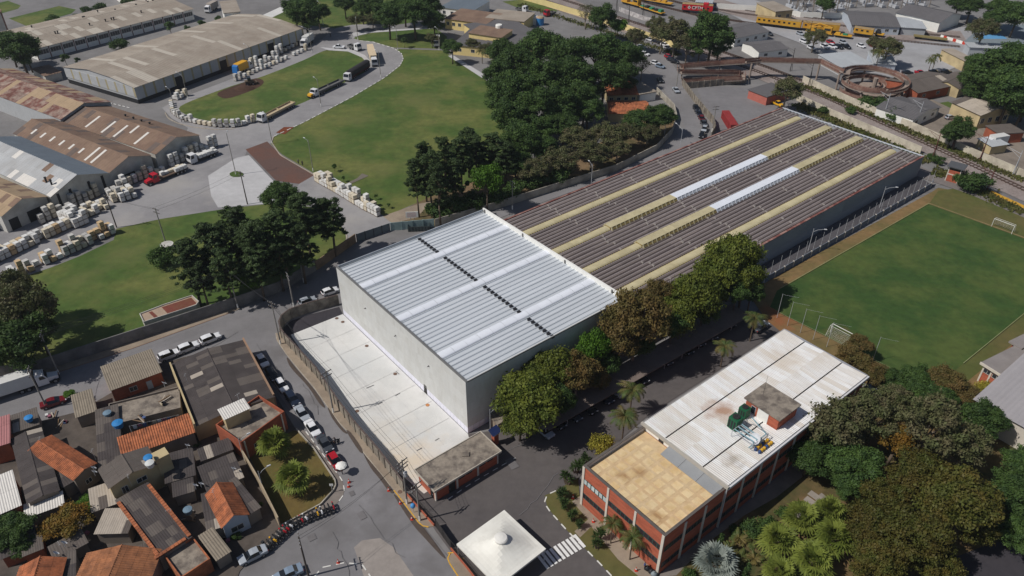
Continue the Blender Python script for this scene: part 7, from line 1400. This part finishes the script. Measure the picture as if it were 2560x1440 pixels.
for k in range(4): (x0, z0), (x1, z1) = pts_[k], pts_[(k + 1) % 4]; em.hexa([(x0, -1.46, z0), (x1, -1.46, z1), (x1 * .55, -1.46, z1 * .55), (x0 * .55, -1.46, z0 * .55)], [(x0, -1.48, z0), (x1, -1.48, z1), (x1 * .55, -1.48, z1 * .55), (x0 * .55, -1.48, z0 * .55)])
o = em.build('emblem', m_white, t); o.location = (-l + 3.4, 0, 2.45)
MB().box(l - 4.5, -1.42, 3.8, l - 2.2, 1.42, 4.6).build('driver_cab', M('loco_red', srgb(188, 34, 44)), t)
# footbridge: zigzag ramp, span, spiral
m_rb = M('ramp_rust', srgb(124, 92, 82), .18, 1, .9, c2=srgb(150, 128, 116), s2=.4); m_rc = M('ramp_concrete', srgb(150, 136, 126), .12, .8, .9)
def ramp(par, pts, w=2.4, rail=1.1, pan=True):
    m = MB(); r = MB(); L = offset(pts, w / 2); Rr = offset(pts, -w / 2)
    for i in range(len(pts) - 1):
        a, b, c, d = [Vector((q.x, q.y, z)) for q, z in ((L[i], pts[i][2]), (Rr[i], pts[i][2]), (Rr[i + 1], pts[i + 1][2]), (L[i + 1], pts[i + 1][2]))]; dn = Vector((0, 0, .35)); up = Vector((0, 0, rail))
        m.hexa([b - dn, c - dn, d - dn, a - dn], [b, c, d, a])
        for p, q in ((a, d), (b, c)):
            r.tube(p + up, q + up, .07, .07, 4); r.tube(p + up * .5, q + up * .5, .05, .05, 4); n = max(1, int((q - p).length / 1.2))
            for k in range(n): s = p.lerp(q, k / n); r.tube(s, s + up, .05, .05, 4)
            r.poly([p + Vector((0, 0, .12)), q + Vector((0, 0, .12)), q + up * .85, p + up * .85])
    m.build('deck', m_rc, par); r.build('railing', m_rb, par)
colm = MB().tube((0, 0, 0), (0, 0, 1), .38, .38, 8).mesh('column', m_rc)
fb = thing('footbridge', 'rusty pedestrian footbridge with zigzag ramps over the tracks', 'footbridge')
z = 6.4; D1 = [G(1862, 156, z), G(1900, 152, z), G(2052, 156, z), G(2104, 182, z - .3)]; ramp(fb, [tuple(p) for p in D1])
for p in ((1880, 158), (2050, 158), (2100, 182)): q = G(*p, z); inst('column', colm, fb, (q.x, q.y, 0), 0, (1, 1, z - .3))
za = [(1705, 205, .4), (1855, 198, 2.2), (1855, 184, 2.3), (1702, 182, 3.9), (1700, 168, 4.0), (1800, 160, 5.2), (1862, 156, 6.4)]
zz = [G(a, b, c) for a, b, c in za]
for i in range(0, 6): ramp(fb, [tuple(zz[i]), tuple(zz[i + 1])], 2.2)
for p, h in (((1780, 202), 1.2), ((1852, 190), 2.0), ((1780, 183), 2.8), ((1706, 175), 3.6), ((1800, 162), 4.9)): q = G(*p, h); inst('column', colm, fb, (q.x, q.y, 0), 0, (.6, .6, h))
sp_c = G(2186, 212, 3.0); sr = thing('spiral_ramp', 'circular rusty spiral ramp with columns at the end of the footbridge', 'ramp', (sp_c.x, sp_c.y, 0)); c0 = Vector((sp_c.x, sp_c.y, 0)); hp = []
a0 = math.atan2(D1[3].y - c0.y, D1[3].x - c0.x)
for k in range(97): a = a0 - 2 * math.pi * 2 * k / 96; hp.append((math.cos(a) * 10.2, math.sin(a) * 10.2, 6.0 - 5.8 * k / 96))
ramp(sr, hp, 2.3); ramp(sr, [(math.cos(a0 - .26 * k) * 3.2, math.sin(a0 - .26 * k) * 3.2, 5.0 - .2 * k) for k in range(25)], 1.5)
for k in range(8): a = k * math.pi / 4; inst('column', colm, sr, (math.cos(a) * 10.2, math.sin(a) * 10.2, 0), 0, (1, 1, 3.0 if k % 2 else 5.0))
inst('column', colm, sr, (0, 0, 0), 0, (2.2, 2.2, 5.5)); MB().lathe([(8.9, 0), (9.0, .8), (8.8, .82)], 28).build('planter', m_rc, sr)
# masts
m_mast = M('mast_rust', srgb(96, 52, 50), .15, 1, .8)
for i, (p, h, mt) in enumerate((((2328, 402), 9, m_mast), ((2378, 372), 9, m_mast), ((2448, 402), 8, m_mast), ((2465, 480), 7, m_mast), ((2020, 218), 9, m_dark), ((1975, 178), 9, m_dark), ((2020, 100), 8, m_dark), ((1570, 62), 9, m_dark), ((1606, 42), 9, m_dark), ((1632, 82), 9, m_dark), ((1540, 30), 9, m_dark), ((2207, 298), 9, m_gal), ((2290, 312), 8, m_gal), ((2530, 440), 8, m_gal), ((2500, 160), 7, m_dark))):
    t = thing('catenary_mast', 'slim %s mast beside the railway tracks' % ('rust-red' if mt is m_mast else 'grey' if mt is m_gal else 'dark'), 'mast', G(*p), R(25), ('rust-red' if mt is m_mast else 'grey' if mt is m_gal else 'dark') + ' rail masts')
    MB().tube((0, 0, 0), (.1, 0, h), .16, .1, 6).tube((.9, 0, 0), (.12, 0, h * .75), .09, .07, 5).build('mast', mt, t); MB().tube((0, 0, h - 1), (0, 4.0, h - .6), .06, .05, 5).tube((0, 0, h - 2.2), (0, 3.2, h - .9), .04, .04, 5).build('bracket', mt, t)
# electrical yard
gm_ = MB()
for x in (-3, 3): gm_.tube((x, 0, 0), (x, 0, 7.5), .22, .16, 5)
gm_.box(-3.4, -.2, 7.2, 3.4, .2, 7.6); GA = gm_.mesh('gantry', m_concr); gi = MB()
for x in (-2, 0, 2): gi.lathe([(.12, 5.6), (.2, 5.9), (.12, 6.1), (.2, 6.4), (.1, 7.2)], 6, c=(x, 0))
GI = gi.mesh('insulators', m_tan_c); GB = MB().box(-2.6, -1, .2, 2.6, 1, 1.4).lathe([(.3, 1.4), (.45, 2.2), (.25, 3.0)], 6, c=(-1.5, 0)).lathe([(.3, 1.4), (.45, 2.2), (.25, 3.0)], 6, c=(1.5, 0)).mesh('breaker', m_gal)
for i in range(40):
    x, y = 1990 + (i % 10) * 36 + rnd.uniform(-8, 8), -10 + (i // 10) * 14 + rnd.uniform(-3, 3)
    if x > 2130 and y > 20: continue
    t = thing('switchgear_bay', 'grey switchgear frame in the crowded electrical yard', 'switchgear', G(x, y), R(15 + rnd.choice((0, 90))), 'switchgear of the electrical yard'); inst('gantry', GA, t); inst('insulators', GI, t); inst('breaker', GB, t, (0, 2, 0))
bw_ = thing('buffer_wall', 'orange and white striped barrier at the end of the sidings', 'barrier', G(2402, 110), R(118))
for k in range(8): MB().box(k * 1.5 - 2, -.15, 0, k * 1.5 - .52, .15, 1.3).build('block', m_white if k % 3 else m_cone, bw_)
polywall('graffiti_wall', 'low white graffiti-stained wall beside the main tracks', 'wall', [(1548, 28), (1600, 48), (1660, 66)], 2.0, .2, M('graffiti', srgb(190, 186, 184), .2, .8, .9, c2=srgb(120, 112, 118), s2=.6, rv=.08), None, 4)
polywall('guard_rail', 'yellow guard rail along the path beside the tracks', 'rail', [(2476, 484), (2560, 522), (2620, 552)], .9, .1, m_painty, .12, 2.5)
# ------------------------------------------------------------------ parked cars
def carp(kind, back, front, colour, label, group=None, z=.0, name='parked_car'):
    a, b = G(*back), G(*front); d = b - a; p = (a + b) / 2; return car(kind, (p.x, p.y, z + .17), math.atan2(d.y, d.x), colour, label, group, name)
for c in ((425, 895), (473, 876), (528, 854)): carp('suv', (c[0] - 25, c[1] + 10), (c[0] + 25, c[1] - 10), 'white', 'white hatchback in the row of three beside the big dark-roofed workshop', 'white cars by the workshop')
for k, c, colr, lab in (('hatch', (658, 910), 'white', 'white car under the workshop wall at the head of the kerb row'), ('hatch', (683, 944), 'black', 'black car between two white cars in the kerb row'), ('hatch', (706, 971), 'white', 'white car between a black and a navy car in the kerb row'), ('suv', (733, 1006), 'navy', 'navy car beside the brick terrace house'), ('sedan', (757, 1041), 'silver', 'silver car touching the navy car in the kerb row'), ('sedan', (783, 1078), 'white', 'white saloon at the corner of the palm lawn'), ('sedan', (814, 1117), 'graphite', 'dark grey saloon beside the palm lawn'), ('hatch', (840, 1160), 'red', 'bright red hatchback beside the palm lawn')):
    carp(k, (c[0] - 14, c[1] - 20), (c[0] + 14, c[1] + 20), colr, lab, None)
carp('sedan', (668, 1378), (600, 1412), 'silver', 'silver saloon beside the row of motorbikes'); carp('sedan', (745, 1432), (700, 1452), 'blue_grey', 'blue-grey car under the dark pole at the junction'); carp('sedan', (108, 1022), (165, 1003), 'dark_red', 'dark red saloon beside the grey corrugated lean-to'); carp('hatch', (750, 766), (790, 752), 'silver', 'pale car behind the curved yard wall'); carp('hatch', (806, 742), (846, 728), 'white', 'white car in the street at the warehouse corner')
for i, (x, y, c) in enumerate(((1362, 1085, 'silver'), (1392, 1062, 'black'), (1432, 1044, 'graphite'), (1470, 1026, 'black'), (1512, 1000, 'navy'), (1540, 984, 'silver'), (1600, 950, 'black'), (1660, 905, 'graphite'), (1712, 878, 'black'), (1742, 858, 'navy'), (1772, 842, 'graphite'), (1818, 812, 'black'))):
    carp('hatch', (x - 14, y - 12), (x + 14, y + 12), c, '%s car parked nose-out in the shaded street beside the warehouse trees' % c, c + ' cars in the shaded street')
carp('sedan', (1882, 836), (1918, 812), 'graphite', 'dark grey car at the corner of the white corrugated roof'); carp('suv', (2140, 1000), (2185, 975), 'navy', 'dark car under the trees behind the office'); carp('suv', (2150, 1012), (2195, 990), 'black', 'black car under the trees behind the office')
for i, (x, y, c, k) in enumerate(((1740, 277, 'black', 'suv'), (1747, 289, 'navy', 'sedan'), (1754, 302, 'dark_red', 'hatch'), (1759, 314, 'graphite', 'hatch'), (1760, 328, 'silver', 'hatch'), (1754, 342, 'black', 'sedan'))): carp(k, (x - 5, y - 8) if i < 4 else (x + 3, y - 8), (x + 5, y + 8) if i < 4 else (x - 3, y + 8), c, c.replace('_', ' ') + ' car parked in the bend below the lot wall', 'cars in the bend' if c == 'black' else None)
carp('sedan', (1645, 198), (1655, 212), 'black', 'black car driving on the street below the bare tree'); carp('sedan', (1683, 222), (1696, 238), 'silver', 'silver saloon parked beside the lot wall')
for x, y, c in ((1615, 98, 'graphite'), (1625, 103, 'white'), (1640, 107, 'navy'), (1652, 111, 'black'), (1662, 116, 'white'), (1670, 124, 'white'), (1686, 129, 'graphite'), (1602, 130, 'blue_grey'), (1612, 139, 'white'), (1604, 122, 'silver'), (1672, 146, 'red'), (1678, 153, 'navy'), (1686, 158, 'black'), (1638, 162, 'white'), (1650, 170, 'blue_grey')): carp('hatch', (x - 8, y - 2), (x + 8, y + 2), c, c.replace('_', '-') + ' car in the small car park between the grove and the tracks', c + ' cars in the car park')
for x, y, c, k in ((2010, 108, 'white', 'suv'), (2028, 124, 'white', 'hatch'), (2062, 121, 'white', 'suv'), (2080, 121, 'white', 'suv'), (2096, 122, 'black', 'suv'), (2113, 121, 'black', 'pickup'), (2076, 110, 'red', 'hatch'), (2107, 110, 'silver', 'hatch'), (2152, 119, 'white', 'hatch'), (2181, 118, 'red', 'hatch'), (2000, 88, 'silver', 'hatch'), (1922, 88, 'graphite', 'hatch')): carp(k, (x - 8, y - 3), (x + 8, y + 3), c, c + ' vehicle on the rail yard parking lot', c + ' cars on the rail lot')
for x, y, c in ((2268, 186, 'black'), (2300, 186, 'red'), (2335, 184, 'black'), (2365, 184, 'black')): carp('sedan', (x - 10, y - 1), (x + 10, y + 1), c, c + ' car in the lane below the rail lot wall', c + ' cars in the lane')
carp('hatch', (2362, 300), (2386, 296), 'silver', 'silver car on the grass beside the grey-roofed houses'); carp('van', (2470, 310), (2502, 302), 'blue_grey', 'pale blue van below the tin-roofed house'); carp('hatch', (2360, 62), (2372, 68), 'black', 'black car beside the gabled rail shed')
truck('box_truck', 'white box truck on the dirt lot behind the railway wall', (2455, 372), (2520, 362), m_tw, 'box', 8, m_boxw)
PAINT['yellow'] = paint('yellow', 224, 170, 40); carp('pickup', (1928, 258), (1955, 270), 'yellow', 'yellow loader-like pickup at the far end of the long warehouse')
# motorbikes
bl = [(668, 1376), (727, 1322), (770, 1300), (842, 1272)]; BP = [G(*p) for p in bl]; BL = sum((b - a).length for a, b in zip(BP, BP[1:])); nb_ = 19
cols = {'black': M('bike_black', srgb(34, 34, 36)), 'red': PAINT['red'], 'yellow': PAINT['yellow'], 'white': PAINT['white']}; seq = ['black', 'black', 'yellow', 'black', 'black', 'red', 'red', 'white', 'black', 'black', 'red', 'white', 'black', 'black', 'yellow', 'white', 'black', 'black', 'red']
for i in range(nb_): p, d = polyat(BP, BL * (i + .3) / nb_); a = math.atan2(d.y, d.x) - math.pi / 2 + rnd.uniform(-.15, .15); bike((p.x, p.y, .17), a, cols[seq[i]], seq[i] + ' motorbike in the row parked along the kerb of the palm lawn', seq[i] + ' motorbikes at the kerb')
pb = G(838, 1112); bike((pb.x, pb.y, .17), R(215), cols['black'], 'black motorbike being ridden past the dark grey saloon', None)
SH = {c: M('shirt_' + c, srgb(*v), .08, 6, .9) for c, v in (('dark', (50, 50, 58)), ('blue', (70, 92, 150)), ('white', (206, 206, 204)), ('grey', (120, 120, 122)))}
person((pb.x, pb.y, .17), R(215), SH['dark'], 'person in dark clothes riding the motorbike past the parked cars', 'ride')
for p, c, lab in (((857, 1186), 'dark', 'person standing under the white umbrella in front of the red car'), ((708, 806), 'blue', 'person in a blue shirt inside the curved yard wall'), ((757, 416), 'dark', 'person in dark clothes walking at the edge of the big lawn'), ((747, 412), 'grey', 'person in grey walking behind another at the big lawn'), ((827, 94), 'dark', 'person crossing the far yard beyond the storage shed'), ((455, 306), 'blue', 'person standing beside the kerb pallets of the oval lawn'), ((463, 307), 'grey', 'person in grey beside the kerb pallets of the oval lawn'), ((648, 1132), 'white', 'person in white in the shade of the brick terrace house'), ((1610, 1424), 'blue', 'person bending among bags at the office corner')): person(tuple(G(*p) + Vector((0, 0, .17))), R(rnd.uniform(0, 360)), SH[c], lab)
pu = G(857, 1186); t = thing('umbrella', 'white round umbrella in front of the red hatchback', 'umbrella', (pu.x, pu.y, .17)); m = MB(); m.lathe([(1.0, 2.05), (.75, 2.25), (.35, 2.4), (.03, 2.45)], 8); m.build('canopy', m_white, t); MB().tube((.15, 0, .95), (0, 0, 2.45), .02, .02, 5).build('shaft', m_dark, t)
bgm = MB().lathe([(.2, 0), (.42, .2), (.45, .5), (.25, .75), (.06, .85), (.12, .95)], 9)
for i, (p, c) in enumerate((((1618, 1426), 'black'), ((1628, 1434), 'black'), ((1634, 1440), 'grey'), ((2448, 375), 'white'), ((2440, 382), 'white'), ((2478, 380), 'white'))):
    o = bgm.build('rubbish_bag', M('bag_' + c, srgb(*{'black': (34, 34, 38), 'grey': (130, 140, 144), 'white': (206, 206, 206)}[c]), .1, 2, .5), None, True); o.location = G(*p) + Vector((0, 0, .17)); o.scale = (1.2, 1.0, 1); tag(o, c + (' filled bag on the path at the office corner' if p[0] < 2000 else ' filled sack on the dirt lot beside the box truck'), 'bag', c + ' bags')
# ------------------------------------------------------------------ poles, lamps and wires
UP = {}
def up(k, px, h, ang, lab, **kw): t = util_pole(px, h, R(ang), lab, **kw); UP[k] = (Vector(t.location), h, R(ang))
up('a', (595, 771), 10.5, 30, 'concrete power pole beside the light green tree'); up('b', (702, 861), 11, 60, 'power pole with crowded cross arms at the bend of the yard wall'); up('c', (834, 1032), 10.4, -45, 'slim power pole at the foot of the concrete yard wall'); up('d', (1018, 1260), 10.5, -40, 'power pole with transformer and tangled cables beside the guard house', trafo=True, arms=(.35, 1.2, 2.0)); up('e', (1050, 1302), 9.0, -40, 'second power pole beside the blue phone hood'); up('f', (772, 1442), 9.5, 20, 'dark power pole with cables at the junction', mat=m_polew, base=False)
up('g', (148, 936), 10.5, 20, 'power pole at the street wall under the dark trees'); up('h', (118, 1022), 10, 20, 'leaning power pole beside the dark red saloon', base=False); up('i', (416, 612), 10.5, 60, 'tall pole standing in the water tank on the lower lawn', base=False); up('j', (292, 569), 9.5, 60, 'dark pole at the edge of the stone yard', base=False, mat=m_polew); up('k', (619, 511), 10, 60, 'dark pole behind the gate pines', base=False, mat=m_polew); up('l', (760, 706), 9.5, 30, 'slim pole among the pines at the street wall', arms=(.4,)); up('m', (735, 768), 9, 30, 'power pole beside the curved yard wall'); up('n', (1281, 524), 8.5, 39, 'power pole behind the back corner of the white warehouse'); up('o', (1780, 330), 9, 100, 'power pole at the end of the lot wall'); up('p', (1690, 225), 9, 120, 'tall power pole beside the zigzag ramp')
def span(a, b, lab, ys=(-.95, -.4, .4, .95), sag=.5, dz=-.2):
    (p, h, r), (q, g, s) = UP[a], UP[b]; m = MB()
    for y in ys:
        f = lambda o, hh, rr: o + Vector((-math.sin(rr) * y, math.cos(rr) * y, hh + dz)); m.path([v - p for v in wire(f(p, h, r), f(q, g, s), sag)], .022, 3)
    o = m.build('overhead_wires', m_plast); o.location = p; tag(o, lab, 'wires')
span('a', 'b', 'power wires crossing the street above the yard corner'); span('b', 'c', 'power wires along the concrete yard wall'); span('c', 'd', 'power wires between the yard wall pole and the transformer pole'); span('d', 'e', 'short bundle of wires beside the phone hood', sag=.2); span('d', 'f', 'cables crossing the junction to the dark pole', (-.3, .3), 1.0); span('g', 'a', 'power wires above the weathered street wall'); span('g', 'h', 'cables crossing the street beside the box trailer', (-.3, .3)); span('i', 'k', 'wires above the lower lawn', (-.9, .9)); span('j', 'i', 'wires from the stone yard to the lower lawn pole', (-.9, .9)); span('b', 'm', 'wires behind the curved yard wall', (-.5, .5))
for p, h, a, arm, lab in (((803, 266), 10, 150, 1.2, 'lamp pole beside the yellow-nosed truck'), ((952, 193), 10, 150, 1.2, 'lamp pole beside the cream box trailer'), ((681, 359), 10, 150, 1.2, 'lamp pole at the red soil patch'), ((783, 428), 10, 150, 1.2, 'lamp pole at the corner of the big lawn'), ((470, 247), 9, 150, 2.5, 'lamp with white head beside the corner of the storage shed'), ((440, 284), 9, 150, 1.2, 'lamp pole at the tip of the oval lawn'), ((780, 131), 10, 170, 2.5, 'lamp pole beside the parked white box truck'), ((808, 62), 10, 150, 1.2, 'lamp pole at the far lawn corner'), ((995, 126), 9, 150, 1.2, 'lamp pole on the far verge beyond the bend'), ((1098, 125), 9, 150, 1.2, 'lamp pole beside the yellow works'), ((590, 437), 13, 90, .8, 'tall lamp mast on the round grass island'), ((630, 164), 8, 150, 2, 'lamp beside the yellow compactor truck'), ((895, 100), 9, 100, 1.2, 'lamp pole beside the far lawn path')): lamp_pole(p, h, R(a), arm, lab)
for p, h, a, arm, lab in (((612, 1152), 5.5, 30, 1.6, 'curved lamp behind the palm lawn wall, nearer the brick terrace'), ((661, 1234), 5.5, 30, 1.6, 'curved lamp behind the palm lawn wall, nearer the street'), ((1226, 1078), 5.5, 10, 1.8, 'curved lamp at the shaded warehouse corner'), ((1700, 372), 7, 120, 3.0, 'curved lamp over the bend beside the long warehouse'), ((1478, 462), 6.5, 120, 1.6, 'lamp in the shaded street beside the long warehouse roof'), ((1660, 345), 8, 140, 2.5, 'lamp at the top of the shaded street')): lamp_pole(p, h, R(a), arm, lab, base=False, r=.07, mat=m_gal)
t = thing('basketball_post', 'broken white post standing by the corner kerb of the palm lawn', 'post', G(832, 1232)); MB().tube((0, 0, 0), (0, 0, 2.2), .05, .05, 6).build('post', m_gal, t); MB().box(-.3, -.03, 1.7, .3, .03, 2.2).build('plate', m_white, t)
# garden paving
gs = root('garden_paving'); pvm = MB().box(-1.0, -.6, 0, 1.0, .6, .06).mesh('paving_slab', M('paver', srgb(150, 142, 134), .1, 1, .9, rv=.2))
for i, p in enumerate(((2008, 1268), (2026, 1256), (2044, 1262), (2030, 1276), (2052, 1248), (2036, 1242), (1990, 1290), (1972, 1300), (1984, 1278), (1965, 1286), (2062, 1262), (2016, 1290))): q = G(*p); inst('paving_slab', pvm, gs, (q.x, q.y, .2 + .002 * i), YAW + (i % 2) * math.pi / 2)
# ------------------------------------------------------------------ thin air haze
hz = MB().box(-1250, -250, -1, 1250, 1650, 108).build('haze', bpy.data.materials.new('haze_air')); hz['kind'] = 'stuff'; tag(hz, 'thin bluish haze filling the air over the whole site', 'haze')
hm = hz.data.materials[0]; hm.use_nodes = True; n = hm.node_tree.nodes; n.remove(n['Principled BSDF']); pv = n.new('ShaderNodeVolumePrincipled')
pv.inputs['Color'].default_value = (.80, .86, .95, 1); pv.inputs['Density'].default_value = .00011; pv.inputs['Anisotropy'].default_value = .2
hm.node_tree.links.new(pv.outputs[0], n['Material Output'].inputs['Volume'])
